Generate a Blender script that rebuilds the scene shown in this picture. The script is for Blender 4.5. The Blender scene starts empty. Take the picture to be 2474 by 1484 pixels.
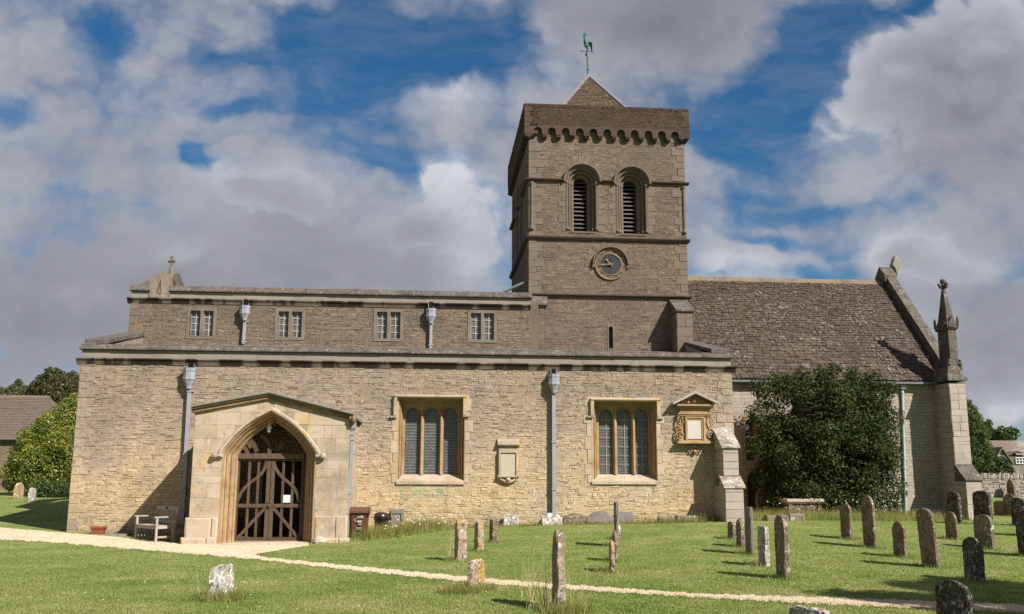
import bpy, math, random
import numpy as np
from mathutils import Vector, Matrix
from mathutils.geometry import tessellate_polygon
random.seed(7)
RNG = np.random.default_rng(7)
scn = bpy.context.scene
COL = scn.collection
rad = math.radians
R = random.random
def U(a, b): return a + (b - a) * random.random()

# ------------------------------------------------------------------ camera
FPX, PITCH, YAW, ROLL, EYE = 2255.43, 0.179, 0.0846, 0.0034, 1.6
rt0 = Vector((math.cos(YAW), -math.sin(YAW), 0))
FW = Vector((math.sin(YAW)*math.cos(PITCH), math.cos(YAW)*math.cos(PITCH), math.sin(PITCH)))
up0 = rt0.cross(FW)
RT = rt0*math.cos(ROLL) + up0*math.sin(ROLL)
UP = up0*math.cos(ROLL) - rt0*math.sin(ROLL)
CAM = Vector((0, 0, EYE))
def ray(u, v): return FW + RT*((u-1236.5)/FPX) - UP*((v-742)/FPX)
def P(u, v, Y):
    d = ray(u, v); return CAM + d*(Y/d.y)
def PX(u, v, Y): return P(u, v, Y).x
def PZ(u, v, Y): return P(u, v, Y).z
cd = bpy.data.cameras.new('camera'); cam = bpy.data.objects.new('camera', cd); COL.objects.link(cam)
cam.matrix_world = Matrix(((RT.x, UP.x, -FW.x, CAM.x), (RT.y, UP.y, -FW.y, CAM.y), (RT.z, UP.z, -FW.z, CAM.z), (0, 0, 0, 1)))
cd.sensor_width = 36; cd.lens = 36*FPX/2473; cd.clip_end = 5000; cd.clip_start = .05
scn.camera = cam

# ------------------------------------------------------------------ ground height: thin plate spline through surveyed spots
CTRL = np.array([(-10.3, 28.4, -.01), (-8.3, 28.4, -.08), (-6.4, 27.5, -.18), (-6.2, 25.1, -.13), (-4.2, 25, -.12), (-2.1, 25.1, -.10), (-.5, 28.4, .08),
    (3.2, 28.4, .17), (8.3, 28.4, .26), (9, 27.2, .33), (13, 29.5, .3), (16.8, 32.5, .21), (18.5, 31.3, .19), (0, 4, 0), (-8, 12, 0), (0, 12, 0), (8, 12, 0), (0, 18, 0),
    (8, 18, .02), (-8, 18, -.04), (13, 22, .08), (3, 23, .05), (-20, 45, .55), (-30, 60, .8), (22, 45, .35), (35, 60, .5), (0, 60, .7), (-14, 30, .03), (-18, 20, .0), (22, 20, .1)])
def _tps(r): return np.where(r > 1e-9, r*r*np.log(np.maximum(r, 1e-9)), 0)
_n = len(CTRL)
_K = _tps(np.linalg.norm(CTRL[:, None, :2]-CTRL[None, :, :2], axis=2)) + np.eye(_n)*2.0
_A = np.zeros((_n+3, _n+3)); _A[:_n, :_n] = _K; _A[:_n, _n] = 1; _A[:_n, _n+1:_n+3] = CTRL[:, :2]; _A[_n:, :_n] = _A[:_n, _n:].T
_W = np.linalg.solve(_A, np.concatenate([CTRL[:, 2], np.zeros(3)]))
def gh(x, y):
    x = np.clip(np.asarray(x, float), -36, 36); y = np.clip(np.asarray(y, float), 4, 62)
    r = np.sqrt((x[..., None]-CTRL[:, 0])**2 + (y[..., None]-CTRL[:, 1])**2)
    return _tps(r) @ _W[:_n] + _W[_n] + _W[_n+1]*x + _W[_n+2]*y
def g(x, y): return float(gh(x, y))
def G(u, v):
    d = ray(u, v); t = 60.0
    lo, hi = 5.0, 200.0
    for _ in range(60):
        m = (lo+hi)/2; p = CAM + d*m
        if p.z > g(p.x, p.y): lo = m
        else: hi = m
    return CAM + d*lo

# ------------------------------------------------------------------ node helpers
class NT:
    def __init__(s, tree): s.t = tree; s.n = tree.nodes; s.l = tree.links
    def new(s, typ, **kw):
        o = s.n.new(typ)
        for k, v in kw.items(): setattr(o, k, v)
        return o
    def link(s, a, b): s.l.new(a, b)
    def put(s, sock, v):
        if isinstance(v, bpy.types.NodeSocket): s.l.new(v, sock)
        else:
            if sock.type == 'RGBA' and len(v) == 3: v = (*v, 1)
            sock.default_value = v
    def math(s, op, a, b=None, c=None, clamp=False):
        o = s.new('ShaderNodeMath', operation=op, use_clamp=clamp); s.put(o.inputs[0], a)
        if b is not None: s.put(o.inputs[1], b)
        if c is not None: s.put(o.inputs[2], c)
        return o.outputs[0]
    def vm(s, op, a, b=None, out=0):
        o = s.new('ShaderNodeVectorMath', operation=op); s.put(o.inputs[0], a)
        if b is not None: s.put(o.inputs[1], b)
        return o.outputs[out]
    def mix(s, f, a, b, mode='MIX'):
        o = s.new('ShaderNodeMix', data_type='RGBA', blend_type=mode); s.put(o.inputs[0], f); s.put(o.inputs[6], a); s.put(o.inputs[7], b); return o.outputs[2]
    def noise(s, vec, scale, detail=4, rough=.55, dist=0, col=False):
        o = s.new('ShaderNodeTexNoise'); s.put(o.inputs['Vector'], vec); o.inputs['Scale'].default_value = scale; o.inputs['Detail'].default_value = detail
        o.inputs['Roughness'].default_value = rough; o.inputs['Distortion'].default_value = dist; return o.outputs['Color' if col else 'Fac']
    def rng(s, v, a, b, c=0, d=1, smooth=True):
        o = s.new('ShaderNodeMapRange', interpolation_type='SMOOTHSTEP' if smooth else 'LINEAR'); s.put(o.inputs['Value'], v)
        for k, x in zip(('From Min', 'From Max', 'To Min', 'To Max'), (a, b, c, d)): o.inputs[k].default_value = x
        return o.outputs[0]
    def ramp(s, f, stops, interp='LINEAR'):
        o = s.new('ShaderNodeValToRGB'); s.put(o.inputs[0], f); e = o.color_ramp; e.interpolation = interp
        while len(e.elements) < len(stops): e.elements.new(.5)
        for el, (p, c) in zip(e.elements, stops): el.position = p; el.color = (*c, 1)
        return o.outputs[0]

def base_mat(name, rough=.9, spec=.2, metal=0):
    m = bpy.data.materials.new(name); m.use_nodes = True; nt = NT(m.node_tree); b = m.node_tree.nodes['Principled BSDF']
    b.inputs['Roughness'].default_value = rough; b.inputs['Metallic'].default_value = metal; b.inputs['Specular IOR Level'].default_value = spec
    return m, nt, b
def coords(nt, rand=False):
    tc = nt.new('ShaderNodeTexCoord').outputs['Object']
    if rand:
        oi = nt.new('ShaderNodeObjectInfo').outputs['Random']
        tc = nt.vm('ADD', tc, nt_scale(nt, oi))
    return tc
def nt_scale(nt, f):
    o = nt.new('ShaderNodeCombineXYZ')
    nt.put(o.inputs[0], nt.math('MULTIPLY', f, 31.)); nt.put(o.inputs[1], nt.math('MULTIPLY', f, 57.)); nt.put(o.inputs[2], nt.math('MULTIPLY', f, 13.)); return o.outputs[0]
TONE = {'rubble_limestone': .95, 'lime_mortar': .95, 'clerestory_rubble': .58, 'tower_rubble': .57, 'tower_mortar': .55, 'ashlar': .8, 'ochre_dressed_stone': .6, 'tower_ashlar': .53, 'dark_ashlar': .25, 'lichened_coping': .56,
    'smooth_grey_stone': .55, 'blackened_string_stone': .7, 'parapet_brick': .5, 'stone_slates': .46, 'ridge_stone': .6, 'pyramid_tiles': .42, 'pale_ashlar': .68, 'pale_mortar': .62, 'pale_gravestone': 1.1, 'brown_gravestone': .98, 'blotched_gravestone': 1.1, 'gravel': .92}
HUE = {'rubble_limestone': (.985, .935, 1.), 'lime_mortar': (.985, .935, 1.), 'tower_rubble': (1.02, .93, .95), 'tower_mortar': (1.02, .93, .95), 'tower_ashlar': (.98, .93, .94), 'pyramid_tiles': (.85, .92, .95), 'parapet_brick': (.95, .97, 1), 'dark_ashlar': (1.04, .9, .9), 'clerestory_rubble': (.98, .93, .99), 'ashlar': (.97, .93, 1.04), 'gravel': (1.2, 1.17, 1.2), 'ochre_dressed_stone': (.95, .9, .95)}
def stone(name, ramp, island=True, mott=(3, .35), fine=(30, .25), grime=(), specks=(), bump=.35, bscale=35, rough=.95, rand=False, extra=None, bdist=.02):
    """procedural stone: tone per stone (island), soft mottling, grime patches, lichen specks, grainy relief"""
    m, nt, b = base_mat(name, rough, .12); tk = TONE.get(name, .8); hu = HUE.get(name, (1, 1, 1.06)); ramp = [tuple(x*tk*h for x, h in zip(c, hu)) for c in ramp]; grime = [(tuple(x*tk for x in c), *r) for c, *r in grime]; specks = [(tuple(x*(.25+.6*tk) for x in c), *r) for c, *r in specks]
    co = coords(nt, rand)
    n1 = nt.noise(co, mott[0], 5, .6)
    if island:
        r = nt.new('ShaderNodeNewGeometry').outputs['Random Per Island']
        f = nt.math('ADD', nt.math('MULTIPLY', r, 1-mott[1]), nt.math('MULTIPLY', nt.rng(n1, .3, .7), mott[1]))
    else: f = nt.rng(n1, .28, .72)
    k = len(ramp)
    c = nt.ramp(f, [(i/(k-1), x) for i, x in enumerate(ramp)])
    for col, sc, lo, hi, amt in grime:
        q = nt.rng(nt.noise(co, sc, 6, .65, .3), lo, hi, 0, amt); c = nt.mix(q, c, col)
    n2 = nt.noise(co, fine[0], 6, .7)
    c = nt.mix(1., c, nt.ramp(n2, [(.25, (1-fine[1],)*3), (.75, (1+fine[1],)*3)]), 'MULTIPLY')
    for col, sc, lo, hi, amt in specks:
        q = nt.rng(nt.noise(co, sc, 3, .6, .8), lo, hi, 0, amt); c = nt.mix(q, c, col)
    if extra: c = extra(nt, co, c)
    nt.put(b.inputs['Base Color'], c)
    h = nt.math('ADD', nt.noise(co, bscale, 8, .7), nt.math('MULTIPLY', n1, .6))
    bp = nt.new('ShaderNodeBump'); bp.inputs['Strength'].default_value = bump; bp.inputs['Distance'].default_value = bdist; nt.put(bp.inputs['Height'], h); nt.put(b.inputs['Normal'], bp.outputs[0])
    return m
def plain(name, col, rough=.6, spec=.3, metal=0, var=.15, scale=12, bump=0, island=0, stretch=None):
    m, nt, b = base_mat(name, rough, spec, metal); co = coords(nt); col = tuple(x*.72 for x in col)
    if stretch: co = nt.vm('MULTIPLY', co, stretch)
    n = nt.noise(co, scale, 6, .65)
    c = nt.mix(1., (*col, 1), nt.ramp(n, [(.3, (1-var,)*3), (.7, (1+var,)*3)]), 'MULTIPLY')
    if island:
        r = nt.new('ShaderNodeNewGeometry').outputs['Random Per Island']; c = nt.mix(1., c, nt.ramp(r, [(0, (1-island,)*3), (1, (1+island,)*3)]), 'MULTIPLY')
    nt.put(b.inputs['Base Color'], c)
    if bump:
        bp = nt.new('ShaderNodeBump'); bp.inputs['Strength'].default_value = bump; bp.inputs['Distance'].default_value = .01; nt.put(bp.inputs['Height'], n); nt.put(b.inputs['Normal'], bp.outputs[0])
    return m

# ------------------------------------------------------------------ mesh builder
class MB:
    def __init__(s, M=None, mat=0): s.v = []; s.f = []; s.m = []; s.M = M or (lambda u, z, d: (u, d, z)); s.mat = mat
    def add(s, pts, faces, mat=None):
        o = len(s.v); s.v.extend(pts)
        for f in faces: s.f.append([i+o for i in f]); s.m.append(s.mat if mat is None else mat)
    def face(s, pts, mat=None): s.add([tuple(p) for p in pts], [list(range(len(pts)))], mat)
    def box(s, x0, x1, y0, y1, z0, z1, mat=None):
        p = [(x, y, z) for z in (z0, z1) for y in (y0, y1) for x in (x0, x1)]
        s.add(p, [(0, 2, 3, 1), (4, 5, 7, 6), (0, 1, 5, 4), (2, 6, 7, 3), (0, 4, 6, 2), (1, 3, 7, 5)], mat)
    def mbox(s, u0, u1, z0, z1, d0, d1, mat=None, ch=0):
        """box in wall coordinates (u along, z up, d outwards); ch chamfers the outer edges"""
        b = [(u0, z0), (u1, z0), (u1, z1), (u0, z1)]
        pts = [s.M(u, z, d0) for u, z in b]
        if ch:
            pts += [s.M(u, z, d1-ch) for u, z in b]
            i = [(u0+ch, z0+ch), (u1-ch, z0+ch), (u1-ch, z1-ch), (u0+ch, z1-ch)]
            pts += [s.M(u, z, d1) for u, z in i]
            fs = [(3, 2, 1, 0), (8, 9, 10, 11)] + [(k+a, k+(a+1) % 4, k+4+(a+1) % 4, k+4+a) for k in (0, 4) for a in range(4)]
        else:
            pts += [s.M(u, z, d1) for u, z in b]
            fs = [(3, 2, 1, 0), (4, 5, 6, 7)] + [(a, (a+1) % 4, 4+(a+1) % 4, 4+a) for a in range(4)]
        s.add(pts, fs, mat)
    def plate(s, outer, holes, d0, d1, mat=None, sides=True, back=True):
        """flat plate in wall coordinates with holes, from depth d0 (back) to d1 (front)"""
        loops = [[Vector((u, z, 0)) for u, z in L] for L in [outer]+list(holes)]
        tri = tessellate_polygon(loops); flat = [(p.x, p.y) for L in loops for p in L]
        s.add([s.M(u, z, d1) for u, z in flat], [tuple(t) for t in tri], mat)
        if back and d0 != d1: s.add([s.M(u, z, d0) for u, z in flat], [tuple(reversed(t)) for t in tri], mat)
        if sides and d0 != d1:
            for L in [outer]+list(holes):
                n = len(L); s.add([s.M(u, z, d1) for u, z in L]+[s.M(u, z, d0) for u, z in L], [(i, (i+1) % n, n+(i+1) % n, n+i) for i in range(n)], mat)
    def loft(s, outs, ds, mat=None, closed=False):
        n = len(outs[0]); pts = [s.M(u, z, d) for L, d in zip(outs, ds) for u, z in L]; fs = []
        for k in range(len(outs)-1):
            for i in range(n if closed else n-1): fs.append((k*n+i, k*n+(i+1) % n, (k+1)*n+(i+1) % n, (k+1)*n+i))
        s.add(pts, fs, mat)
    def strip(s, prof, u0, u1, mat=None, caps=True):
        """extrude a (d,z) profile along u"""
        n = len(prof); pts = [s.M(u0, z, d) for d, z in prof]+[s.M(u1, z, d) for d, z in prof]
        fs = [(i, (i+1) % n, n+(i+1) % n, n+i) for i in range(n)]
        if caps: fs += [tuple(range(n)), tuple(range(2*n-1, n-1, -1))]
        s.add(pts, fs, mat)
    def tube(s, path, r, n=8, mat=None, cap=True, sq=None):
        path = [Vector(p) for p in path]; k = len(path); rs = r if isinstance(r, (list, tuple)) else [r]*k
        o = []; ref = Vector((0, 0, 1))
        for i, p in enumerate(path):
            t = (path[min(i+1, k-1)]-path[max(i-1, 0)]).normalized()
            rf = ref if abs(t.dot(ref)) < .95 else Vector((0, 1, 0))
            a = t.cross(rf).normalized(); b = a.cross(t)
            for j in range(n):
                an = 2*math.pi*(j+.5)/n; o.append(tuple(p+(a*math.cos(an)+b*math.sin(an))*rs[i]))
        fs = [(i*n+j, i*n+(j+1) % n, (i+1)*n+(j+1) % n, (i+1)*n+j) for i in range(k-1) for j in range(n)]
        if cap: fs += [tuple(range(n-1, -1, -1)), tuple(range((k-1)*n, k*n))]
        s.add(o, fs, mat)
    def lathe(s, prof, c, n=12, mat=None, rot=0, sx=1, sy=1):
        k = len(prof); o = []
        for r, z in prof:
            for j in range(n):
                a = 2*math.pi*j/n+rot; o.append((c[0]+r*math.cos(a)*sx, c[1]+r*math.sin(a)*sy, c[2]+z))
        fs = [(i*n+j, i*n+(j+1) % n, (i+1)*n+(j+1) % n, (i+1)*n+j) for i in range(k-1) for j in range(n)]
        fs += [tuple(range(n-1, -1, -1)), tuple(range((k-1)*n, k*n))]; s.add(o, fs, mat)
    def build(s, name, mats, parent=None, smooth=False, bevel=0, local=False):
        me = bpy.data.meshes.new(name); off = Vector((0, 0, 0))
        if parent is not None and not local:
            q = parent
            while q is not None: off += q.location; q = q.parent
        me.from_pydata([(x-off.x, y-off.y, z-off.z) for x, y, z in s.v], [], s.f)
        mats = mats if isinstance(mats, (list, tuple)) else [mats]
        for m in mats: me.materials.append(m)
        if len(mats) > 1: me.polygons.foreach_set('material_index', s.m)
        if smooth: me.polygons.foreach_set('use_smooth', [True]*len(me.polygons))
        me.update(); o = bpy.data.objects.new(name, me); COL.objects.link(o)
        if parent is not None: o.parent = parent
        if bevel:
            bv = o.modifiers.new('bevel', 'BEVEL'); bv.width = bevel; bv.segments = 2; bv.limit_method = 'ANGLE'
        return o
def south(Y): return lambda u, z, d: (u, Y-d, z)
def west(X): return lambda u, z, d: (X-d, u, z)
def tag(o, label=None, cat=None, group=None, kind=None):
    if label: o['label'] = label
    if cat: o['category'] = cat
    if group: o['group'] = group
    if kind: o['kind'] = kind
    return o
def thing(name, loc, label, cat, group=None, rz=0):
    o = bpy.data.objects.new(name, None); COL.objects.link(o); o.location = loc; o.rotation_euler = (0, 0, rz); o.empty_display_size = .3
    return tag(o, label, cat, group)
def dup(o, parent):
    c = o.copy(); COL.objects.link(c); c.parent = parent
    for ch in list(o.children): dup(ch, c)
    return c

def wob(u, z): return .016*math.sin(1.3*u+2.1*z)+.011*math.sin(3.7*u-1.1*z)+.006*math.sin(9.1*u+4*z)
def stones(mb, u0, u1, z0, z1, ch=(.09, .15), cw=(.16, .46), pr=(.008, .03), holes=(), gap=.012, jit=.006, inset=.008, mat=0, wobble=1., sneck=.1, topf=None):
    """irregular coursed stones laid on the wall plane; holes are functions (za, zb) -> (ua, ub) or None"""
    z = z0; M = mb.M
    while z < z1-.02:
        zt = min(z+U(*ch), z1)
        if z1-zt < ch[0]*.5: zt = z1
        ivs = [(u0, u1)]
        for h in holes:
            q = h(z, zt)
            if not q: continue
            nv = []
            for a, b in ivs:
                if q[1] <= a or q[0] >= b: nv.append((a, b)); continue
                if q[0]-a > .03: nv.append((a, q[0]))
                if b-q[1] > .03: nv.append((q[1], b))
            ivs = nv
        for a, b in ivs:
            u = a
            while u < b-1e-4:
                w = U(*cw)
                if R() < .15: w *= .55
                ue = u+w
                if b-ue < cw[0]*.6: ue = b
                ue = min(ue, b)
                parts = [(z, zt)]
                if R() < sneck and zt-z > .1: zm = z+(zt-z)*U(.4, .6); parts = [(z, zm), (zm, zt)]
                for za, zb in parts:
                    if topf and min(topf(u), topf(ue)) < za+.05: continue
                    gq = gap*(U(.25, .9) if R() < .8 else U(1, 2.2))/2; p = pr[0]+(pr[1]-pr[0])*R()**2; tl = U(-1, 1)*jit*.9; tm = U(-.3, 1)*jit
                    c = [(u+gq, za+gq), (ue-gq, za+gq), (ue-gq, zb-gq), (u+gq, zb-gq)]
                    i = inset
                    if topf: c = [(x, min(y, topf(x)-gq)) for x, y in c]
                    fc = [(u+gq+i, za+gq+i), (ue-gq-i, za+gq+i), (ue-gq-i, c[2][1]-i), (u+gq+i, c[3][1]-i)]
                    pts = [M(x, y+wob(x, y)*wobble, -.01) for x, y in c]
                    pts += [M(x+U(-jit, jit), y+U(-jit, jit)+wob(x, y)*wobble, max(.0015, p+U(-jit, jit)*.45+(tl if x > u+gq+i*2 else -tl)+(tm if y > za+gq+i*2 else -tm))) for x, y in fc]
                    mb.add(pts, [(4, 5, 6, 7), (0, 1, 5, 4), (1, 2, 6, 5), (2, 3, 7, 6), (3, 0, 4, 7)], mat)
                u = ue
        z = zt
def rect_hole(a, b, za, zb): return lambda z, zt: (a, b) if (zt > za+.01 and z < zb-.01) else None
AT = [(1, 0), (.965, .1), (.885, .226), (.69, .48), (.40, .75), (0, 1.0)]
def pointed(cx, zs, w, h, zb=None, n=7):
    """pointed arch outline, left foot over the apex to the right foot"""
    half = []
    for k in range(len(AT)-1):
        p0 = AT[max(k-1, 0)]; p1 = AT[k]; p2 = AT[k+1]; p3 = AT[min(k+2, len(AT)-1)]
        for j in range(3):
            t = j/3; q = []
            for e in (0, 1): q.append(.5*((2*p1[e])+(-p0[e]+p2[e])*t+(2*p0[e]-5*p1[e]+4*p2[e]-p3[e])*t*t+(-p0[e]+3*p1[e]-3*p2[e]+p3[e])*t**3))
            half.append(q)
    half.append([0, 1])
    L = [(cx-x*w, zs+y*h) for x, y in half]; Rr = [(cx+x*w, zs+y*h) for x, y in reversed(half[:-1])]
    out = L+Rr
    if zb is not None: out = [(cx-w, zb)]+out+[(cx+w, zb)]
    return out
def roundarch(cx, zs, r, zb=None, n=20):
    out = [(cx-r*math.cos(math.pi*i/n), zs+r*math.sin(math.pi*i/n)) for i in range(n+1)]
    if zb is not None: out = [(cx-r, zb)]+out+[(cx+r, zb)]
    return out
def arch_hole(cx, zs, w, h, zb, rnd=False):
    def f(z, zt):
        if zt < zb or z > zs+h: return None
        if z <= zs: return (cx-w, cx+w)
        y = (z-zs)/h
        if rnd: x = math.sqrt(max(0, 1-y*y))
        else:
            x = 0
            for (xa, ya), (xb, yb) in zip(AT, AT[1:]):
                if ya <= y <= yb: x = xa+(xb-xa)*(y-ya)/(yb-ya)
        return (cx-w*x, cx+w*x) if x > .02 else None
    return f

# ------------------------------------------------------------------ materials
def aisle_stain(nt, co, c):
    s = nt.new('ShaderNodeSeparateXYZ'); nt.put(s.inputs[0], co)
    # warm ochre lower courses, grey weathered upper courses (ragged boundary), green copper run-off under one window
    n = nt.noise(co, .55, 5, .6)
    hz = nt.math('ADD', s.outputs[2], nt.math('MULTIPLY', nt.math('SUBTRACT', n, .5), 4.5))
    c = nt.mix(nt.rng(nt.math('ADD', s.outputs[0], nt.math('MULTIPLY', n, 5.)), -3.5, -8., 0, .55), c, nt.mix(1., c, (.84, .84, .9, 1), 'MULTIPLY'))
    c = nt.mix(nt.rng(hz, 1.6, 4.6, 0, .8), c, nt.mix(1., c, (.7, .7, .72, 1), 'MULTIPLY'))
    c = nt.mix(nt.rng(hz, 3.2, .4, 0, .8), c, nt.mix(1., c, (1.27, 1.22, .97, 1), 'MULTIPLY'))
    st = nt.noise(nt.vm('MULTIPLY', co, (2.6, 1, .22)), 1.3, 5, .6); c = nt.mix(nt.rng(st, .56, .74, 0, .4), c, (.2, .17, .13))
    dmp = nt.math('MULTIPLY', nt.rng(nt.math('ADD', s.outputs[2], nt.math('MULTIPLY', n, .6)), .95, .35), nt.rng(nt.noise(co, 2.6, 4, .6), .38, .58)); c = nt.mix(nt.math('MULTIPLY', dmp, .5), c, (.17, .15, .1))
    n3 = nt.noise(nt.vm('MULTIPLY', co, (1, 1, .35)), 3.2, 4, .6)
    gx = nt.math('MULTIPLY', nt.rng(s.outputs[0], -1.15, -.8), nt.rng(s.outputs[0], 1.1, .5)); gz = nt.math('MULTIPLY', nt.rng(s.outputs[2], .6, 1.3), nt.rng(s.outputs[2], 1.9, 1.6))
    gm = nt.math('MULTIPLY', nt.math('MULTIPLY', gx, gz), nt.rng(n3, .42, .58)); c = nt.mix(nt.math('MULTIPLY', gm, .6), c, (.27, .38, .24))
    return c
RB = [(.29, .235, .16), (.37, .30, .195), (.41, .335, .22), (.38, .315, .215), (.45, .375, .255), (.345, .29, .205), (.42, .32, .185), (.49, .42, .3)]
M_rubble = stone('rubble_limestone', RB, True, (2.5, .45), (22, .38), [((.24, .21, .175), .9, .46, .68, .7), ((.36, .32, .26), .5, .52, .66, .6), ((.17, .14, .105), 5, .55, .68, .6)], [((.62, .57, .47), 11, .66, .72, .7), ((.13, .1, .07), 17, .66, .74, .6)], .75, 16, extra=aisle_stain, bdist=.03)
M_clere = stone('clerestory_rubble', [(.2, .16, .11), (.31, .25, .165), (.36, .28, .17), (.28, .235, .17), (.42, .33, .2), (.34, .28, .2)], True, (2.5, .45), (22, .38), [((.2, .172, .14), .8, .42, .62, .75), ((.12, .1, .075), 5, .56, .7, .5)], [((.6, .56, .48), 12, .65, .71, .75)], .9, 16, bdist=.035)
def streak(nt, co, c):
    q = nt.rng(nt.noise(nt.vm('MULTIPLY', co, (2.2, 2.2, .25)), 1.2, 5, .6), .5, .72, 0, .45)
    return nt.mix(q, c, (.13, .105, .085))
M_tower = stone('tower_rubble', [(.15, .12, .09), (.225, .182, .136), (.275, .222, .165), (.21, .178, .14), (.34, .28, .21), (.25, .198, .135), (.3, .255, .2)], True, (2, .35), (24, .38), [((.15, .125, .1), .6, .45, .7, .5), ((.13, .105, .08), 4, .56, .7, .5)], [((.6, .57, .5), 13, .65, .71, .65)], .8, 20, extra=streak, bdist=.03)
M_mortar = stone('lime_mortar', [(.31, .255, .175), (.39, .325, .225)], False, (3, .5), (30, .3), [], [], .5, 30, extra=aisle_stain)
M_tmortar = stone('tower_mortar', [(.2, .165, .125), (.26, .215, .165)], False, (3, .5), (30, .3), [], [], .5, 30)
M_pmortar = stone('pale_mortar', [(.36, .31, .245), (.43, .37, .3)], False, (3, .5), (30, .2), [], [], .4, 30)
M_ashlar = stone('ashlar', [(.42, .345, .22), (.5, .42, .28), (.54, .46, .32), (.47, .37, .22), (.4, .34, .24)], True, (1.6, .5), (40, .16), [((.27, .235, .19), 1.1, .46, .68, .75), ((.55, .36, .14), 1.4, .55, .67, .7), ((.2, .17, .13), 5, .56, .7, .55)], [((.15, .125, .1), 9, .64, .72, .6), ((.62, .58, .5), 7, .64, .72, .5)], .55, 30)
M_warm = stone('ochre_dressed_stone', [(.44, .29, .13), (.54, .38, .19), (.6, .45, .25), (.5, .35, .16)], False, (1.8, .5), (40, .15), [((.62, .52, .34), 2.3, .5, .7, .6), ((.3, .2, .09), 3, .6, .74, .5)], [], .3, 40)
M_cornice = stone('weathered_shaded_ochre', [(.2, .135, .065), (.28, .195, .1), (.33, .25, .15)], False, (1.8, .5), (36, .3), [((.1, .075, .045), 2, .5, .68, .7)], [], .4, 40)  # ochre with weathering; the cornice's shadow is also put into this darker tone
M_sund = stone('sundial_stone', [(.17, .14, .1), (.24, .195, .145), (.28, .23, .17)], False, (2, .5), (30, .3), [((.12, .1, .075), 2.5, .5, .68, .6)], [((.6, .57, .5), 11, .62, .68, .7)], .5, 36)
M_tash = stone('tower_ashlar', [(.25, .205, .16), (.3, .245, .19), (.275, .23, .185), (.33, .275, .215)], True, (1.6, .5), (40, .16), [((.17, .145, .115), 1.3, .5, .72, .6)], [((.44, .4, .34), 13, .68, .76, .5)], .35, 45)
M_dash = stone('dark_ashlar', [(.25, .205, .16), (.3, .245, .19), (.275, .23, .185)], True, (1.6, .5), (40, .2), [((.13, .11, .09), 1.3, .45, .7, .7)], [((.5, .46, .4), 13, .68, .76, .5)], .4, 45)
M_lich = stone('lichened_coping', [(.115, .098, .08), (.175, .15, .122), (.215, .188, .155)], False, (3, .5), (34, .35), [((.08, .068, .055), 2, .5, .68, .5)], [((.52, .5, .43), 9, .6, .68, .75), ((.4, .22, .06), 5, .66, .72, .7), ((.4, .38, .33), 28, .6, .66, .7)], .7, 30)
M_band = stone('smooth_grey_stone', [(.33, .285, .225), (.4, .35, .285), (.44, .385, .31)], False, (.7, .5), (40, .14), [((.25, .215, .175), 1.5, .5, .7, .5)], [], .25, 40)
M_cfr = stone('clerestory_frame_stone', [(.15, .123, .092), (.195, .165, .125), (.22, .187, .145)], False, (2, .5), (40, .18), [((.15, .125, .1), 1.5, .5, .7, .5)], [], .3, 40)
def soot(nt, co, c):
    w = nt.vm('MULTIPLY', co, (1.6, 1, .4)); q = nt.rng(nt.noise(w, 1.1, 3, .5), .42, .52, .15, .93)
    return nt.mix(q, c, (.018, .014, .011))
M_soot = stone('blackened_string_stone', [(.2, .165, .12), (.28, .23, .17)], False, (3, .5), (34, .25), [], [((.5, .46, .38), 20, .67, .74, .6)], .4, 36, extra=soot)
M_brick = stone('parapet_brick', [(.085, .06, .045), (.14, .088, .062), (.165, .098, .067), (.12, .085, .065), (.19, .125, .09), (.105, .075, .058)], True, (2, .35), (30, .2), [((.085, .07, .056), 1.2, .48, .7, .6)], [((.4, .36, .3), 12, .7, .77, .5)], .4, 36)
def slate_lichen(nt, co, c):
    a = nt.rng(nt.noise(co, .8, 5, .65), .42, .66, .06, 1); q = nt.math('MULTIPLY', a, nt.rng(nt.noise(co, 9, 4, .6, .8), .56, .63)); c = nt.mix(nt.math('MULTIPLY', q, .7), c, (.34, .31, .27))
    return nt.mix(nt.math('MULTIPLY', a, nt.rng(nt.noise(co, 20, 3, .6), .57, .63, 0, .6)), c, (.3, .275, .24))
M_slate = stone('stone_slates', [(.07, .052, .04), (.125, .094, .072), (.16, .123, .095), (.115, .085, .062), (.2, .158, .125), (.15, .1, .062), (.27, .225, .185)], True, (.6, .3), (22, .45), [((.06, .047, .038), .8, .46, .68, .7), ((.2, .13, .07), 1.7, .55, .7, .5)], [((.4, .2, .05), 4, .66, .72, .6)], .7, 24, extra=slate_lichen)
M_ridge = stone('ridge_stone', [(.2, .16, .12), (.28, .23, .17), (.3, .22, .13)], False, (2, .5), (30, .25), [((.36, .2, .06), 2.2, .52, .66, .75)], [((.52, .48, .4), 10, .64, .72, .6)], .5, 30)
M_pyr = stone('pyramid_tiles', [(.13, .085, .058), (.2, .13, .085), (.24, .155, .095), (.17, .115, .08)], True, (2, .3), (26, .3), [], [((.5, .48, .44), 9, .62, .69, .8)], .5, 30)
M_pale = stone('pale_ashlar', [(.4, .34, .265), (.47, .405, .325), (.52, .455, .37), (.44, .375, .3)], True, (2, .4), (36, .15), [((.36, .3, .22), 1, .5, .7, .5)], [], .35, 40)
M_grave = stone('brown_gravestone', [(.1, .072, .047), (.16, .112, .07), (.2, .145, .092)], False, (3, .6), (34, .3), [((.085, .07, .05), 2.4, .5, .68, .6)], [((.5, .48, .42), 11, .58, .64, .8), ((.32, .16, .035), 5, .6, .7, .6), ((.4, .38, .33), 30, .57, .63, .75), ((.06, .045, .03), 7, .58, .68, .6)], .8, 26, rand=True)
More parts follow.
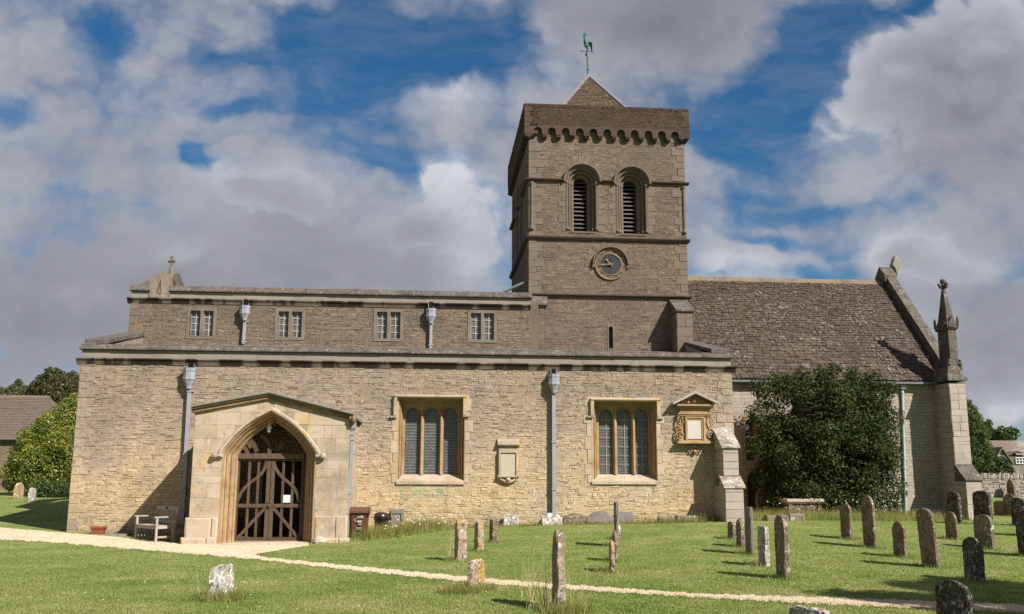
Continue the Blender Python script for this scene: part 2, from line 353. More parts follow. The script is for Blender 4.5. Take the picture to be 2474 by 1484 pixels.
M_gold = stone('orange_lichen_gravestone', [(.26, .19, .12), (.36, .275, .18), (.44, .36, .26)], False, (4, .6), (34, .3), [((.55, .31, .07), 2.2, .47, .6, .85)], [((.75, .72, .64), 10, .55, .61, .9), ((.1, .085, .07), 13, .58, .63, .85)], 1., 18, rand=True, bdist=.04)
M_tan = stone('tan_gravestone', [(.24, .18, .115), (.36, .28, .19), (.46, .375, .27)], False, (4, .6), (24, .45), [((.19, .15, .12), 3, .5, .66, .6)], [((.72, .68, .6), 9, .57, .63, .85), ((.5, .25, .04), 3, .62, .68, .85), ((.12, .1, .08), 14, .6, .66, .7)], 1., 18, rand=True, bdist=.04)
M_white = stone('pale_gravestone', [(.2, .18, .15), (.34, .31, .265), (.43, .4, .35)], False, (4, .6), (24, .5), [((.2, .18, .15), 3, .52, .68, .6)], [((.85, .82, .75), 9, .53, .6, .9), ((.12, .1, .085), 13, .57, .63, .85), ((.5, .25, .04), 5, .63, .68, .8)], 1., 18, rand=True, bdist=.04)
M_grey = stone('grey_gravestone', [(.17, .15, .125), (.23, .2, .165), (.27, .235, .195)], False, (3, .6), (34, .25), [((.12, .105, .085), 3, .5, .68, .5)], [((.45, .43, .38), 13, .62, .69, .6)], .6, 30, rand=True)
M_black = stone('black_gravestone', [(.035, .03, .025), (.06, .05, .042), (.085, .072, .06)], False, (4, .6), (34, .35), [], [((.5, .48, .44), 10, .57, .63, .8), ((.3, .28, .25), 26, .54, .61, .8), ((.3, .13, .03), 4, .66, .71, .8)], .9, 26, rand=True)
M_blotch = stone('blotched_gravestone', [(.1, .082, .06), (.15, .12, .088), (.18, .15, .11)], False, (3, .6), (34, .3), [], [((.5, .5, .47), 5.5, .6, .63, .85)], .6, 28, rand=True)
M_wea = stone('lichened_weathering', [(.26, .22, .175), (.36, .31, .25), (.42, .37, .3)], False, (3, .5), (30, .35), [((.16, .135, .105), 2.5, .5, .68, .6)], [((.85, .82, .74), 9, .57, .64, .85)], .7, 28)
M_wall = stone('dry_stone', [(.2, .17, .135), (.32, .28, .23), (.42, .37, .31), (.27, .23, .19)], True, (3, .4), (30, .3), [], [((.55, .52, .46), 10, .6, .7, .6)], .6, 30)
M_lead = plain('lead_sheet', (.26, .265, .28), .5, .4, .3, .15, 6)
M_lead2 = plain('green_grey_lead', (.17, .22, .2), .6, .3, 0, .3, 5)
M_pipe = plain('grey_painted_iron', (.33, .34, .38), .45, .4, 0, .1, 9)
M_pipeb = plain('pale_blue_painted_iron', (.46, .55, .56), .45, .4, 0, .1, 9)
M_gutter = plain('grey_gutter_iron', (.16, .165, .18), .5, .4, 0, .1, 9)
M_dark = plain('shade_and_plaque_black', (.012, .011, .01), .9, .1)  # near-black colour stands in for unlit openings; also the dark bench plaque
M_oak = plain('weathered_oak', (.105, .071, .046), .75, .2, 0, .45, 9, .4, .2, (6, 6, .6))
M_oak2 = plain('bleached_oak', (.2, .125, .075), .8, .2, 0, .35, 9, .4, .15, (.8, 6, 6))
M_bench = plain('silvered_teak', (.46, .4, .33), .8, .2, 0, .3, 8, .3, .12, (5, 5, 2))
M_plank = plain('grey_planks', (.25, .225, .19), .85, .15, 0, .35, 9, .3, .15, (8, 8, .7))
M_plaster = plain('porch_plaster', (.2, .165, .115), .9, .1, 0, .25, 4, .2)
M_glass, _nt, _b = base_mat('leaded_glass', .22, .5)
_co = coords(_nt); _c = _nt.ramp(_nt.noise(_co, 5, 4, .6), [(.3, (.045, .048, .052)), (.55, (.085, .085, .09)), (.7, (.13, .098, .092))]); _nt.put(_b.inputs['Base Color'], _c)
_bp = _nt.new('ShaderNodeBump'); _bp.inputs['Strength'].default_value = .5; _bp.inputs['Distance'].default_value = .02; _nt.put(_bp.inputs['Height'], _nt.noise(_co, 9, 3)); _nt.put(_b.inputs['Normal'], _bp.outputs[0])
M_wire = plain('window_wire', (.34, .34, .34), .6, .3)
M_bar = plain('white_glazing_bar', (.55, .53, .47), .6, .3)
M_bar2 = plain('cream_glazing_bar', (.42, .38, .3), .6, .3)
M_louvre = plain('slate_louvre', (.15, .13, .125), .7, .25, 0, .2, 5)
M_gilt = plain('gilding', (.33, .205, .075), .55, .4, .2, .4, 9)
M_dial = plain('clock_dial_steel', (.075, .077, .085), .5, .4, .2, .3, 6)
M_copper = plain('verdigris_copper', (.07, .19, .135), .7, .25, .1, .35, 7, .2)
M_tablet = plain('tablet_stone', (.52, .45, .355), .8, .2, 0, .08, 4)
M_marble = plain('white_marble', (.6, .55, .48), .6, .3, 0, .07, 4)
M_brownbin = plain('brown_bin_plastic', (.135, .06, .035), .42, .4, 0, .12, 4)
M_blackbin = plain('black_bin_plastic', (.018, .021, .021), .3, .5, 0, .15, 4)
M_terra = plain('terracotta', (.3, .085, .042), .8, .2, 0, .2, 7)
M_white2 = plain('white_enamel', (.7, .7, .7), .35, .5, 0, .04, 4)
M_paper = plain('white_paper', (.75, .73, .78), .8, .1, 0, .03, 4)
M_iron = plain('rusty_iron', (.12, .065, .045), .8, .2, 0, .3, 9)
M_bark = plain('bark', (.09, .07, .05), .9, .1, 0, .35, 8, .6)
M_print = plain('print_white', (.5, .45, .42), .6, .2, 0, .1, 9)
M_peb = stone('loose_gravel_stones', [(.32, .245, .15), (.52, .41, .27), (.64, .53, .37), (.72, .62, .46)], True, (14, .2), (60, .2), [], [], .3, 55)
def leaf_mat(name, ramp, rough=.45, spec=.4, trans=.25, sc=.9, nw=.4):
    m, nt, b = base_mat(name, rough, spec)
    r = nt.new('ShaderNodeNewGeometry').outputs['Random Per Island']
    n = nt.rng(nt.noise(coords(nt), sc, 5, .62), .33, .67)
    f = nt.math('ADD', nt.math('MULTIPLY', r, 1-nw), nt.math('MULTIPLY', n, nw)); k = len(ramp)
    c = nt.ramp(f, [(i/(k-1), x) for i, x in enumerate(ramp)]); nt.put(b.inputs['Base Color'], c)
    tr = nt.new('ShaderNodeBsdfTranslucent'); nt.put(tr.inputs[0], nt.mix(1., c, (1.3, 1.5, .7, 1), 'MULTIPLY'))
    mx = nt.new('ShaderNodeMixShader'); mx.inputs[0].default_value = trans; nt.link(b.outputs[0], mx.inputs[1]); nt.link(tr.outputs[0], mx.inputs[2])
    nt.link(mx.outputs[0], nt.n['Material Output'].inputs[0]); return m
L_yew = leaf_mat('holly_leaf', [(.014, .021, .006), (.025, .036, .01), (.045, .06, .016), (.09, .108, .032)], .55, .15, .14)
L_var = leaf_mat('variegated_leaf', [(.035, .065, .014), (.08, .12, .02), (.15, .18, .028), (.25, .235, .04), (.4, .33, .065)], .4, .4, .2)
L_dark = leaf_mat('dark_tree_leaf', [(.03, .036, .013), (.05, .058, .018), (.07, .07, .022), (.095, .085, .03)], .5, .3, .2)
L_olive = leaf_mat('olive_tree_leaf', [(.05, .058, .028), (.085, .095, .045), (.12, .125, .06), (.15, .15, .085)], .5, .3, .25)
L_green = leaf_mat('garden_tree_leaf', [(.03, .05, .016), (.05, .08, .022), (.08, .115, .03), (.115, .14, .045)], .5, .3, .25)
L_hedge = leaf_mat('hedge_leaf', [(.02, .036, .012), (.035, .06, .018), (.055, .085, .024), (.075, .1, .03)], .5, .3, .2)
L_grass = leaf_mat('grass_blade', [(.115, .162, .036), (.162, .212, .052), (.206, .24, .073), (.268, .27, .107), (.375, .335, .17)], .7, .12, .3, .55, .78)
L_rank = leaf_mat('rank_grass_blade', [(.06, .1, .02), (.11, .15, .03), (.2, .19, .06), (.32, .25, .1), (.4, .31, .15)], .6, .2, .3)
L_straw = leaf_mat('straw_stalk', [(.36, .3, .15), (.48, .4, .22), (.55, .48, .28)], .6, .2, .3)
L_flower = leaf_mat('cow_parsley_flower', [(.6, .6, .52), (.7, .7, .62)], .7, .2, .3)
L_yellow = leaf_mat('yellow_flower', [(.6, .4, .02), (.7, .5, .04)], .6, .2, .3)
def lawn_mat():
    m, nt, b = base_mat('mown_lawn', .9, .1); co = nt.new('ShaderNodeTexCoord').outputs['Object']
    a = nt.noise(co, .8, 6, .62, .3); d = nt.noise(nt.vm('MULTIPLY', co, (1, 1.4, 1)), 2.2, 6, .65); e = nt.noise(co, 14, 5, .7)
    c = nt.ramp(nt.math('ADD', nt.math('MULTIPLY', a, .5), nt.math('MULTIPLY', d, .5)), [(.36, (.105, .15, .034)), (.47, (.145, .188, .048)), (.56, (.192, .215, .07)), (.66, (.28, .255, .13))])
    c = nt.mix(1., c, nt.ramp(e, [(.25, (.62,)*3), (.75, (1.35,)*3)]), 'MULTIPLY')
    nt.put(b.inputs['Base Color'], c)
    bp = nt.new('ShaderNodeBump'); bp.inputs['Strength'].default_value = .6; bp.inputs['Distance'].default_value = .03; nt.put(bp.inputs['Height'], nt.noise(co, 30, 6, .75)); nt.put(b.inputs['Normal'], bp.outputs[0]); return m
M_lawn = lawn_mat()
M_gravel = stone('gravel', [(.4, .31, .2), (.52, .42, .28), (.6, .5, .36)], False, (14, .5), (60, .3), [((.24, .19, .12), 1.3, .52, .68, .6), ((.16, .14, .07), 3, .62, .7, .5)], [], .9, 55)

# ------------------------------------------------------------------ the church
Y0, XL, XR = 28.37, -10.33, 9.28           # aisle south wall
Y1 = 32.35                                 # clerestory
YT, XT, WT, DT = 32.66, 3.377, 5.815, 7.1  # tower
YC, XE = 32.3, 18.62                       # chancel
YP = 25.1                                  # porch front
church = thing('parish_church', (0, Y0, 0), 'medieval honey stone church with square clock tower and slated chancel roof', 'church')
def part(mb, name, mats, label=None, parent=None, **k):
    o = mb.build(name, mats, parent or church, **k)
    if label: o['label'] = label
    return o

zc0, zc1, zc2, zc3 = [PZ(981, y, Y0) for y in (841.6, 856, 874.5, 889)]
ws = south(Y0)
# windows of the aisle: (frame outer px rect) -> metres
def win_rect(a, b, t, s): return (PX(a, s, Y0), PX(b, s, Y0), PZ((a+b)/2, s, Y0), PZ((a+b)/2, t, Y0))
W1 = win_rect(957, 1121, 964, 1162); W2 = win_rect(1429, 1588, 970, 1162)
mb = MB(ws)
ho = [[(w[0], w[2]), (w[1], w[2]), (w[1], w[3]), (w[0], w[3])] for w in (W1, W2)]
cyp, zsp = PX(651, 1100, YP), PZ(651, 1100, YP)
indoor = [(-4.9, -.3), (-3.5, -.3), (-3.5, 2.1), (-4.9, 2.1)]
mb.plate([(XL, -.5), (XR, -.5), (XR, zc3+.3), (XL, zc3+.3)], ho+[indoor], -.45, 0, 1)
# closing walls of the aisle: west end with raking top, east end
zr0, zr1 = PZ(197, 823, Y0), PZ(310, 806, Y1)
for X, mirror in ((XL, 0), (XR, 1)):
    a, b = (X, X+.5) if not mirror else (X-.5, X)
    pr = [(Y0+.45, -.5), (Y1+.2, -.5), (Y1+.2, zr1), (Y0+.45, zr0-.1)]
    n = len(pr); mb.add([(a, y, z) for y, z in pr]+[(b, y, z) for y, z in pr], [tuple(range(n)), tuple(range(2*n-1, n-1, -1))]+[(i, (i+1) % n, n+(i+1) % n, n+i) for i in range(n)], 1)
# quoins at the west corner and the east corner
z = -.2
k = 0
while z < zc3-.05:
    h = U(.2, .33); zt = min(z+h, zc3); w = (.42 if k % 2 else .24)*U(.9, 1.15)
    mb.mbox(XL-.015, XL+w, z+.004, zt-.004, -.2, .018+U(-.004, .006), 0, .01)
    w = (.5 if k % 2 else .3)*U(.9, 1.1)
    if zt > 2.6: mb.mbox(XR-w, XR+.015, z+.004, zt-.004, -.2, .02+U(-.004, .006), 0, .01)
    z = zt; k += 1
hs = [rect_hole(w[0]-.16, w[1]+.16, w[2]-.1, w[3]+.1) for w in (W1, W2)]+[rect_hole(-4.9, -3.5, -.3, 2.1)]
stones(mb, XL+.3, XR-.3, -.25, zc3, (.045, .11), (.07, .34), (.002, .021), hs, .008, .008, .009, 0, .9, .25)
random.seed(11)
part(mb, 'aisle_wall', [M_rubble, M_mortar, M_ashlar])

# aisle parapet: string course, smooth band, lichened coping
mb = MB(ws)
mb.strip([(-.4, zc2), (.03, zc2), (.125, zc2-.012), (.125, zc2-.045), (.085, zc2-.075), (.04, zc3+.012), (.035, zc3-.012), (-.4, zc3-.012)], XL-.13, XR+.13)
part(mb, 'string_course', M_soot)
mb = MB(ws)
u = XL
while u < XR-.01:
    w = min(U(.8, 1.7), XR-u)
    if XR-u-w < .4: w = XR-u
    mb.strip([(-.4, zc1-.01), (.02+U(-.003, .003), zc1-.01), (.02, zc2), (-.4, zc2)], u+.002, u+w-.002); u += w
part(mb, 'parapet_band', M_band)
mb = MB(ws); u = XL-.06
while u < XR+.05:
    w = min(U(.7, 1.3), XR+.06-u)
    if XR+.06-u-w < .4: w = XR+.06-u
    e = U(-.012, .012)
    mb.strip([(-.45, zc1), (.05, zc1), (.12+e, zc1+.012), (.12+e, zc1+.045), (0.0, zc0-.03+e), (-.02, zc0-.03+e), (-.02, zc0-.008), (-.2, zc0+.03+e), (-.45, zc0+.02)], u+.003, u+w-.003); u += w
part(mb, 'parapet_coping', M_lich)
# raking copings of the two end walls and the lean-to lead roof
for a, b in ((XL-.08, XL+.55), (XR-.5, XR+.08)):
    mb = MB()
    for k in range(5):
        t0, t1 = k/5, (k+1)/5; y0, y1 = Y0+.35+(Y1-Y0-.2)*t0, Y0+.35+(Y1-Y0-.2)*t1-.006; q0, q1 = zr0-.03+(zr1-zr0)*t0, zr0-.03+(zr1-zr0)*t1
        mb.add([(x, y, z+d) for d in (0, .11) for x, y, z in ((a, y0, q0), (b, y0, q0), (b, y1, q1), (a, y1, q1))], [(3, 2, 1, 0), (4, 5, 6, 7), (0, 1, 5, 4), (1, 2, 6, 5), (2, 3, 7, 6), (3, 0, 4, 7)])
    part(mb, 'raking_coping', M_lich)
mb = MB(); mb.add([(XL+.5, Y0+.4, zc1+.1), (XR-.5, Y0+.4, zc1+.1), (XR-.5, Y1, zr1-.35), (XL+.5, Y1, zr1-.35)], [(0, 1, 2, 3)])
part(mb, 'aisle_roof', M_lead)

# ---- three-light windows
def light_outline(xa, xb, zb, zt, n=5):
    cx = (xa+xb)/2; w = (xb-xa)/2; zs = zt-w*1.15
    o = [(xa, zb), (xa, zs)]
    ins = [(.99, .14), (.9, .26), (.95, .4), (.85, .62), (.6, .83), (.28, .96)]
    o += [(cx-w*x, zs+(zt-zs)*y) for x, y in ins]+[(cx, zt)]+[(cx+w*x, zs+(zt-zs)*y) for x, y in reversed(ins)]+[(xb, zs), (xb, zb)]
    return o
def aisle_window(w, lights, py_top, py_bot, drops, wire):
    xa, xb, za, zt = w; dp = -.42
    il, ir = PX(lights[0][0]-6, 1100, Y0+.42), PX(lights[2][1]+6, 1100, Y0+.42); ib, it = PZ(lights[1][0], py_bot, Y0+.42), PZ(lights[1][0], py_top-12, Y0+.42)
    root = MB(ws)
    # ashlar ring proud of the rubble
    z = za-.06; k = 0
    while z < zt:
        h = U(.22, .42); z2 = min(z+h, zt+.02)
        if zt-z2 < .15: z2 = zt+.02
        wl = .2 if k % 2 else .12
        root.mbox(xa-wl*U(.9, 1.2), xa+.004, z+.004, z2-.004, -.1, .022, 1, .008); root.mbox(xb-.004, xb+wl*U(.9, 1.2), z+.004, z2-.004, -.1, .022, 1, .008)
        z = z2; k += 1
    root.mbox(xa-.12, xb+.12, zt+.016, zt+.11, -.1, .02, 1, .008)
    rc = lambda a, b, c, d: [(a, c), (a, d), (b, d), (b, c)]
    m1 = (.55, .62)
    f = lambda t: rc(xa+(il-xa)*t, xb+(ir-xb)*t, za, zt+(it-zt)*t)
    root.loft([f(0), f(.1), f(.3), f(.4), f(.5), f(.8), f(.88), f(1)], [.021, .018, -.1, -.11, -.08, -.3, -.28, dp], 0)
    # sloping sill in three stones
    for k in range(4):
        a = il+(ir-il)*k/4; b = il+(ir-il)*(k+1)/4; a2 = xa+(xb-xa)*k/4; b2 = xa+(xb-xa)*(k+1)/4
        root.add([ws(a+.002, ib+.01, dp-.06), ws(b-.002, ib+.01, dp-.06), ws(b2-.002, za-.01, .06), ws(a2+.002, za-.01, .06), ws(b2-.002, za-.1, .06), ws(a2+.002, za-.1, .06), ws(b2-.002, za-.12, -.1), ws(a2+.002, za-.12, -.1)], [(3, 2, 1, 0), (5, 4, 2, 3), (7, 6, 4, 5), (0, 7, 5, 3), (1, 2, 4, 6)], 1)
    fr = part(root, 'window', [M_warm, M_ashlar])
    tr = MB(ws)
    L = [light_outline(PX(a, 1100, Y0+.45), PX(b, 1100, Y0+.45), ib, PZ((a+b)/2, py_top, Y0+.45)) for a, b in lights]
    outer = [(il-.01, ib-.02), (ir+.01, ib-.02), (ir+.01, it+.01), (il-.01, it+.01)]
    tr.plate(outer, L, dp-.14, dp-.03)
    for L_ in L: tr.tube([ws(x, z, dp-.02) for x, z in [q for i, q in enumerate(L_[1:-1]) if i not in (3, 11)]], .02, 5)
    for a, b in zip(lights[:-1], lights[1:]):                      # moulded mullion faces
        x = (PX(a[1], 1100, Y0+.45)+PX(b[0], 1100, Y0+.45))/2
        tr.loft([[(x-.05, ib), (x-.05, it-.28)], [(x-.022, ib), (x-.022, it-.28)], [(x+.022, ib), (x+.022, it-.28)], [(x+.05, ib), (x+.05, it-.28)]], [dp-.03, dp+.05, dp+.05, dp-.03])
    part(tr, 'tracery', M_warm, parent=fr)
    gl = MB(ws)
    gl.mbox(il, ir, ib, it, dp-.16, dp-.125)
    part(gl, 'glazing', M_glass, parent=fr)
    br = MB(ws); d = dp-.118
    for i, (a, b) in enumerate(lights):
        x0, x1, top = PX(a, 1100, Y0+.54), PX(b, 1100, Y0+.54), PZ((a+b)/2, py_top+8, Y0+.54)
        if wire:
            n = 22
            for k in range(1, n): z = ib+(top-ib)*k/n; br.mbox(x0, x1, z-.005, z+.005, d, d+.012)
            for k in range(1, 12): x = x0+(x1-x0)*k/12; br.mbox(x-.0016, x+.0016, ib, top, d, d+.006)
            q = [(x0, .98), (x1, .78), (x0, .52), (x1, .3), (x0, .02)]
            for (p, s), (p2, s2) in zip(q[:-1], q[1:]): br.tube([ws(p, ib+(top-ib)*s, d+.02), ws(p2, ib+(top-ib)*s2, d+.02)], .004, 4)
        else:
            n = 28
            for k in range(1, n): z = ib+(top-ib)*k/n; br.mbox(x0, x1, z-.004, z+.004, d, d+.008)
            for k in range(1, 10): x = x0+(x1-x0)*k/10; br.mbox(x-.0014, x+.0014, ib, top, d, d+.006)
    part(br, 'wire_guard', M_wire, parent=fr)
    if not wire:
        br = MB(ws)
        for a, b in lights:
            x0, x1, top = PX(a, 1100, Y0+.54), PX(b, 1100, Y0+.54), PZ((a+b)/2, py_top+8, Y0+.54); c = (x0+x1)/2
            br.mbox(c-.009, c+.009, ib, top-.05, d+.014, d+.026)
            for k in range(1, 7): z = ib+(top-ib)*k/7+.02; br.mbox(x0+.02, x1-.06, z-.008, z+.008, d+.01, d+.024)
        part(br, 'saddle_bars', M_bar2, parent=fr)
    hd = MB(ws); a, b, t, dl, dr = drops; A, B, T = PX(a, t, Y0), PX(b, t, Y0), PZ((a+b)/2, t, Y0)
    hd.strip([(-.1, T-.1), (.03, T-.105), (.14, T-.075), (.15, T-.045), (.02, T), (-.1, T)], A, B)
    for x0, x1, zb in ((A-.0, A+.1, PZ(a, dl, Y0)), (B-.1, B, PZ(b, dr, Y0))):
        hd.plate([(x0, zb), (x1, zb), (x1, T-.07), (x0, T-.07)], [], -.1, .12); o = -1 if x0 < A+.05 else 1
        hd.mbox(min(x0, x0+o*.1) if o < 0 else x0, x1 if o < 0 else x1+.1, zb-.05, zb, -.1, .1)
    part(hd, 'hood_mould', M_ashlar, parent=fr)
aisle_window(W1, [(977, 1013), (1023, 1060), (1070, 1104)], 984, 1147, (952, 1127, 954, 1005, 1003), True)
aisle_window(W2, [(1447, 1481), (1491, 1526), (1535, 1567)], 987, 1147, (1425, 1592, 962, 1005, 1008), False)

# ---- buttress at the end of the aisle wall
mb = MB()
bx0, bx1 = PX(1745, 1120, 27.6), PX(1783, 1120, 27.6); cx0, cx1 = PX(1751, 1200, 27.25), PX(1797, 1230, 27.25)
za = lambda v, Y: PZ(1765, v, Y)
yb1, yb0 = Y0-.8, Y0-1.12
zt, zm, zl, zk = za(1030, Y0), za(1076, yb1), za(1150, yb1), za(1175, yb0)
for x0, x1, pr in ((bx0, bx1, [(Y0+.1, zl-.1), (yb1, zl-.1), (yb1, zm-.02), (Y0+.1, zm-.02)]), (cx0, cx1, [(Y0+.1, -.4), (yb0, -.4), (yb0, zk), (Y0+.1, zk)])):
    n = len(pr); mb.add([(x0, y, z) for y, z in pr]+[(x1, y, z) for y, z in pr], [tuple(range(n)), tuple(range(2*n-1, n-1, -1))]+[(i, (i+1) % n, n+(i+1) % n, n+i) for i in range(n)], 1)
for (x0, x1, yf, z0, z1) in ((bx0, bx1, yb1, zl, zm), (cx0, cx1, yb0, -.1, zk)):
    stones(mb, x0, x1, z0, z1, (.22, .36), (.3, .62), (.012, .02), (), .012, .004, .008, 0, 0, 0) if False else None
    mb.M = south(yf); stones(mb, x0, x1, z0, z1, (.2, .36), (.3, .62), (.012, .022), (), .012, .004, .008, 0, .3, 0)
    mb.M = west(x0); stones(mb, yf+.01, Y0, z0, z1, (.2, .36), (.3, .62), (.008, .016), (), .012, .004, .008, 0, .3, 0)
bt = part(mb, 'buttress', [M_pale, M_pmortar])
for x0, x1, pr in ((bx0-.05, bx1+.05, [(Y0+.05, zt), (yb1-.07, zm-.03), (yb1-.07, zm-.08), (yb1+.0, zm-.1), (Y0+.05, zm-.1)]), (cx0-.04, cx1+.05, [(yb1+.04, zl), (yb0-.06, zk), (yb0-.06, zk-.05), (yb0, zk-.07), (yb1+.04, zk-.07)])):
    mb = MB(); n = len(pr); mb.add([(x0, y, z) for y, z in pr]+[(x1, y, z) for y, z in pr], [tuple(range(n)), tuple(range(2*n-1, n-1, -1))]+[(i, (i+1) % n, n+(i+1) % n, n+i) for i in range(n)])
    part(mb, 'buttress_weathering', M_wea, parent=bt)

# ---- wall monuments
def tablet():
    A = lambda u: PX(u, 1120, Y0); Zq = lambda v: PZ(1227, v, Y0)
    m = MB(ws); x0, x1 = A(1204), A(1250)
    m.mbox(x0, x1, Zq(1152), Zq(1078), -.05, .08)
    m.loft([[(x0+a, Zq(1150)-.0+a*.3), (x0+a, Zq(1090)-a), (x1-a, Zq(1090)-a), (x1-a, Zq(1150)+a*.3)] for a in (0, .0, .05, .06)], [.08, .13, .14, .1], closed=True)
    m.strip([(0, Zq(1080)), (.1, Zq(1080)), (.17, Zq(1076)), (.17, Zq(1073)), (.1, Zq(1070)), (.05, Zq(1060)), (0, Zq(1060))], x0-.04, x1+.04)
    m.strip([(0, Zq(1154)), (.15, Zq(1154)), (.17, Zq(1151)), (.1, Zq(1148)), (0, Zq(1148))], x0-.03, x1+.03)
    for k in range(9):
        t = k/8; s = math.sin(math.pi*t); x = x0+.06+(x1-x0-.12)*t
        m.lathe([(.005, -.05), (.045, -.03), (.05, 0), (.03, .035), (.005, .045)], (x, Y0-.08, Zq(1157)-s*.085), 7)
    m.lathe([(.01, -.09), (.07, -.04), (.08, 0), (.05, .05), (.01, .06)], ((x0+x1)/2, Y0-.1, Zq(1158)), 8)
    o = part(m, 'wall_tablet', M_ashlar, 'small framed stone tablet with a carved bracket under it')
    m = MB(ws); m.mbox(x0+.065, x1-.065, Zq(1149), Zq(1092), .02, .098); part(m, 'panel', M_tablet, parent=o)
tablet()
def spiral(cx, cz, r0, turns, flip, n=34):
    return [(cx+flip*r*math.cos(a), cz+r*math.sin(a)) for i in range(n) for a, r in [(math.pi*2*turns*i/n-math.pi*.5, r0*(1-.88*i/n))]]
def monument():
    A = lambda u: PX(u, 1030, Y0); Zq = lambda v: PZ(1675, v, Y0)
    xc = A(1675); m = MB(ws)
    m.mbox(A(1640), A(1713), Zq(1066), Zq(983), -.03, .1)
    m.mbox(A(1636), A(1716), Zq(1002), Zq(998), 0, .17); m.mbox(A(1638), A(1714), Zq(1006), Zq(1002), 0, .14); m.mbox(A(1641), A(1711), Zq(998), Zq(986), 0, .12)
    m.mbox(A(1634), A(1718), Zq(986), Zq(982), 0, .22); m.mbox(A(1632), A(1720), Zq(982), Zq(978.5), 0, .27)
    m.plate([(A(1632), Zq(978)), (A(1720), Zq(978)), (xc, Zq(956))], [], 0, .1)
    x0, x1 = A(1652), A(1698)
    m.loft([[(x0+a, Zq(1064)), (x0+a, Zq(1008)-a), (x1-a, Zq(1008)-a), (x1-a, Zq(1064))] for a in (0, 0, .03, .05, .08, .08)], [.1, .17, .18, .15, .15, .11])
    m.box(A(1630), A(1722), Y0-.26, Y0+.02, Zq(1072), Zq(1068)); m.box(A(1633), A(1719), Y0-.22, Y0+.02, Zq(1068), Zq(1065))
    m.lathe([(.01, -.08), (.05, -.05), (.065, 0), (.055, .05), (.01, .08)], (A(1675), Y0-.16, Zq(969)), 9); m.lathe([(.01, -.05), (.045, 0), (.01, .05)], (A(1661), Y0-.14, Zq(973)), 7)
    for fl, sx in ((1, A(1640)), (-1, A(1712))):                     # side scrolls
        cz = Zq(1052); sp = spiral(sx, cz, .135, 1.6, -fl); m.tube([ws(x, z, .13) for x, z in sp], .022, 6)
        m.tube([ws(x, z, .12) for x, z in [(sx-fl*.13, cz+.0), (sx-fl*.11, cz+.14), (sx+fl*.06, cz+.26), (sx+fl*.1, cz+.4), (sx+fl*.05, cz+.6), (sx-fl*.04, cz+.63), (sx-fl*.08, cz+.57)]], .022, 6)
        m.tube([ws(x, z, .12) for x, z in [(sx+fl*.09, cz+.0), (sx+fl*.02, cz+.2), (sx-fl*.1, cz+.3), (sx-fl*.08, cz+.5), (sx+fl*.02, cz+.62)]], .02, 6)
        for k in range(5): m.lathe([(.005, -.03), (.03, 0), (.005, .03)], (sx-fl*.05+.02*math.sin(k*2), Y0-.12, cz+.28+k*.065), 6)
    for k in range(2):
        s = 1 if k else -1; m.tube([ws(x, z, .07) for x, z in spiral(xc+s*.12, Zq(1088), .09, 1.2, s, 20)], .02, 6)
    m.lathe([(.01, -.09), (.06, -.03), (.065, .02), (.01, .06)], (xc, Y0-.08, Zq(1091)), 8); m.mbox(A(1655), A(1695), Zq(1082), Zq(1078), 0, .06)
    o = part(m, 'wall_monument', M_warm, 'large carved wall monument with pediment and side scrolls')
    m = MB(ws)                                                        # pediment slabs
    for s, xe in ((-1, A(1621)), (1, A(1727))):
        ze = Zq(980 if s < 0 else 977); za_ = Zq(953); q = [(xc, za_), (xe, ze), (xe, ze+.06), (xc, za_+.085)]
        if s > 0: q = q[::-1]
        m.plate(q, [], -.02, .36)
    part(m, 'pediment', M_pale, parent=o)
    m = MB(ws); m.mbox(x0+.075, x1-.075, Zq(1061), Zq(1013), .05, .125); part(m, 'panel', M_marble, parent=o)
monument()

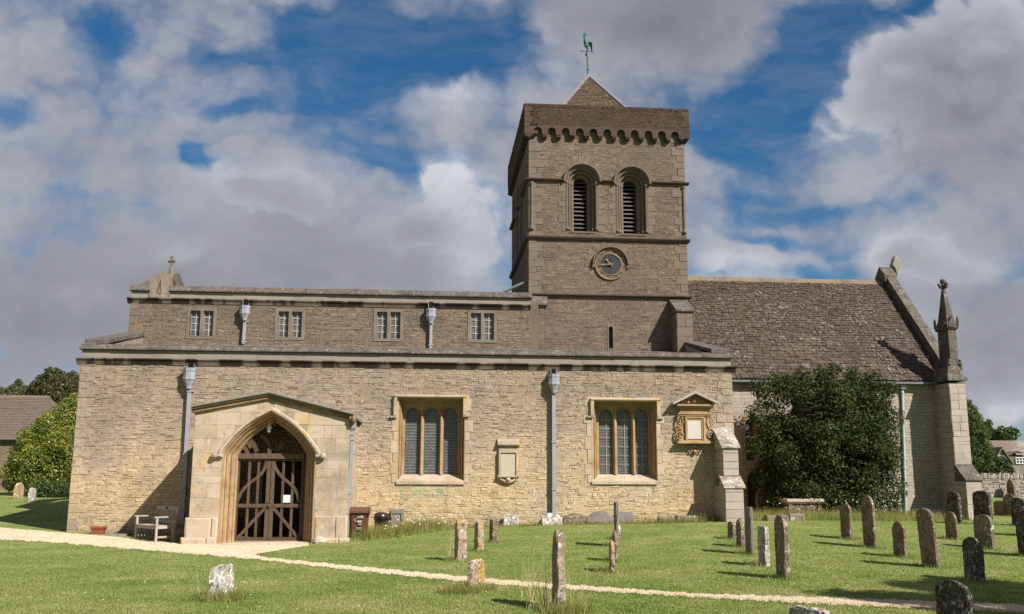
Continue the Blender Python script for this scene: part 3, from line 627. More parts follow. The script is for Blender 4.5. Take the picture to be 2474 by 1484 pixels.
# ---- rainwater pipes
def downpipe(Y, hop, pts, zh, mat=None, r=.055, scale=1, collars=(), shoe=False):
    """hop: hopper px (u, v top, v bottom); pts: px down the pipe"""
    m = MB(); d = .13
    cu = PX(hop[0], hop[1], Y-d); zt = PZ(hop[0], hop[1], Y-d); zb = PZ(hop[0], hop[2], Y-d); h = zt-zb; R0 = .19*scale
    pp = [Vector((PX(u, v, Y-d), Y-d, PZ(u, v, Y-d))) for u, v in pts]
    pp = [Vector((cu, Y-d, zb+.02))]+pp
    def sq(a, b, w, e): m.add([(a.x-w, a.y-e, a.z), (a.x+w, a.y-e, a.z), (a.x+w, a.y+e, a.z), (a.x-w, a.y+e, a.z), (b.x-w, b.y-e, b.z), (b.x+w, b.y-e, b.z), (b.x+w, b.y+e, b.z), (b.x-w, b.y+e, b.z)], [(0, 1, 2, 3), (7, 6, 5, 4), (0, 4, 5, 1), (1, 5, 6, 2), (2, 6, 7, 3), (3, 7, 4, 0)])
    for a, b in zip(pp[:-1], pp[1:]): sq(a, b, r, r*.85)
    for t in collars:
        zz = PZ(pts[0][0], t, Y-d); 
        for a, b in zip(pp[:-1], pp[1:]):
            if b.z <= zz <= a.z:
                q = a+(b-a)*((a.z-zz)/(a.z-b.z)); sq(q+Vector((0, 0, .03)), q-Vector((0, 0, .03)), r*1.3, r*1.2)
                sq(q+Vector((0, 0, .055)), q+Vector((0, 0, .04)), r*1.2, r*1.1); m.box(q.x-r*1.9, q.x+r*1.9, Y-.05, Y+.02, q.z-.02, q.z+.02)
    o = part(m, 'downpipe', mat or M_pipe, bevel=.006)
    m = MB(); m.lathe([(R0*.42, -h-.0), (R0*.5, -h*.86), (R0*.85, -h*.62), (R0, -h*.56), (R0*1.03, -h*.5), (R0*.93, -h*.47), (R0*.93, -h*.2), (R0*1.0, -h*.14), (R0*1.03, 0), (R0*.85, 0), (R0*.8, -.05)], (cu, Y-.19, zt), 8, rot=math.pi/8, sy=.85)
    part(m, 'hopper', mat or M_pipe, parent=o)
    if zh:
        m = MB(south(Y)); z2 = PZ(hop[0], zh, Y); m.mbox(cu-.1, cu+.1, zt-.04, z2, -.02, .05, 0); m.mbox(cu-.075, cu+.07, zt-.02, z2-.01, .05, .14, 1); m.mbox(cu-.1, cu-.075, zt-.03, z2-.04, .04, .17, 0)  # solid black block paints the shade inside the spout mouth
        part(m, 'spout', [M_lead, M_dark], parent=o)
downpipe(Y0, (460, 890, 940), [(458, 940), (440, 1268)], 877, collars=(945, 1098, 1186, 1262))
downpipe(Y0, (1337, 905, 950), [(1337, 960), (1338, 1262)], 892, collars=(952, 1068, 1182, 1240))
downpipe(Y1, (593, 740, 775), [(591, 785), (588, 832)], 724, collars=(776, 826), r=.05, scale=.98)
downpipe(Y1, (1041, 747, 782), [(1041, 790), (1040, 842)], 730, collars=(784, 834), r=.05, scale=.98)

# ---- clerestory
wc = south(Y1)
k0, k1, k2, k3 = [PZ(981, y, Y1) for y in (702, 716, 731, 743)]
XC = PX(312, 790, Y1)
cw = []
for a, b, t, s in ((459, 515, 751, 812), (672, 729, 753, 815), (910, 967, 754, 818), (1137, 1193, 757, 821)):
    cw.append((PX(a, 780, Y1), PX(b, 780, Y1), PZ((a+b)/2, s, Y1), PZ((a+b)/2, t, Y1)))
mb = MB(wc)
mb.plate([(XC, zr1-1.2), (XT+.3, zr1-1.2), (XT+.3, k3+.3), (XC, k3+.3)], [[(a, c), (b, c), (b, d), (a, d)] for a, b, c, d in cw], -.5, 0, 1)
mb.box(XC, XC+.5, Y1+.45, Y1+7.4, 4, k2, 1); mb.box(XC+.5, XT, Y1+7.1, Y1+7.5, 0, k2, 1)
z = zr1-.8; k = 0
while z < k3-.05:
    h = U(.2, .34); z2 = min(z+h, k3); w = .45 if k % 2 else .26
    mb.mbox(XC-.012, XC+w, z+.004, z2-.004, -.2, .018, 0, .008); z = z2; k += 1
stones(mb, XC+.3, XT, zr1-.75, k3, (.045, .11), (.07, .34), (.002, .017), [rect_hole(a-.13, b+.13, c-.1, d+.12) for a, b, c, d in cw], .013, .009, .008, 0, 1.3, .15)
part(mb, 'clerestory_wall', [M_clere, M_tmortar, M_ashlar])
for a, b, c, d in cw:
    m = MB(wc); lw = (b-a-.1)/2
    outer = [(a-.11, c-.1), (b+.11, c-.1), (b+.11, d+.11), (a-.11, d+.11)]
    L = [[(a, c), (a+lw, c), (a+lw, d), (a, d)], [(b-lw, c), (b, c), (b, d), (b-lw, d)]]
    m.plate(outer, L, -.07, .024); 
    for q in L:
        rc = [(q[0][0], q[0][1]), (q[0][0], q[2][1]), (q[1][0], q[2][1]), (q[1][0], q[0][1])]
        m.loft([rc, [(x+(.035 if i < 2 else -.035), z-(.035 if i in (1, 2) else 0)) for i, (x, z) in enumerate(rc)]], [-.07, -.11])
        m.add([wc(q[0][0], c+.04, -.13), wc(q[1][0], c+.04, -.13), wc(q[1][0], c-.02, .03), wc(q[0][0], c-.02, .03)], [(3, 2, 1, 0)])
    o = part(m, 'window', M_cfr)
    m = MB(wc); m.mbox(a, b, c, d, -.15, -.12); part(m, 'glazing', M_glass, parent=o)
    m = MB(wc)
    for q in L:
        x0, x1 = q[0][0], q[1][0]; cx = (x0+x1)/2
        m.mbox(cx-.009, cx+.009, c, d, -.118, -.09)
        for k in (1, 2, 3): z = c+(d-c)*k/4; m.mbox(x0, x1, z-.009, z+.009, -.118, -.093)
        for x in (x0+.012, x1-.012): m.mbox(x-.008, x+.008, c, d, -.118, -.1)
        for k in range(1, 8):
            z = c+(d-c)*k/8; m.tube([wc(x0, z, -.117), wc(x1, z+.12, -.117)], .003, 3); m.tube([wc(x1, z, -.117), wc(x0, z+.12, -.117)], .003, 3)
    part(m, 'glazing_bars', M_bar, parent=o)
mb = MB(wc); xe = XT+.02
mb.strip([(-.4, k2), (.03, k2), (.12, k2-.012), (.12, k2-.05), (.08, k2-.08), (.035, k3+.012), (.03, k3-.012), (-.4, k3-.012)], XC-.12, xe)
part(mb, 'string_course', M_soot)
mb = MB(wc); xs = PX(412, 700, Y1); u = XC
while u < xe-.01:
    w = min(U(.7, 1.5), xe-u)
    if xe-u-w < .3: w = xe-u
    mb.strip([(-.4, k1-.01), (.015, k1-.01), (.015, k2), (-.4, k2)], u+.002, u+w-.002); u += w
part(mb, 'parapet_band', M_band)
for s0, s1 in ((XC-.06, PX(365, 700, Y1)), (xs, xe+.06)):
    mb = MB(wc); u = s0
    while u < s1-.01:
        w = min(U(.7, 1.3), s1-u)
        if s1-u-w < .3: w = s1-u
        e = U(-.012, .012)
        mb.strip([(-.42, k1), (.05, k1), (.115+e, k1+.012), (.115+e, k1+.05), (.02, k0-.0+e), (-.2, k0+.03+e), (-.42, k0+.02)], u+.003, u+w-.003); u += w
    part(mb, 'parapet_coping', M_lich)
# west gable: raking stones rising to the ridge, dial stone and cross
mb = MB(); zg0, zg1 = k0-.02, PZ(391, 658, Y1+3.7)
for k in range(6):
    t0, t1 = k/6, (k+1)/6; y0, y1 = Y1+.3+3.5*t0, Y1+.3+3.5*t1-.006; q0, q1 = zg0+(zg1-zg0)*t0, zg0+(zg1-zg0)*t1
    for yy in (0, 1):
        A, B = (y0, y1) if not yy else (2*(Y1+3.8)-y0, 2*(Y1+3.8)-y1)
        mb.add([(x, y, z+d) for d in (-.5, 0) for x, y, z in ((XC-.06, A, q0), (XC+.5, A, q0), (XC+.5, B, q1), (XC-.06, B, q1))], [(3, 2, 1, 0), (4, 5, 6, 7), (0, 1, 5, 4), (1, 2, 6, 5), (2, 3, 7, 6), (3, 0, 4, 7)])
part(mb, 'gable_coping', M_lich)
mb = MB(wc)
mb.plate([(PX(u, v, Y1), PZ(u, v, Y1)) for u, v in ((361, 722), (363, 677), (384, 661), (392, 656.5), (406, 660), (411, 668), (412, 722))], [], -.34, .06)
o = part(mb, 'sundial_stone', M_sund, 'gabled stone with a scratched red sundial', bevel=.02)
mb = MB(wc); T = lambda u, v: wc(PX(u, v, Y1), PZ(u, v, Y1), .066)
for a, b in (((390, 678), (384, 704)), ((390, 678), (389, 712)), ((390, 678), (378, 708)), ((381, 706), (389, 712))): mb.tube([T(*a), T(*b)], .013, 5)
part(mb, 'gnomon', M_iron, parent=o)
mb = MB(); YX = Y1+.45; C3 = lambda u, v: Vector((PX(u, v, YX), YX, PZ(u, v, YX)))
b0, b1 = C3(413, 672), C3(416, 620)
mb.tube([b0-Vector((0, 0, .3)), b0+(b1-b0)*.35, b0+(b1-b0)*.5, b0+(b1-b0)*.72, b1], [.1, .075, .05, .045, .05], 8)
q = b0+(b1-b0)*.78
mb.tube([q-Vector((.13, -.05, 0)), q+Vector((.13, -.05, 0))], [.05, .05], 8)
part(mb, 'gable_cross', M_cfr)
mb = MB(); mb.tube([C3(416, 668), C3(420, 676), C3(427, 694)], .05, 6); part(mb, 'cross_stay', M_iron)
mb = MB(); zn = k1
mb.add([(XC+.4, Y1+.35, zn-.1), (XT, Y1+.35, zn-.1), (XT, Y1+3.75, zn+.45), (XC+.4, Y1+3.75, zn+.45), (XT, Y1+7.2, zn-.1), (XC+.4, Y1+7.2, zn-.1)], [(0, 1, 2, 3), (3, 2, 4, 5)])
part(mb, 'nave_roof', M_lead)

# ---- tower
wt = south(YT); ww = west(XT); XTR = XT+WT
S1, S2, S3, ZTP = PZ(1277, 432, YT), PZ(1277, 571, YT), PZ(1278, 710, YT), 15.165
def ring_stones(m, cx, cz, r0, r1, a0, a1, n, d=.02, mat=0):
    for k in range(n):
        b0, b1 = a0+(a1-a0)*(k+.06)/n, a0+(a1-a0)*(k+.94)/n; rr = r1+U(-.04, .05)
        q = [(cx+r*math.cos(a), cz+r*math.sin(a)) for a, r in ((b0, r0), (b0, rr), (b1, rr), (b1, r0))]
        dd = d+U(-.006, .006); pts = [m.M(u, z, 0) for u, z in q]+[m.M(u, z, dd) for u, z in q]
        m.add(pts, [(4, 5, 6, 7), (0, 1, 5, 4), (1, 2, 6, 5), (2, 3, 7, 6), (3, 0, 4, 7)], mat)
bel = [(PX(1405, 480, YT), PZ(1405, 441, YT), PZ(1405, 556, YT)), (PX(1525.5, 480, YT), PZ(1525.5, 447, YT), PZ(1525.5, 562, YT))]
belw = [(YT+DT/2-.87, bel[0][1], bel[0][2]), (YT+DT/2+.87, bel[0][1], bel[0][2])]
xc, zck = PX(1473.5, 640, YT), PZ(1473.5, 640, YT)
zlow = 4.0
mb = MB(wt)
sl = (PX(1475, 815, YT), PZ(1475, 842, YT), PZ(1475, 794, YT))
slit = roundarch(sl[0], sl[2], .075, sl[1], 8)
r0 = .6
mb.plate([(XT, zlow), (XTR, zlow), (XTR, ZTP), (XT, ZTP)], [roundarch(x, z, r0, zb-.05) for x, z, zb in bel]+[slit], -.9, 0, 1)
mb.M = ww
mb.plate([(YT+.9, zlow), (YT+DT-.9, zlow), (YT+DT-.9, ZTP), (YT+.9, ZTP)], [roundarch(x, z, r0, zb-.05) for x, z, zb in belw], -.9, 0, 1)
mb.box(XTR-.9, XTR-.003, YT+.9, YT+DT, zlow, ZTP, 1); mb.box(XT+.003, XTR-.9, YT+DT-.9, YT+DT, zlow, ZTP, 1)
for M, u0, u1, holes, bl in ((wt, XT, XTR, 'S', bel), (ww, YT, YT+DT, 'W', belw)):
    mb.M = M; random.seed(21 if holes == 'S' else 22)
    hs = [arch_hole(x, z, .72, .9, zb-.08, True) for x, z, zb in bl]
    # dressed corners
    for s, e in ((1, u0), (-1, u1)):
        z = zlow+1.6; k = 0 if s > 0 else 1
        while z < 14.1:
            h = U(.2, .34); w = (.46 if k % 2 else .27)*U(.92, 1.1); a, b = sorted((e-s*.012, e+s*w))
            mb.mbox(a, b, z+.005, z+h-.005, -.2, .02+U(-.003, .003), 2, .008); z += h; k += 1
    for x, z, zb in bl:                                               # jamb stones
        for s in (-1, 1):
            q = zb-.06; k = 0
            while q < z-.02:
                h = U(.22, .36); w = (.26 if k % 2 else .14); a, b = sorted((x+s*r0, x+s*(r0+w))); mb.mbox(a, b, q+.005, min(q+h, z)-.005, -.1, .02, 2, .008); q += h; k += 1
        ring_stones(mb, x, z, .7, .98, .1, math.pi-.1, 26, .016, 0)
    if holes == 'S':
        ring_stones(mb, xc, zck, .66, .9, -.1, math.pi+.1, 30, .018, 0)
        hs += [lambda z, zt: (xc-.62, xc+.62) if zck-.55 < z < zck+.5 else None, rect_hole(sl[0]-.12, sl[0]+.12, sl[1]-.1, sl[2]+.14)]
    stones(mb, u0+.28, u1-.28, zlow+1.6, 14.15, (.05, .095), (.1, .36), (.002, .014), hs, .007, .004, .006, 0, .6, .12)
mb.M = wt; mb.plate([(sl[0]-.12, sl[1]-.08), (sl[0]+.12, sl[1]-.08), (sl[0]+.12, sl[2]+.13), (sl[0]-.12, sl[2]+.13)], [slit], -.1, .022, 2)
tower = part(mb, 'tower', [M_tower, M_tmortar, M_tash])
mb = MB(wt); mb.mbox(sl[0]-.1, sl[0]+.1, sl[1], sl[2]+.1, -.5, -.22); part(mb, 'slit_glazing', M_glass, parent=tower)

# string courses all round (broken at the belfry hoods)
mb = MB(wt)
def course(m, zt, segsS, segsW, h=.12, pr=.14, back=True):
    pf = [(-.1, zt), (.02, zt), (pr, zt-.035), (pr, zt-.075), (.09, zt-h), (.03, zt-h-.005), (-.1, zt-h)]
    m.M = wt
    for a, b in segsS: m.strip(pf, a, b)
    m.M = ww
    for a, b in segsW: m.strip(pf, a, b)
    if back: m.M = lambda u, z, d: (XTR+d, u, z); m.strip(pf, YT+.01, YT+DT)
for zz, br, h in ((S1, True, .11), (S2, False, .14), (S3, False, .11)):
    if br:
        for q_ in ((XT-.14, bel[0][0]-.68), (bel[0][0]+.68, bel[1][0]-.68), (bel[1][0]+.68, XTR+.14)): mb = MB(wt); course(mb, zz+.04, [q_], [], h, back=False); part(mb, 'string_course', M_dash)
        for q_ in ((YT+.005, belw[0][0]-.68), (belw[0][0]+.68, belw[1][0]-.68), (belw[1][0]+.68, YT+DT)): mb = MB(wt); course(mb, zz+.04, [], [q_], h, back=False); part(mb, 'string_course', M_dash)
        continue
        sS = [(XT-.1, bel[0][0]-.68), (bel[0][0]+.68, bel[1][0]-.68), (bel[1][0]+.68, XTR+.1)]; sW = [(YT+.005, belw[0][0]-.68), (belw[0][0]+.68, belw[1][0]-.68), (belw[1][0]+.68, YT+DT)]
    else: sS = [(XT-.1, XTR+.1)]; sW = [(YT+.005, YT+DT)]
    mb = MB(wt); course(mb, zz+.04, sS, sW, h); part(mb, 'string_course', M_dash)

# belfry windows
def belfry(M, x, z, zb):
    m = MB(M); n = 20
    st = [(.605, .02), (.585, .035), (.565, .005), (.545, .03), (.525, .03), (.505, -.005), (.495, -.14), (.47, -.145), (.455, -.11), (.42, -.11), (.395, -.14), (.385, -.28), (.365, -.285), (.35, -.255), (.31, -.255), (.275, -.28), (.26, -.33), (.25, -.8)]
    m.loft([roundarch(x, z, r, zb-.03, n) for r, d in st], [d for r, d in st])
    m.loft([roundarch(x, z, r, None, n) for r in (.715, .715, .68, .65, .63, .59)], [0, .13, .18, .17, .06, .0])
    for s in (-1, 1):                                                 # nook shafts with capitals and bases
        for r, d in ((.545, .0), (.437, -.14), (.33, -.285)):
            c = M(x+s*r, 0, d); m.lathe([(.036, zb+.17), (.036, z-.17)], (c[0], c[1], 0), 8)
            m.lathe([(.045, -.19), (.05, -.17), (.04, -.14), (.055, -.06), (.075, -.04), (.075, 0)], (c[0], c[1], z), 8); m.lathe([(.07, 0), (.065, .06), (.04, .1), (.05, .12), (.036, .16)], (c[0], c[1], zb+.02), 8)
        m.mbox(*sorted((x+s*.6, x+s*.5)), z-.03, z+.02, -.14, .06); m.mbox(*sorted((x+s*.5, x+s*.39)), z-.03, z+.02, -.28, -.085); m.mbox(*sorted((x+s*.388, x+s*.26)), z-.03, z+.02, -.4, -.23)
    m.add([M(x-.3, zb+.1, -.5), M(x+.3, zb+.1, -.5), M(x+.5, zb-.12, .03), M(x-.5, zb-.12, .03)], [(0, 1, 2, 3), (3, 2, 1, 0)])
    o = part(m, 'belfry_window', M_tash)
    m = MB(M); k = 0; q = zb+.03
    while q < z+.22:
        hw = .25 if q < z-.02 else math.sqrt(max(.0001, .25**2-(q+.02-z)**2))
        m.add([M(x-hw, q, -.42), M(x+hw, q, -.42), M(x+hw, q+.11, -.62), M(x-hw, q+.11, -.62), M(x-hw, q-.025, -.42), M(x+hw, q-.025, -.42), M(x+hw, q+.085, -.62), M(x-hw, q+.085, -.62)], [(0, 1, 2, 3), (7, 6, 5, 4), (4, 5, 1, 0), (3, 2, 6, 7), (0, 3, 7, 4), (1, 5, 6, 2)]); q += .158
    part(m, 'louvre', M_louvre, parent=o)
    m = MB(M); m.plate(roundarch(x, z, .255, zb-.02, n), [], -.72, -.66); part(m, 'painted_dark_backing', M_dark, parent=o)  # black sheet behind the louvres, the unlit belfry put into its colour
for q in bel: belfry(wt, *q)
for q in belw: belfry(ww, *q)
for x, s in ((XT+.1, 1), (XTR-.06, -1)):
    mb = MB(wt); zt_, zb_ = PZ(1283, 448, YT), PZ(1283, 548, YT)
    mb.lathe([(.05, zb_), (.05, zt_)], (x, YT-.035, 0), 8); mb.lathe([(.05, -.05), (.06, 0), (.085, .07), (.085, .11)], (x, YT-.035, zt_), 8); mb.lathe([(.085, -.1), (.08, -.03), (.05, .05)], (x, YT-.035, zb_), 8)
    part(mb, 'corner_shaft', M_tash)

# clock
mb = MB(wt); mb.loft([roundarch(xc, zck, r, None, 26) for r in (.675, .675, .645, .62, .60, .58)], [0, .12, .17, .16, .06, 0])
for s in (-1, 1): mb.mbox(*sorted((xc+s*.665, xc+s*.58)), zck-.12, zck+.01, -.02, .1)
clock = part(mb, 'clock', M_tash, 'round clock with gilded numeral ring and fluted dark dial')
C = lambda a, r, d: wt(xc+r*math.sin(a), zck+r*math.cos(a), d)
def disc_ring(m, prof, n=48, mat=None):
    k = len(prof); pts = [C(2*math.pi*j/n, r, d) for r, d in prof for j in range(n)]
    m.add(pts, [(i*n+j, (i+1)*n+j, (i+1)*n+(j+1) % n, i*n+(j+1) % n) for i in range(k-1) for j in range(n)], mat)
mb = MB(wt); disc_ring(mb, [(.575, -.01), (.575, .06), (.56, .075), (.535, .06), (.53, .045)]); disc_ring(mb, [(.415, .045), (.41, .065), (.395, .07), (.38, .055), (.375, .02)])
part(mb, 'gilded_rims', M_gilt, parent=clock)
mb = MB(wt); disc_ring(mb, [(.535, .046), (.41, .046)]); part(mb, 'numeral_band', M_dial, parent=clock)
mb = MB(wt); n = 24
for k in range(n):
    a0, a1, a2 = [2*math.pi*(k+t)/n for t in (0, .5, 1)]
    mb.add([C(a0, .38, .022), C(a1, .38, .06), C(a2, .38, .022), C(a0, .03, .04), C(a1, .03, .045), C(a2, .03, .04)], [(0, 3, 4, 1), (1, 4, 5, 2)])
disc_ring(mb, [(.06, .05), (.05, .07), (.001, .075)], 16)
part(mb, 'fluted_dial', M_dial, parent=clock)
ROM = ['XII', 'I', 'II', 'III', 'IIII', 'V', 'VI', 'VII', 'VIII', 'IX', 'X', 'XI']
for h, s in enumerate(ROM):
    mb = MB(wt)
    a = 2*math.pi*h/12; ws_ = {'I': .03, 'V': .058, 'X': .062}; tot = sum(ws_[c] for c in s); p = -tot/2
    def stroke(x0, y0, x1, y1, w=.017):
        dx, dy = x1-x0, y1-y0; L = math.hypot(dx, dy); nx, ny = -dy/L*w/2, dx/L*w/2
        pts = []
        for x, y in ((x0+nx, y0+ny), (x1+nx, y1+ny), (x1-nx, y1-ny), (x0-nx, y0-ny)):
            r = .472+y; pts.append((xc+r*math.sin(a)+x*math.cos(a), zck+r*math.cos(a)-x*math.sin(a)))
        mb.add([wt(u, z, .06) for u, z in pts]+[wt(u, z, .046) for u, z in pts], [(0, 1, 2, 3), (0, 4, 5, 1), (1, 5, 6, 2), (2, 6, 7, 3), (3, 7, 4, 0)])
    for c in s:
        w = ws_[c]; x = p+w/2; p += w
        if c == 'I': stroke(x, -.05, x, .05)
        if c == 'V': stroke(x-.02, .05, x, -.05); stroke(x+.02, .05, x, -.05, .01)
        if c == 'X': stroke(x-.022, .05, x+.022, -.05); stroke(x+.022, .05, x-.022, -.05, .01)
    part(mb, 'numeral', M_gilt, parent=clock)
for nm, ang, L, w in (('hour_hand', -39.5, .27, .045), ('minute_hand', 266, .4, .028)):
    mb = MB(wt); a = rad(ang); d0 = .085 if L < .3 else .105
    H = lambda r, o, d: wt(xc+r*math.sin(a)+o*math.cos(a), zck+r*math.cos(a)-o*math.sin(a), d)
    ol = [(-.1, -.012), (.03, -.02), (L*.6, -.008), (L*.72, -w), (L, 0), (L*.72, w), (L*.6, .008), (.03, .02), (-.1, .012)]
    mb.add([H(r, o, d0) for r, o in ol]+[H(r, o, d0+.012) for r, o in ol], [tuple(range(9)), tuple(range(17, 8, -1))]+[(i, 9+i, 9+(i+1) % 9, (i+1) % 9) for i in range(9)])
    part(mb, nm, M_gilt, parent=clock)

# corbelled brick parapet
OV = .19
zar, zsp_, zbo = .144, PZ(1299, 315.5, YT-OV), PZ(1299, 322.5, YT-OV)
acx = [PX(u, 315+i*1.75, YT-OV) for i, u in enumerate((1299.4, 1333, 1366.3, 1400.2, 1433.4, 1466.7, 1499.9, 1533.1, 1566.3, 1598.4, 1630.4))]
pw = acx[1]-acx[0]
mb = MB(wt); CORB = []
def parapet(M, a, b, cs):
    mb.M = M; zq_ = zsp_+zar+.04; mb.mbox(a, b, zq_, ZTP-.12, -.3, OV, 1)
    ed = [a]+[(p+q)/2 for p, q in zip(cs[:-1], cs[1:])]+[b]
    for c, l, r in zip(cs, ed[:-1], ed[1:]):
        l, r = l+.001, r-.001; arc = roundarch(c, zsp_, zar, None, 10)
        mb.plate([(l, zbo), (c-zar, zbo), (c-zar, zsp_), (l, zsp_)], [], -.3, OV, 1); mb.plate([(c+zar, zbo), (r, zbo), (r, zsp_), (c+zar, zsp_)], [], -.3, OV, 1)
        mb.loft([arc, [(l+(r-l)*i/10, zq_) for i in range(11)]], [OV, OV], 1); mb.loft([arc, arc], [OV, -.3], 1)
        mb.face([M(l, zsp_, OV), M(c-zar, zsp_, OV), M(l, zq_, OV)], 1); mb.face([M(c+zar, zsp_, OV), M(r, zsp_, OV), M(r, zq_, OV)], 1)
    M2 = lambda u, z, d: M(u, z, d+OV)
    mb.M = M2; stones(mb, a+.18, b-.18, zsp_+zar+.08, ZTP-.12, (.066, .078), (.1, .23), (.004, .016), (), .012, .003, .005, 0, .3, 0)
    for s, e in ((1, a), (-1, b)):
        z = zsp_+zar*.9; k = 0
        while z < ZTP-.14: w = .3 if k % 2 else .2; h = U(.17, .24); mb.mbox(*sorted((e, e+s*w)), z, min(z+h, ZTP-.12)-.006, -.02, .014, 1, .006); z += h; k += 1
    stones(mb, a, b, ZTP-.12, ZTP, (.12, .13), (.062, .075), (.01, .03), (), .01, .004, .005, 0, 0, 0)
    mb.mbox(a, b, ZTP-.13, ZTP-.005, -.3-OV, .004, 1)
    # carved corbels between the arches
    xs_ = [cs[0]-(cs[1]-cs[0])/2]+[(p+q)/2 for p, q in zip(cs[:-1], cs[1:])]+[cs[-1]+(cs[1]-cs[0])/2]
    for c in xs_:
        corb = MB(M); CORB.append(corb)
        w = U(.07, .095); h = U(.13, .18); zt2 = zbo+.0
        corb.loft([[(c-w*k1_, zt2-h*k2_), (c+w*k1_, zt2-h*k2_)] for k1_, k2_ in ((1.15, 0), (1.15, .25), (1, .32), (1, .6), (.85, .85), (.7, 1), (.7, 1.05))], [OV+.01, OV+.01, OV-.01, OV-.03+U(-.02, .03), OV*.5, .02, -.05])
        for s in (-1, 1): corb.add([M(c+s*w*k1_, zt2-h*k2_, d) for k1_, k2_, d in ((1.15, 0, OV+.01), (1, .32, OV-.01), (1, .6, OV-.03), (.85, .85, OV*.5), (.7, 1.05, -.05), (1.15, 0, -.05))], [(0, 1, 2, 3, 4, 5)])
random.seed(31)
parapet(wt, XT-OV, XTR+OV, acx)
nW = 13; stp = (DT-.3)/(nW-1)
parapet(lambda u, z, d: ww(u, z, d-.004), YT-OV, YT+DT+OV, [YT+.15+stp*i for i in range(nW)])
mb.box(XTR+.002, XTR+OV, YT+.16, YT+DT+OV, zbo, ZTP-.01, 1); mb.box(XT-OV+.5, XTR, YT+DT+.002, YT+DT+OV-.003, zbo, ZTP-.01, 1)
tp = part(mb, 'tower_parapet', [M_brick, M_dash])
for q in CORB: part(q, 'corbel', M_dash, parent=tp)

# pyramid roof with lead hips
ax, ay = XT+WT/2, YT+DT/2
ZA = PZ(1420.4, 184.3, ay); ax = PX(1420.4, 184.3, ay)
HB = 2.45; zbase = ZA-HB*1.5
mb = MB(); crn = [(ax-HB, ay-HB), (ax+HB, ay-HB), (ax+HB, ay+HB), (ax-HB, ay+HB)]
mb.add([(x, y, zbase) for x, y in crn]+[(ax, ay, ZA-.03)], [(0, 1, 4), (1, 2, 4), (2, 3, 4), (3, 0, 4)], 1)
sl_len = math.hypot(HB, ZA-zbase)
for rz in range(4):
    ca, sa = math.cos(rz*math.pi/2), math.sin(rz*math.pi/2)
    def Mp(u, s, d, ca=ca, sa=sa):
        t = s/sl_len; nx = (ZA-zbase)/sl_len; x, y, z = u, -HB*(1-t)-d*nx, zbase+(ZA-zbase)*t+d*HB/sl_len
        return (ax+x*ca-y*sa, ay+x*sa+y*ca, z)
    s = .02
    while s < sl_len-.1:
        e = .105; lim = HB*(1-(s+e)/sl_len); u = -lim
        while u < lim-.02:
            w = min(U(.12, .24), lim-u); t_ = U(.012, .028)
            mb.add([Mp(u+.004, s-.02, t_), Mp(u+w-.004, s-.02, t_+U(-.004, .004)), Mp(u+w-.004, s+e, .008), Mp(u+.004, s+e, .008), Mp(u+.004, s-.02, 0), Mp(u+w-.004, s-.02, 0)], [(0, 1, 2, 3), (4, 5, 1, 0)], 0); u += w
        s += e
pyr = part(mb, 'pyramid_roof', [M_pyr, M_tmortar])
mb = MB()
for x, y in crn: mb.tube([(x, y, zbase+.03), (ax, ay, ZA+.02)], [.085, .07], 6)
mb.lathe([(.13, -.12), (.09, .02), (.03, .1)], (ax, ay, ZA), 8)
part(mb, 'lead_hips', M_lead, parent=pyr)
# weathercock
q = lambda u, v: Vector((PX(u, v, ay), ay, PZ(u, v, ay)))
mb = MB(); top = q(1417.2, 119); mb.tube([(ax, ay, ZA-.1), q(1419, 150), top], [.045, .032, .022], 8)
for v, r in ((168, .06), (140, .045)): c = q(1419.5, v); mb.lathe([(.02, -.04), (r, 0), (.02, .04)], c, 8)
vane = part(mb, 'weathervane', M_copper, 'verdigris cockerel on a thin pole')
mb = MB(); c = q(1417.7, 124.5)
for dx, dy in ((1, 0), (0, 1)):
    mb.tube([c-Vector((dx*.24, dy*.34, 0)), c+Vector((dx*.24, dy*.34, 0))], .018, 6)
    for s in (-1, 1): e = c+Vector((dx*.24*s, dy*.34*s, 0)); mb.box(e.x-.035, e.x+.035, e.y-.012, e.y+.012, e.z-.035, e.z+.035)
part(mb, 'compass_arms', M_copper, parent=vane)
mb = MB(); path = [(1411.5, 89), (1412.2, 93), (1413, 98), (1414, 104), (1416, 110), (1418.5, 111.5), (1420.5, 108)]
mb.tube([q(*p) for p in path], [.04, .05, .06, .09, .11, .1, .055], 10)
hd_ = q(1412.5, 87); mb.lathe([(.01, -.06), (.06, -.02), (.06, .03), (.01, .07)], hd_, 8)
mb.tube([hd_+Vector((-.04, 0, 0)), hd_+Vector((-.12, 0, -.03))], [.03, .004], 5)
for k in range(4): b = hd_+Vector((-.03+.035*k, 0, .05)); mb.tube([b, b+Vector((.01, 0, .1-.012*k))], [.028, .008], 5)
for k in range(7):                                                    # sickle tail feathers
    t = k/6; b = q(1420, 109); mb.tube([b, b+Vector((.08+.04*t, .02*(k-3), .14-.12*t)), b+Vector((.15+.03*t, .03*(k-3), .04-.24*t)), b+Vector((.15, .03*(k-3), -.12-.16*t))], [.05, .045, .035, .01], 5)
for s in (-.05, .05): mb.tube([q(1417, 112)+Vector((0, s, 0)), q(1417, 119)+Vector((0, s*.3, 0))], [.035, .018], 5)
part(mb, 'cockerel', M_copper, parent=vane, smooth=True)

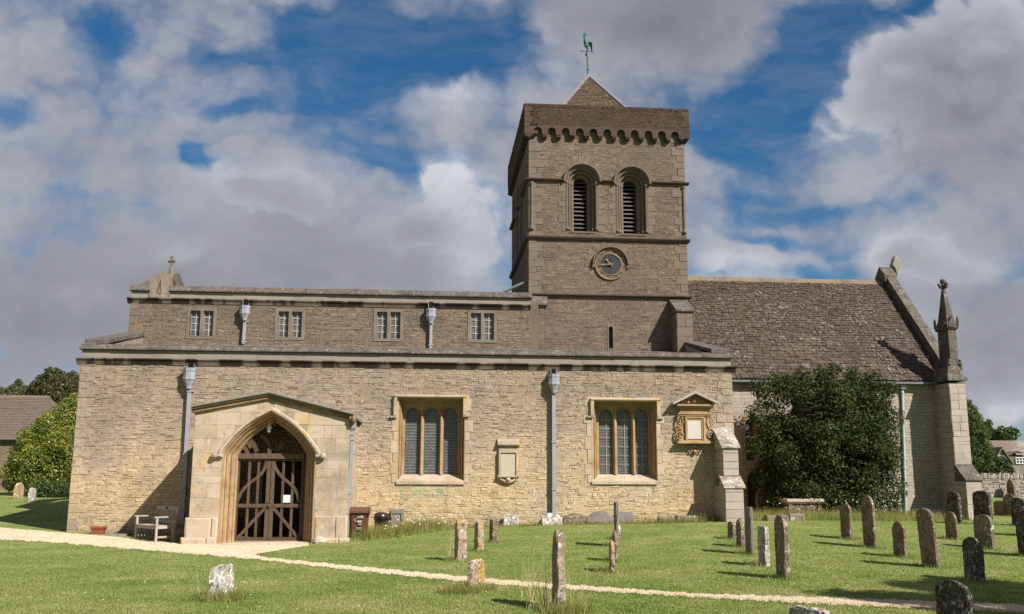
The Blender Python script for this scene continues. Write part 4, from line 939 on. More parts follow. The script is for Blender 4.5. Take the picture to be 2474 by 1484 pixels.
# tower foot: pilaster beside the clerestory, buttress, roof pipe
mb = MB(wt); x0, x1 = PX(1283, 780, YT), PX(1313, 780, YT)
zt = PZ(1300, 735, YT-.15)
mb.mbox(x0, x1, 5, zt, -.1, .12, 1); mb.M = lambda u, z, d: wt(u, z, d+.12); stones(mb, x0, x1, 5.6, zt, (.16, .3), (.2, .5), (.006, .018), (), .01, .004, .006, 0, .4, .1)
mb.M = wt; mb.strip([(-.05, PZ(1300, 714, YT)), (.1, PZ(1300, 717, YT)), (.24, zt+.03), (.24, zt-.04), (.12, zt-.06), (-.05, zt-.06)], XT+.03, PX(1321, 730, YT), 2)
part(mb, 'pilaster', [M_tower, M_tmortar, M_lich])
mb = MB(wt); yb = YT-.85
x0, x1 = PX(1635, 800, yb), PX(1673, 800, yb); zt = PZ(1652, 748, yb)
mb.box(x0, x1, yb, YT+.05, 4.8, zt-.02, 1)
mb.M = south(yb); stones(mb, x0, x1, 5.2, zt, (.2, .36), (.25, .5), (.006, .016), (), .01, .004, .006, 0, .3, 0)
mb.M = west(x0); stones(mb, yb, YT, 5.2, zt, (.2, .36), (.25, .5), (.006, .014), (), .01, .004, .006, 0, .3, 0)
zt2 = PZ(1645, 722, YT-.05); pr = [(YT+.02, zt2), (yb-.08, zt-.0), (yb-.08, zt-.07), (yb, zt-.1), (YT+.02, zt-.1)]
mb.M = lambda u, z, d: (u, d, z); mb.strip(pr, x0-.05, x1+.06, 2)
part(mb, 'buttress', [M_tash, M_tmortar, M_lich])
mb = MB(); a = P(1215, 706, YT+.35); b = P(1276, 679, YT+.2); mb.tube([a, b], .055, 8); part(mb, 'roof_pipe', M_lead2)

# ---- chancel
ZE, ZR, YR = PZ(2000, 917, YC-.22), PZ(1900, 676, 36.2), 36.2
YE = YC-.22
wch = south(YC)
mb = MB(wch); xl_ = XTR-.2
lan = (PX(1813, 1060, YC), PZ(1813, 1112, YC), PZ(1813, 1024, YC)); drx, drt = PX(1838, 1180, YC), PZ(1838, 1165, YC)
ho = [roundarch(lan[0], lan[2], .17, lan[1], 10), roundarch(drx, drt, .48, -.2, 12)]
mb.plate([(xl_, -.5), (XE, -.5), (XE, ZE-.05), (xl_, ZE-.05)], ho, -.6, 0, 1)
stones(mb, xl_, XE-.02, -.1, ZE-.1, (.09, .15), (.16, .42), (.004, .012), [arch_hole(lan[0], lan[2], .3, .4, lan[1]-.1, True), arch_hole(drx, drt, .62, .66, -.3, True)], .01, .005, .006, 0, .5, .06)
pr = [(YC+.6, -.5), (2*YR-YC, -.5), (2*YR-YC, ZE-.1), (YR, ZR-.25), (YC+.6, ZE+.25)]
for a, b in ((XE-.55, XE-.003),):
    n = len(pr); mb.add([(a, y, z) for y, z in pr]+[(b, y, z) for y, z in pr], [tuple(range(n)), tuple(range(2*n-1, n-1, -1))]+[(i, (i+1) % n, n+(i+1) % n, n+i) for i in range(n)], 1)
mb.box(xl_, XE-.6, 2*YR-YC-.5, 2*YR-YC, -.5, ZE-.1, 1)
part(mb, 'chancel_wall', [M_pale, M_pmortar])
mb = MB(wch)
mb.loft([roundarch(lan[0], lan[2], r, lan[1]-.08, 12) for r in (.26, .26, .2, .15)], [0, .024, .02, -.16]); mb.loft([roundarch(lan[0], lan[2], r, None, 12) for r in (.33, .33, .28, .27)], [0, .07, .08, 0])
o = part(mb, 'lancet_window', M_warm)
mb = MB(wch); mb.plate(roundarch(lan[0], lan[2], .17, lan[1]-.05, 12), [], -.22, -.17); part(mb, 'glazing', M_glass, parent=o)
mb = MB(wch)
for k in range(1, 10): z = lan[1]+(lan[2]+.1-lan[1])*k/10; mb.mbox(lan[0]-.15, lan[0]+.15, z-.006, z+.006, -.168, -.155)
mb.mbox(lan[0]-.006, lan[0]+.006, lan[1], lan[2]+.14, -.168, -.152); part(mb, 'glazing_bars', M_wire, parent=o)
mb = MB(wch); mb.loft([roundarch(drx, drt, r, -.2, 14) for r in (.6, .6, .52, .47)], [0, .03, .02, -.3]); o = part(mb, 'priest_door', M_warm)
mb = MB(wch); mb.plate(roundarch(drx, drt, .49, -.2, 14), [], -.36, -.3)
for k in range(5): mb.mbox(drx-.48+.195*k, drx-.3+.195*k, -.2, drt+.2, -.3, -.29)
part(mb, 'door_leaf', M_oak, parent=o)

# slated roof: every slate a thin stone laid over the course below
slp = math.hypot(YR-YE, ZR-ZE); cy, cz = (YR-YE)/slp, (ZR-ZE)/slp
def Mr(u, s, d): return (u, YE+s*cy-d*cz, ZE+s*cz+d*cy)
mb = MB(); random.seed(41)
mb.add([Mr(XTR-.05, 0, -.03), Mr(XE-.2, 0, -.03), Mr(XE-.2, slp, -.03), Mr(XTR-.05, slp, -.03)], [(0, 1, 2, 3)], 1)
mb.add([(XTR, YR, ZR), (XE-.2, YR, ZR), (XE-.2, 2*YR-YE, ZE), (XTR, 2*YR-YE, ZE)], [(0, 1, 2, 3)], 1)
s = -.04; row = 0
while s < slp-.05:
    e = .185-.085*s/slp; e *= U(.92, 1.08); u = XTR-.02-U(0, .15); sag = .02*math.sin(row*.9)
    while u < XE-.28:
        w = U(.13, .34)*(1-.35*s/slp); ue = min(u+w, XE-.26); t = U(.03, .055); sk = U(-.014, .014)+.03*math.sin(u*.8+row*.05)+.012*math.sin(u*2.9)
        a, b, ln = u+.005, ue-.005, e*2.0
        c = [(a+U(0, .012), s+sk, t+U(-.008, .008)), (b-U(0, .012), s+sk+U(-.01, .01), t+U(-.008, .008)), (b, min(s+ln, slp), .008), (a, min(s+ln, slp), .008)]
        mb.add([Mr(*q) for q in c]+[Mr(x, y, z-.026) for x, y, z in c[:2]], [(0, 1, 2, 3), (4, 5, 1, 0), (4, 0, 3), (1, 5, 2)], 0); u = ue
    s += e; row += 1
roof = part(mb, 'chancel_roof', [M_slate, M_tmortar])
mb = MB(); u = XTR-.05
while u < XE-.3:
    w = min(U(.4, .62), XE-.28-u); z = ZR+U(-.008, .01); mb.add([(x, YR+y, z+q) for x in (u+.004, u+w-.004) for y, q in ((-.2, -.17), (-.19, -.13), (-.04, .05), (.04, .05), (.19, -.13), (.2, -.17))], [(0, 1, 7, 6), (1, 2, 8, 7), (2, 3, 9, 8), (3, 4, 10, 9), (4, 5, 11, 10), (5, 4, 3, 2, 1, 0), (6, 7, 8, 9, 10, 11)]); u += w
part(mb, 'ridge', M_ridge, parent=roof)
mb = MB(); pr = [(0, .0), (-.005, .07), (.02, .07), (.02, .015), (.1, .015), (.1, .075), (.12, .075), (.12, 0)]
mb.M = south(YE+.02); mb.strip([(d-.02, ZE-.13+z) for d, z in pr], XR-.3, XE-.33); mb.strip([(-.24, ZE-.1), (-.02, ZE-.16), (-.02, ZE-.04), (-.24, ZE-.04)], xl_, XE-.33)
for k in range(7): mb.mbox(XR+.5+k*1.3, XR+.54+k*1.3, ZE-.14, ZE-.05, -.02, .11)
part(mb, 'gutter', M_gutter)
mb = MB(); sw = YC-.07
for a, b in (((2179, 924), (2179, 950)), ((2179, 950), (2188, 1247))):
    p, q_ = P(*a, sw), P(*b, sw); mb.tube([p, q_], .045, 8)
for v, uu in ((948, 2179), (1018, 2181), (1130, 2184.5), (1190, 2186.5), (1240, 2188)): p = P(uu, v, sw); mb.lathe([(.045, -.05), (.06, -.045), (.06, .045), (.045, .05)], p, 8); mb.box(p.x-.09, p.x+.09, sw+.02, YC+.02, p.z-.015, p.z+.015)
p = P(2179, 935, sw); mb.box(p.x-.09, p.x+.09, sw-.1, sw+.08, p.z-.07, p.z+.17)
part(mb, 'downpipe', M_pipeb)

# east gable coping, finial, corner buttress and pinnacle
mb = MB()
for sd in (1, -1):
    for k in range(9):
        t0, t1 = k/9, (k+1)/9
        f = lambda t, d: (YR-sd*(YR-YE+.1)*(1-t)-sd*d*cz, ZE-.1+(ZR-ZE+.1)*t+d*cy)
        o4 = [f(t0, -.15), f(t0, .36), f(t1-.003, .36), f(t1-.003, -.15)]
        mb.add([(XE-.26, y, z) for y, z in o4]+[(XE+.12, y, z) for y, z in o4], [(0, 1, 2, 3), (7, 6, 5, 4), (0, 4, 5, 1), (1, 5, 6, 2), (2, 6, 7, 3), (3, 7, 4, 0)])
    sp = [(YR, ZR+.1), (YR-sd*.42, ZR-.1), (YR-sd*.42, ZR+.22), (YR, ZR+.62)]
    n = 4; mb.add([(XE-.36, y, z) for y, z in sp]+[(XE+.16, y, z) for y, z in sp], [tuple(range(n)), tuple(range(2*n-1, n-1, -1))]+[(i, (i+1) % n, n+(i+1) % n, n+i) for i in range(n)])
part(mb, 'gable_coping', M_lich)
mb = MB(south(YR)); ol = [(690, 470), (760, 500), (830, 560), (880, 650), (930, 680), (905, 740), (890, 790), (895, 830), (860, 900), (770, 965), (805, 1000), (770, 1090), (765, 1180), (705, 1180), (715, 1050), (668, 1010), (665, 930), (600, 880), (550, 790), (590, 700), (620, 580)]
ol = [(2112.5+x*.08086*.8383+ (0), (700+y*.08086)/1.19288) for x, y in ol]; ol = [(PX(u, v, YR), PZ(u, v, YR)) for u, v in ol]
cu = sum(x for x, z in ol)/len(ol); cv = sum(z for x, z in ol)/len(ol)
sc_ = lambda k: [(cu+(x-cu)*k, cv+(z-cv)*k) for x, z in ol]
mb.plate(sc_(.8), [], -.14, .14); mb.loft([sc_(.8), ol, ol, sc_(.8)], [.14, .06, -.06, -.14], closed=True)
part(mb, 'gable_finial', M_band)

Yb = 31.2; mb = MB()
A0, A1 = PX(2293, 930, Yb), PX(2330, 930, Yb); B0, B1 = PX(2322, 1200, Yb-.35), PX(2373, 1200, Yb-.35)
A0b, A1b = PX(2304, 1100, Yb), PX(2346, 1100, Yb)
A0, A1 = (A0+A0b)/2, (A1+A1b)/2; YL_ = Yb-.57; B0, B1 = A0-.02, PX(2373, 1200, YL_)
zA0, zA1, zS = PZ(2325, 1122, Yb), PZ(2310, 925, Yb), PZ(2340, 1157, YL_)
mb.box(A0, A1, Yb, YC+1.2, zA0-.3, zA1, 1); mb.box(B0, B1, YL_, YC+1.2, -.4, zS, 1)
for x0, x1, yf, z0, z1 in ((A0, A1, Yb, zS-.03, zA1), (B0, B1, YL_, -.1, zS)):
    mb.M = south(yf); stones(mb, x0, x1, z0, z1, (.2, .32), (.25, .6), (.006, .016), (), .01, .005, .006, 0, .4, .1)
    mb.M = west(x0); stones(mb, yf, YC, z0, z1, (.2, .32), (.25, .6), (.006, .012), (), .01, .004, .006, 0, .3, 0)
bt = part(mb, 'buttress', [M_pale, M_pmortar])
mb = MB(lambda u, z, d: (u, d, z)); zs0 = PZ(2330, 1120, Yb)
mb.strip([(Yb+.02, zs0), (YL_-.05, zS), (YL_-.07, zS-.05), (YL_, zS-.08), (Yb+.02, zS-.08)], B0-.03, B1+.05)
mb.add([(A1-.02, Yb+.02, zs0), (A1-.02, YC+1.2, zs0), (B1+.05, YC+1.2, zS), (B1+.05, YL_-.05, zS)], [(0, 3, 2, 1)])
part(mb, 'buttress_weathering', M_lich, parent=bt)
yp0, yp1 = Yb+.12, Yb+.82
sx0, sx1 = PX(2294, 850, yp0), PX(2313, 850, yp0); sc0 = (sx0+sx1)/2; hw = .15; ycn = (yp0+yp1)/2
zz = lambda v: PZ(2300, v, yp0)
mb = MB(lambda u, z, d: (u, d, z))
def frus(x0, x1, y0, y1, z0, X0, X1, Y0_, Y1_, z1): mb.add([(x0, y0, z0), (x1, y0, z0), (x1, y1, z0), (x0, y1, z0), (X0, Y0_, z1), (X1, Y0_, z1), (X1, Y1_, z1), (X0, Y1_, z1)], [(3, 2, 1, 0), (4, 5, 6, 7), (0, 1, 5, 4), (1, 2, 6, 5), (2, 3, 7, 6), (3, 0, 4, 7)])
frus(A0-.07, A1+.07, Yb-.1, YC+.3, zz(921), A0-.07, A1+.07, Yb-.1, YC+.3, zz(917)); frus(A0-.07, A1+.07, Yb-.1, YC+.3, zz(917), A0+.0, A1-.04, Yb+.04, YC+.2, zz(905)); frus(A0, A1-.04, Yb+.04, YC+.1, zz(905), sc0-hw-.12, sc0+hw+.1, yp0-.04, yp1+.05, zz(885))
frus(sc0-hw, sc0+hw, yp0, yp1, zz(886), sc0-hw, sc0+hw, yp0, yp1, zz(792))
for cx_, cy_ in ((sc0-hw-.05, yp0), (sc0+hw+.05, yp0), (sc0-hw-.05, yp1), (sc0+hw+.05, yp1)): mb.lathe([(.07, -.1), (.06, 0), (.075, .06), (.03, .14), (.05, .2), (.015, .24)], (cx_, cy_, zz(884)), 7)
frus(sc0-hw-.03, sc0+hw+.03, yp0-.03, yp1+.03, zz(796), sc0-hw-.06, sc0+hw+.06, yp0-.06, yp1+.06, zz(793)); frus(sc0-hw-.06, sc0+hw+.06, yp0-.06, yp1+.06, zz(793), sc0-hw-.06, sc0+hw+.06, yp0-.06, yp1+.06, zz(788))
for k in range(5): mb.lathe([(.01, -.03), (.03, 0), (.01, .03)], (sc0-hw+.07*k, yp0-.07, zz(790.5)), 6)
zb_, zt_, zap = zz(788), zz(764), zz(699)
frus(sc0-hw, sc0+hw, yp0, yp1, zb_, sc0-hw+.02, sc0+hw-.02, yp0+.05, yp1-.05, zz(770)); frus(sc0-hw+.02, sc0+hw-.02, yp0+.05, yp1-.05, zz(770), sc0-.045, sc0+.045, ycn-.07, ycn+.07, zap)
for pts, dv in (([(sc0-hw-.05, yp0-.06), (sc0+hw+.05, yp0-.06)], (0, .1)), ([(sc0-hw-.05, yp1+.06), (sc0+hw+.05, yp1+.06)], (0, -.1)), ([(sc0-hw-.06, yp0-.05), (sc0-hw-.06, yp1+.05)], (.1, 0)), ([(sc0+hw+.06, yp0-.05), (sc0+hw+.06, yp1+.05)], (-.1, 0))):
    (xa, ya), (xb, yb_) = pts; xm, ym = (xa+xb)/2, (ya+yb_)/2                      # gablets
    A_ = [(xa, ya, zb_), (xb, yb_, zb_), (xm, ym, zz(763))]; B_ = [(x+dv[0], y+dv[1], z) for x, y, z in A_]; mb.add(A_+B_, [(0, 1, 2), (5, 4, 3), (0, 3, 4, 1), (1, 4, 5, 2), (2, 5, 3, 0)])
for cx_, cy_ in ((sc0-hw-.05, yp0-.05), (sc0+hw+.05, yp0-.05), (sc0-hw-.05, yp1+.05), (sc0+hw+.05, yp1+.05)): mb.lathe([(.05, 0), (.045, .27), (.015, .36)], (cx_, cy_, zb_), 6)
mb.lathe([(.06, -.05), (.075, 0), (.05, .06), (.06, .1), (.1, .16), (.12, .2), (.06, .22), (.055, .25), (.085, .29), (.105, .36), (.075, .43), (.02, .46)], (sc0, ycn, zap), 8)
for k in range(4):
    a = k*math.pi/2; mb.tube([(sc0, ycn, zap+.1), (sc0+.12*math.cos(a), ycn+.16*math.sin(a), zap+.16), (sc0+.19*math.cos(a), ycn+.24*math.sin(a), zap+.27)], [.05, .06, .04], 6)
part(mb, 'pinnacle', M_lich)

# ---- porch
wp = south(YP); xl, xr = PX(467, 1080, YP), PX(842, 1080, YP); zel, zer, zap = PZ(472, 996, YP), PZ(853, 1012, YP), PZ(652, 962, YP); xap = PX(652, 960, YP)
zf = -.35
wo, hO = (PX(763, 1100, YP)-PX(538, 1100, YP))/2, PZ(651, 995, YP)-zsp; wi, hi_ = (PX(737, 1100, YP)-PX(569, 1100, YP))/2, PZ(651, 1017, YP)-zsp
mb = MB(wp)
mb.plate([(xl, zf), (xr, zf), (xr, zer), (xap, zap), (xl, zel)], [pointed(cyp, zsp, wo, hO, zf+.02)], -.55, 0, 1)
mb.box(xl, xl+.4, YP+.55, Y0, zf, zel-.05, 1); mb.box(xr-.4, xr, YP+.55, Y0, zf, zer-.05, 1)
top = lambda u: (zel+(zap-zel)*(u-xl)/(xap-xl) if u < xap else zap+(zer-zap)*(u-xap)/(xr-xap))-.02
random.seed(53)
stones(mb, xl, xr, zf+.1, zap-.1, (.26, .4), (.3, .95), (.003, .01), [arch_hole(cyp, zsp, wo+.02, hO+.02, zf, False)], .005, .003, .003, 0, .9, .1, topf=top)
# fill the gable above the coursed stones
mb.M = lambda u, z, d: (xr+d, u, z); stones(mb, YP, Y0, zf+.1, zer-.1, (.24, .36), (.35, .8), (.004, .013), (), .01, .004, .006, 0, .25, .05)
mb.M = wp
for a, b, d, zt in ((xl-.16, cyp-wo-.03, .11, PZ(600, 1298, YP)), (xl-.08, cyp-wo-.03, .045, PZ(600, 1252, YP)), (cyp+wo+.03, xr+.1, .08, PZ(600, 1300, YP)), (cyp+wo+.03, xr+.03, .035, PZ(600, 1245, YP))):
    u = a
    while u < b-.01:
        w = min(U(.4, .7), b-u)
        if b-u-w < .15: w = b-u
        mb.mbox(u+.002, u+w-.002, zf, zt+U(-.02, .02), -.3, d+U(-.012, .012), 0, .035); u += w
mb.box(xl-.16, xl+.1, YP-.05, YP+.9, zf, PZ(600, 1298, YP), 0); mb.box(xl-.08, xl+.1, YP-.03, YP+.8, zf, PZ(600, 1252, YP), 0)
porch = part(mb, 'porch', [M_ashlar, M_mortar])
mb = MB(wp)
st = [(0, .012), (.08, .01), (.12, -.09), (.22, -.12), (.3, -.1), (.4, -.2), (.5, -.27), (.58, -.25), (.64, -.24), (.7, -.36), (.8, -.43), (.88, -.41), (.95, -.46), (1, -.5), (1.0, -.62)]
mb.loft([pointed(cyp, zsp, wo+(wi-wo)*t, hO+(hi_-hO)*t, zf) for t, d in st], [d for t, d in st]); part(mb, 'arch_moulding', M_warm, parent=porch)
mb = MB(wp); w2, h2 = wo+.13, PZ(651, 983.5, YP)-zsp; hm = lambda k: pointed(cyp, zsp+.0, wo+k*(w2-wo), hO+k*(h2-hO))
mb.loft([hm(k) for k in (1.05, 1.05, .8, .3, .1, 0)], [0, .06, .12, .11, .05, -.02])
for s in (-1, 1): x = cyp+s*(wo+.09); mb.mbox(x-.1, x+.1, zsp-.06, zsp+.02, -.05, .13, ch=.03); mb.lathe([(.02, -.1), (.08, -.05), (.09, 0), (.07, .05), (.02, .07)], (x+s*.1, YP-.1, zsp-.0), 8)
part(mb, 'hood_mould', M_ashlar, parent=porch)
mb = MB(wp)
for (xa, za_, xb, zb_) in ((xl-.08, zel, xap, zap), (xap, zap, xr+.12, zer-.02)):
    for d, lo, hi2, ma in ((.09, -.02, .07, 0), (.15, .07, .12, 0), (.2, .12, .145, 1)):
        mb.plate([(xa, za_+lo), (xb, zb_+lo), (xb, zb_+hi2), (xa, za_+hi2)], [], -.55, d, ma)
mb.mbox(xr-.02, xr+.16, zer-.06, zer+.08, -.2, .16, 0, .04); mb.lathe([(.03, -.12), (.06, -.08), (.075, 0), (.05, .06), (.02, .08)], (xr+.12, YP-.14, zer+.0), 7)
part(mb, 'cornice', [M_cornice, M_lead2], parent=porch)
mb = MB()
mb.add([(x, y, z) for y in (YP+.2, Y0) for x, z in ((xl-.1, zel+.12), (xap, zap+.135), (xr+.1, zer+.12), (xr+.1, zer+.06), (xap, zap+.06), (xl-.1, zel+.06))], [(0, 1, 7, 6), (1, 2, 8, 7), (3, 4, 10, 9), (4, 5, 11, 10), (2, 3, 9, 8), (5, 0, 6, 11)])
part(mb, 'lead_roof', M_lead2, parent=porch)
mb = MB()
for k in range(6): mb.box(xl+.4, xr-.4, YP+.75+k*.45, YP+.87+k*.45, zel-.12, zel+.02)
mb.box(xap-.09, xap+.09, YP+.6, Y0-.1, zel-.3, zel-.1)
for k in range(7):
    t = k/7; mb.tube([(xl+.45+t*.6, Y0-.25, 1.9+t*.9), (xl+.6+t*.65, Y0-.25, 3.2)], .05, 4); mb.tube([(xr-.45-t*.6, Y0-.2, 1.7+t*.9), (xr-1.0-t*.5, Y0-.2, 3.1)], .055, 4)
part(mb, 'roof_timbers', M_oak, parent=porch)
mb = MB(); mb.box(xl+.41, xr-.41, YP+.5, Y0-.02, -.3, -.09)
mb.box(xl+.41, xl+.75, YP+.7, Y0-.1, -.09, .38); mb.box(xr-.75, xr-.41, YP+.7, Y0-.1, -.09, .38); part(mb, 'floor_and_benches', M_band, parent=porch)
mb = MB(south(Y0-.03)); mb.plate(pointed(-4.2, 1.3, .68, .7, -.25), [], 0, .05); mb.box(-4.95, -3.45, Y0+.05, Y0+.3, -.3, 2.2); part(mb, 'inner_door', M_oak, parent=porch)

# oak gates in the arch
YG = YP+.6; wg = south(YG)
gx = lambda u, v=1200: PX(u, v, YG); gz = lambda v: PZ(650, v, YG)
zg0, zgm, zgt = gz(1312), gz(1222), gz(1110)
xL_, xM_, xR_ = gx(571), gx(652), gx(732)
def zpx(x, y): return (PX(125.74+x*.33895, 922.1+y*.33895, YG), PZ(125.74+x*.33895, 922.1+y*.33895, YG))
def beam(m, pts, w, d0, d1):
    for i, ((x0, z0), (x1, z1)) in enumerate(zip(pts[:-1], pts[1:])):
        L = math.hypot(x1-x0, z1-z0); nx, nz = -(z1-z0)/L*w/2, (x1-x0)/L*w/2; ex, ez = (x1-x0)/L*.012, (z1-z0)/L*.012; e = .0006*i
        m.plate([(x0+nx-ex, z0+nz-ez), (x0-nx-ex, z0-nz-ez), (x1-nx+ex, z1-nz+ez), (x1+nx+ex, z1+nz+ez)], [], d0, d1+e)
for sgn, xa, xb in ((1, xL_, xM_), (-1, xR_, xM_)):
    m = MB(wg); a, b = sorted((xa, xb)); q = [(1325, 1400, 1465, 1541), (1790, 1712, 1643, 1572)][sgn < 0]
    ax_, b1, b2, mx_ = [zpx(x, 800)[0] for x in q]
    m.mbox(*sorted((xb-sgn*.006, xb-sgn*.105)), zg0, zgt, 0, .075); m.mbox(*sorted((xa, xa+sgn*.06)), zg0, zgt, 0, .07)
    lo, hi2 = a+.003, b-.003
    m.mbox(lo, hi2, zg0-.0, zg0+.15, .004, .08); m.mbox(lo, hi2, zgm-.045, zgm+.05, .004, .08); m.mbox(lo, hi2, zgt-.04, zgt, .004, .072)
    for x in (b1, b2): m.mbox(x-.034, x+.034, zg0+.15, zgt-.05, .012, .055)
    if sgn > 0: d1, d2 = [(1322, 1115), (1525, 895)], [(1325, 850), (1345, 800), (1380, 752), (1420, 715), (1465, 685), (1500, 650), (1522, 610), (1530, 565)]
    else: d1, d2 = [(1760, 1120), (1572, 890)], [(1585, 570), (1592, 610), (1615, 650), (1650, 690), (1690, 720), (1725, 755), (1750, 800), (1762, 860)]
    beam(m, [zpx(*p) for p in d1], .075, .02, .068); beam(m, [zpx(*p) for p in d2], .075, .02, .064)
    gt = part(m, 'gate', M_oak, bevel=.006)
    if sgn > 0:
        m = MB(wg); m.lathe([(.02, -.05), (.045, -.02), (.045, .03), (.02, .05)], (xM_, YG-.1, zgm), 8); m.mbox(xM_-.06, xM_+.05, zgm+.07, zgm+.13, .07, .09); part(m, 'latch', M_iron, parent=gt)
m = MB(wg); m.mbox(xL_-.0, xR_, gz(1109), gz(1096), -.02, .13); m.mbox(xL_-.05, xL_-.002, zg0, gz(1096), -.02, .05); m.mbox(xR_+.002, xR_+.06, zg0, gz(1096), -.02, .05)
for pts in ([(1550, 510), (1552, 470), (1540, 430), (1515, 400), (1490, 390)], [(1395, 510), (1385, 485), (1370, 470)], [(1460, 500), (1440, 445), (1418, 420)], [(1420, 470), (1400, 440), (1390, 420)], [(1600, 510), (1620, 470), (1650, 445)]):
    beam(m, [zpx(*p) for p in pts], .1, -.01, .05)
part(m, 'gate_frame', M_oak, bevel=.006)
# porch rainwater pipe on the east side
mb = MB(); p = [P(u, v, YP+.28) for u, v in ((852, 1008), (852, 1030), (849, 1100), (840, 1240))]
mb.tube(p, .05, 4); 
for v, u in ((1048, 851), (1060, 850.6), (1190, 843.5)): c = P(u, v, YP+.28); mb.lathe([(.055, -.05), (.075, -.04), (.075, .04), (.055, .05)], c, 4, rot=math.pi/4)
c = P(852, 1030, YP+.28); mb.lathe([(.06, -.12), (.12, -.05), (.13, .1), (.1, .1)], c, 4, rot=math.pi/4); part(mb, 'downpipe', M_pipe)

# ------------------------------------------------------------------ ground, path, grass
def Gv(u, v):
    u = np.asarray(u, float); v = np.asarray(v, float)
    d = np.array(FW)[None]+np.array(RT)[None]*((u-1236.5)/FPX)[:, None]-np.array(UP)[None]*((v-742)/FPX)[:, None]
    z = np.zeros(len(u))
    for _ in range(14):
        t = (z-EYE)/np.minimum(d[:, 2], -.004); p = np.array(CAM)[None]+d*t[:, None]; z = .5*z+.5*gh(p[:, 0], p[:, 1])
    p[:, 2] = gh(p[:, 0], p[:, 1]); return p
def axis(pts):
    o = []
    for a, b, s in pts: o += list(np.arange(a, b, s))
    return np.array(o+[pts[-1][1]])
gxs = axis([(-900, -100, 100), (-100, -40, 12), (-40, -16, 2), (-16, 20, .4), (20, 44, 2), (44, 100, 12), (100, 900, 100)])
gys = axis([(-60, -4, 8), (-4, 8, 1), (8, 34, .4), (34, 64, 2), (64, 150, 12), (150, 1500, 150)])
GX, GY = np.meshgrid(gxs, gys); GZ = gh(GX.ravel(), GY.ravel())
near = np.exp(-((GX.ravel()-2)/14)**4-((GY.ravel()-20)/10)**4)
GZ = GZ-.003*near
nx = len(gxs); me = bpy.data.meshes.new('ground')
fc = [(j*nx+i, j*nx+i+1, (j+1)*nx+i+1, (j+1)*nx+i) for j in range(len(gys)-1) for i in range(nx-1)]
me.from_pydata(np.stack([GX.ravel(), GY.ravel(), GZ], 1).tolist(), [], fc); me.materials.append(M_lawn); me.polygons.foreach_set('use_smooth', [True]*len(fc))
ground = bpy.data.objects.new('ground', me); COL.objects.link(ground); tag(ground, 'mown churchyard lawn with dry patches', 'lawn', kind='structure')

UPP = np.array([(-80, 1268), (165, 1289), (300, 1299), (440, 1316), (520, 1322), (610, 1341), (650, 1349), (820, 1366), (1000, 1383), (1180, 1400), (1350, 1413), (1700, 1437), (2050, 1447), (2473, 1463), (2600, 1468)], float)
LOW = np.array([(-80, 1298), (0, 1303), (165, 1313), (300, 1325), (500, 1341), (620, 1352), (800, 1372), (1000, 1394), (1180, 1411), (1350, 1423), (1700, 1445), (2000, 1461), (2473, 1481), (2600, 1487)], float)
def rag(u): return 1.2*np.sin(u*.11)+.9*np.sin(u*.31+1)+.6*np.sin(u*.83+2)
def upv(u): return np.interp(u, UPP[:, 0], UPP[:, 1])+rag(u)*.8*np.clip((u-560)/80, 0, 1)
def lowv(u): return np.interp(u, LOW[:, 0], LOW[:, 1])+rag(u+57)*.8
def doorlow(u): return 1341-(u-610)*.168
us = np.arange(-80, 2601, 5.0); rows = 7
V = []; F = []
for r in range(rows+1): V.append(Gv(us, upv(us)+(lowv(us)-upv(us))*r/rows))
n0 = len(us); V = np.concatenate(V); F += [(r*n0+i, r*n0+i+1, (r+1)*n0+i+1, (r+1)*n0+i) for r in range(rows) for i in range(n0-1)]
ud = np.arange(440, 746, 5.0); Vd = []; o0 = len(V)
for r in range(5): Vd.append(Gv(ud, 1303+(np.where(ud < 610, upv(ud)+2, doorlow(ud))-1303)*r/4))
V = np.concatenate([V]+Vd); nd = len(ud); F += [(o0+r*nd+i, o0+r*nd+i+1, o0+(r+1)*nd+i+1, o0+(r+1)*nd+i) for r in range(4) for i in range(nd-1)]
V[:, 2] += .006; V[o0:, 2] += .004
me = bpy.data.meshes.new('gravel_path'); me.from_pydata(V.tolist(), [], F); me.materials.append(M_gravel)
path = bpy.data.objects.new('path', me); COL.objects.link(path); tag(path, 'pale gravel path curving past the porch', 'path', kind='structure')

PEB = []
def mesh_np(name, verts, faces_n, mat, parent=None):
    """verts (N,k,3): N separate k-gons"""
    N, k = verts.shape[:2]; me = bpy.data.meshes.new(name)
    me.vertices.add(N*k); me.vertices.foreach_set('co', verts.reshape(-1).astype(np.float32))
    me.loops.add(N*k); me.loops.foreach_set('vertex_index', np.arange(N*k, dtype=np.int32))
    me.polygons.add(N); me.polygons.foreach_set('loop_start', np.arange(0, N*k, k, dtype=np.int32)); me.polygons.foreach_set('loop_total', np.full(N, k, dtype=np.int32))
    me.materials.append(mat); me.update(calc_edges=True); me.validate()
    o = bpy.data.objects.new(name, me); COL.objects.link(o)
    if parent is not None: o.parent = parent
    return o
def blades(p, h, w, lean):
    n = len(p); a = RNG.uniform(0, 2*np.pi, n); l = RNG.uniform(0, 1, n)*lean*h; b = RNG.uniform(0, 2*np.pi, n)
    dx = np.stack([np.cos(a)*w/2, np.sin(a)*w/2, np.zeros(n)], 1); t = p+np.stack([np.cos(b)*l, np.sin(b)*l, h], 1)
    return np.stack([p-dx, p+dx, t], 1)
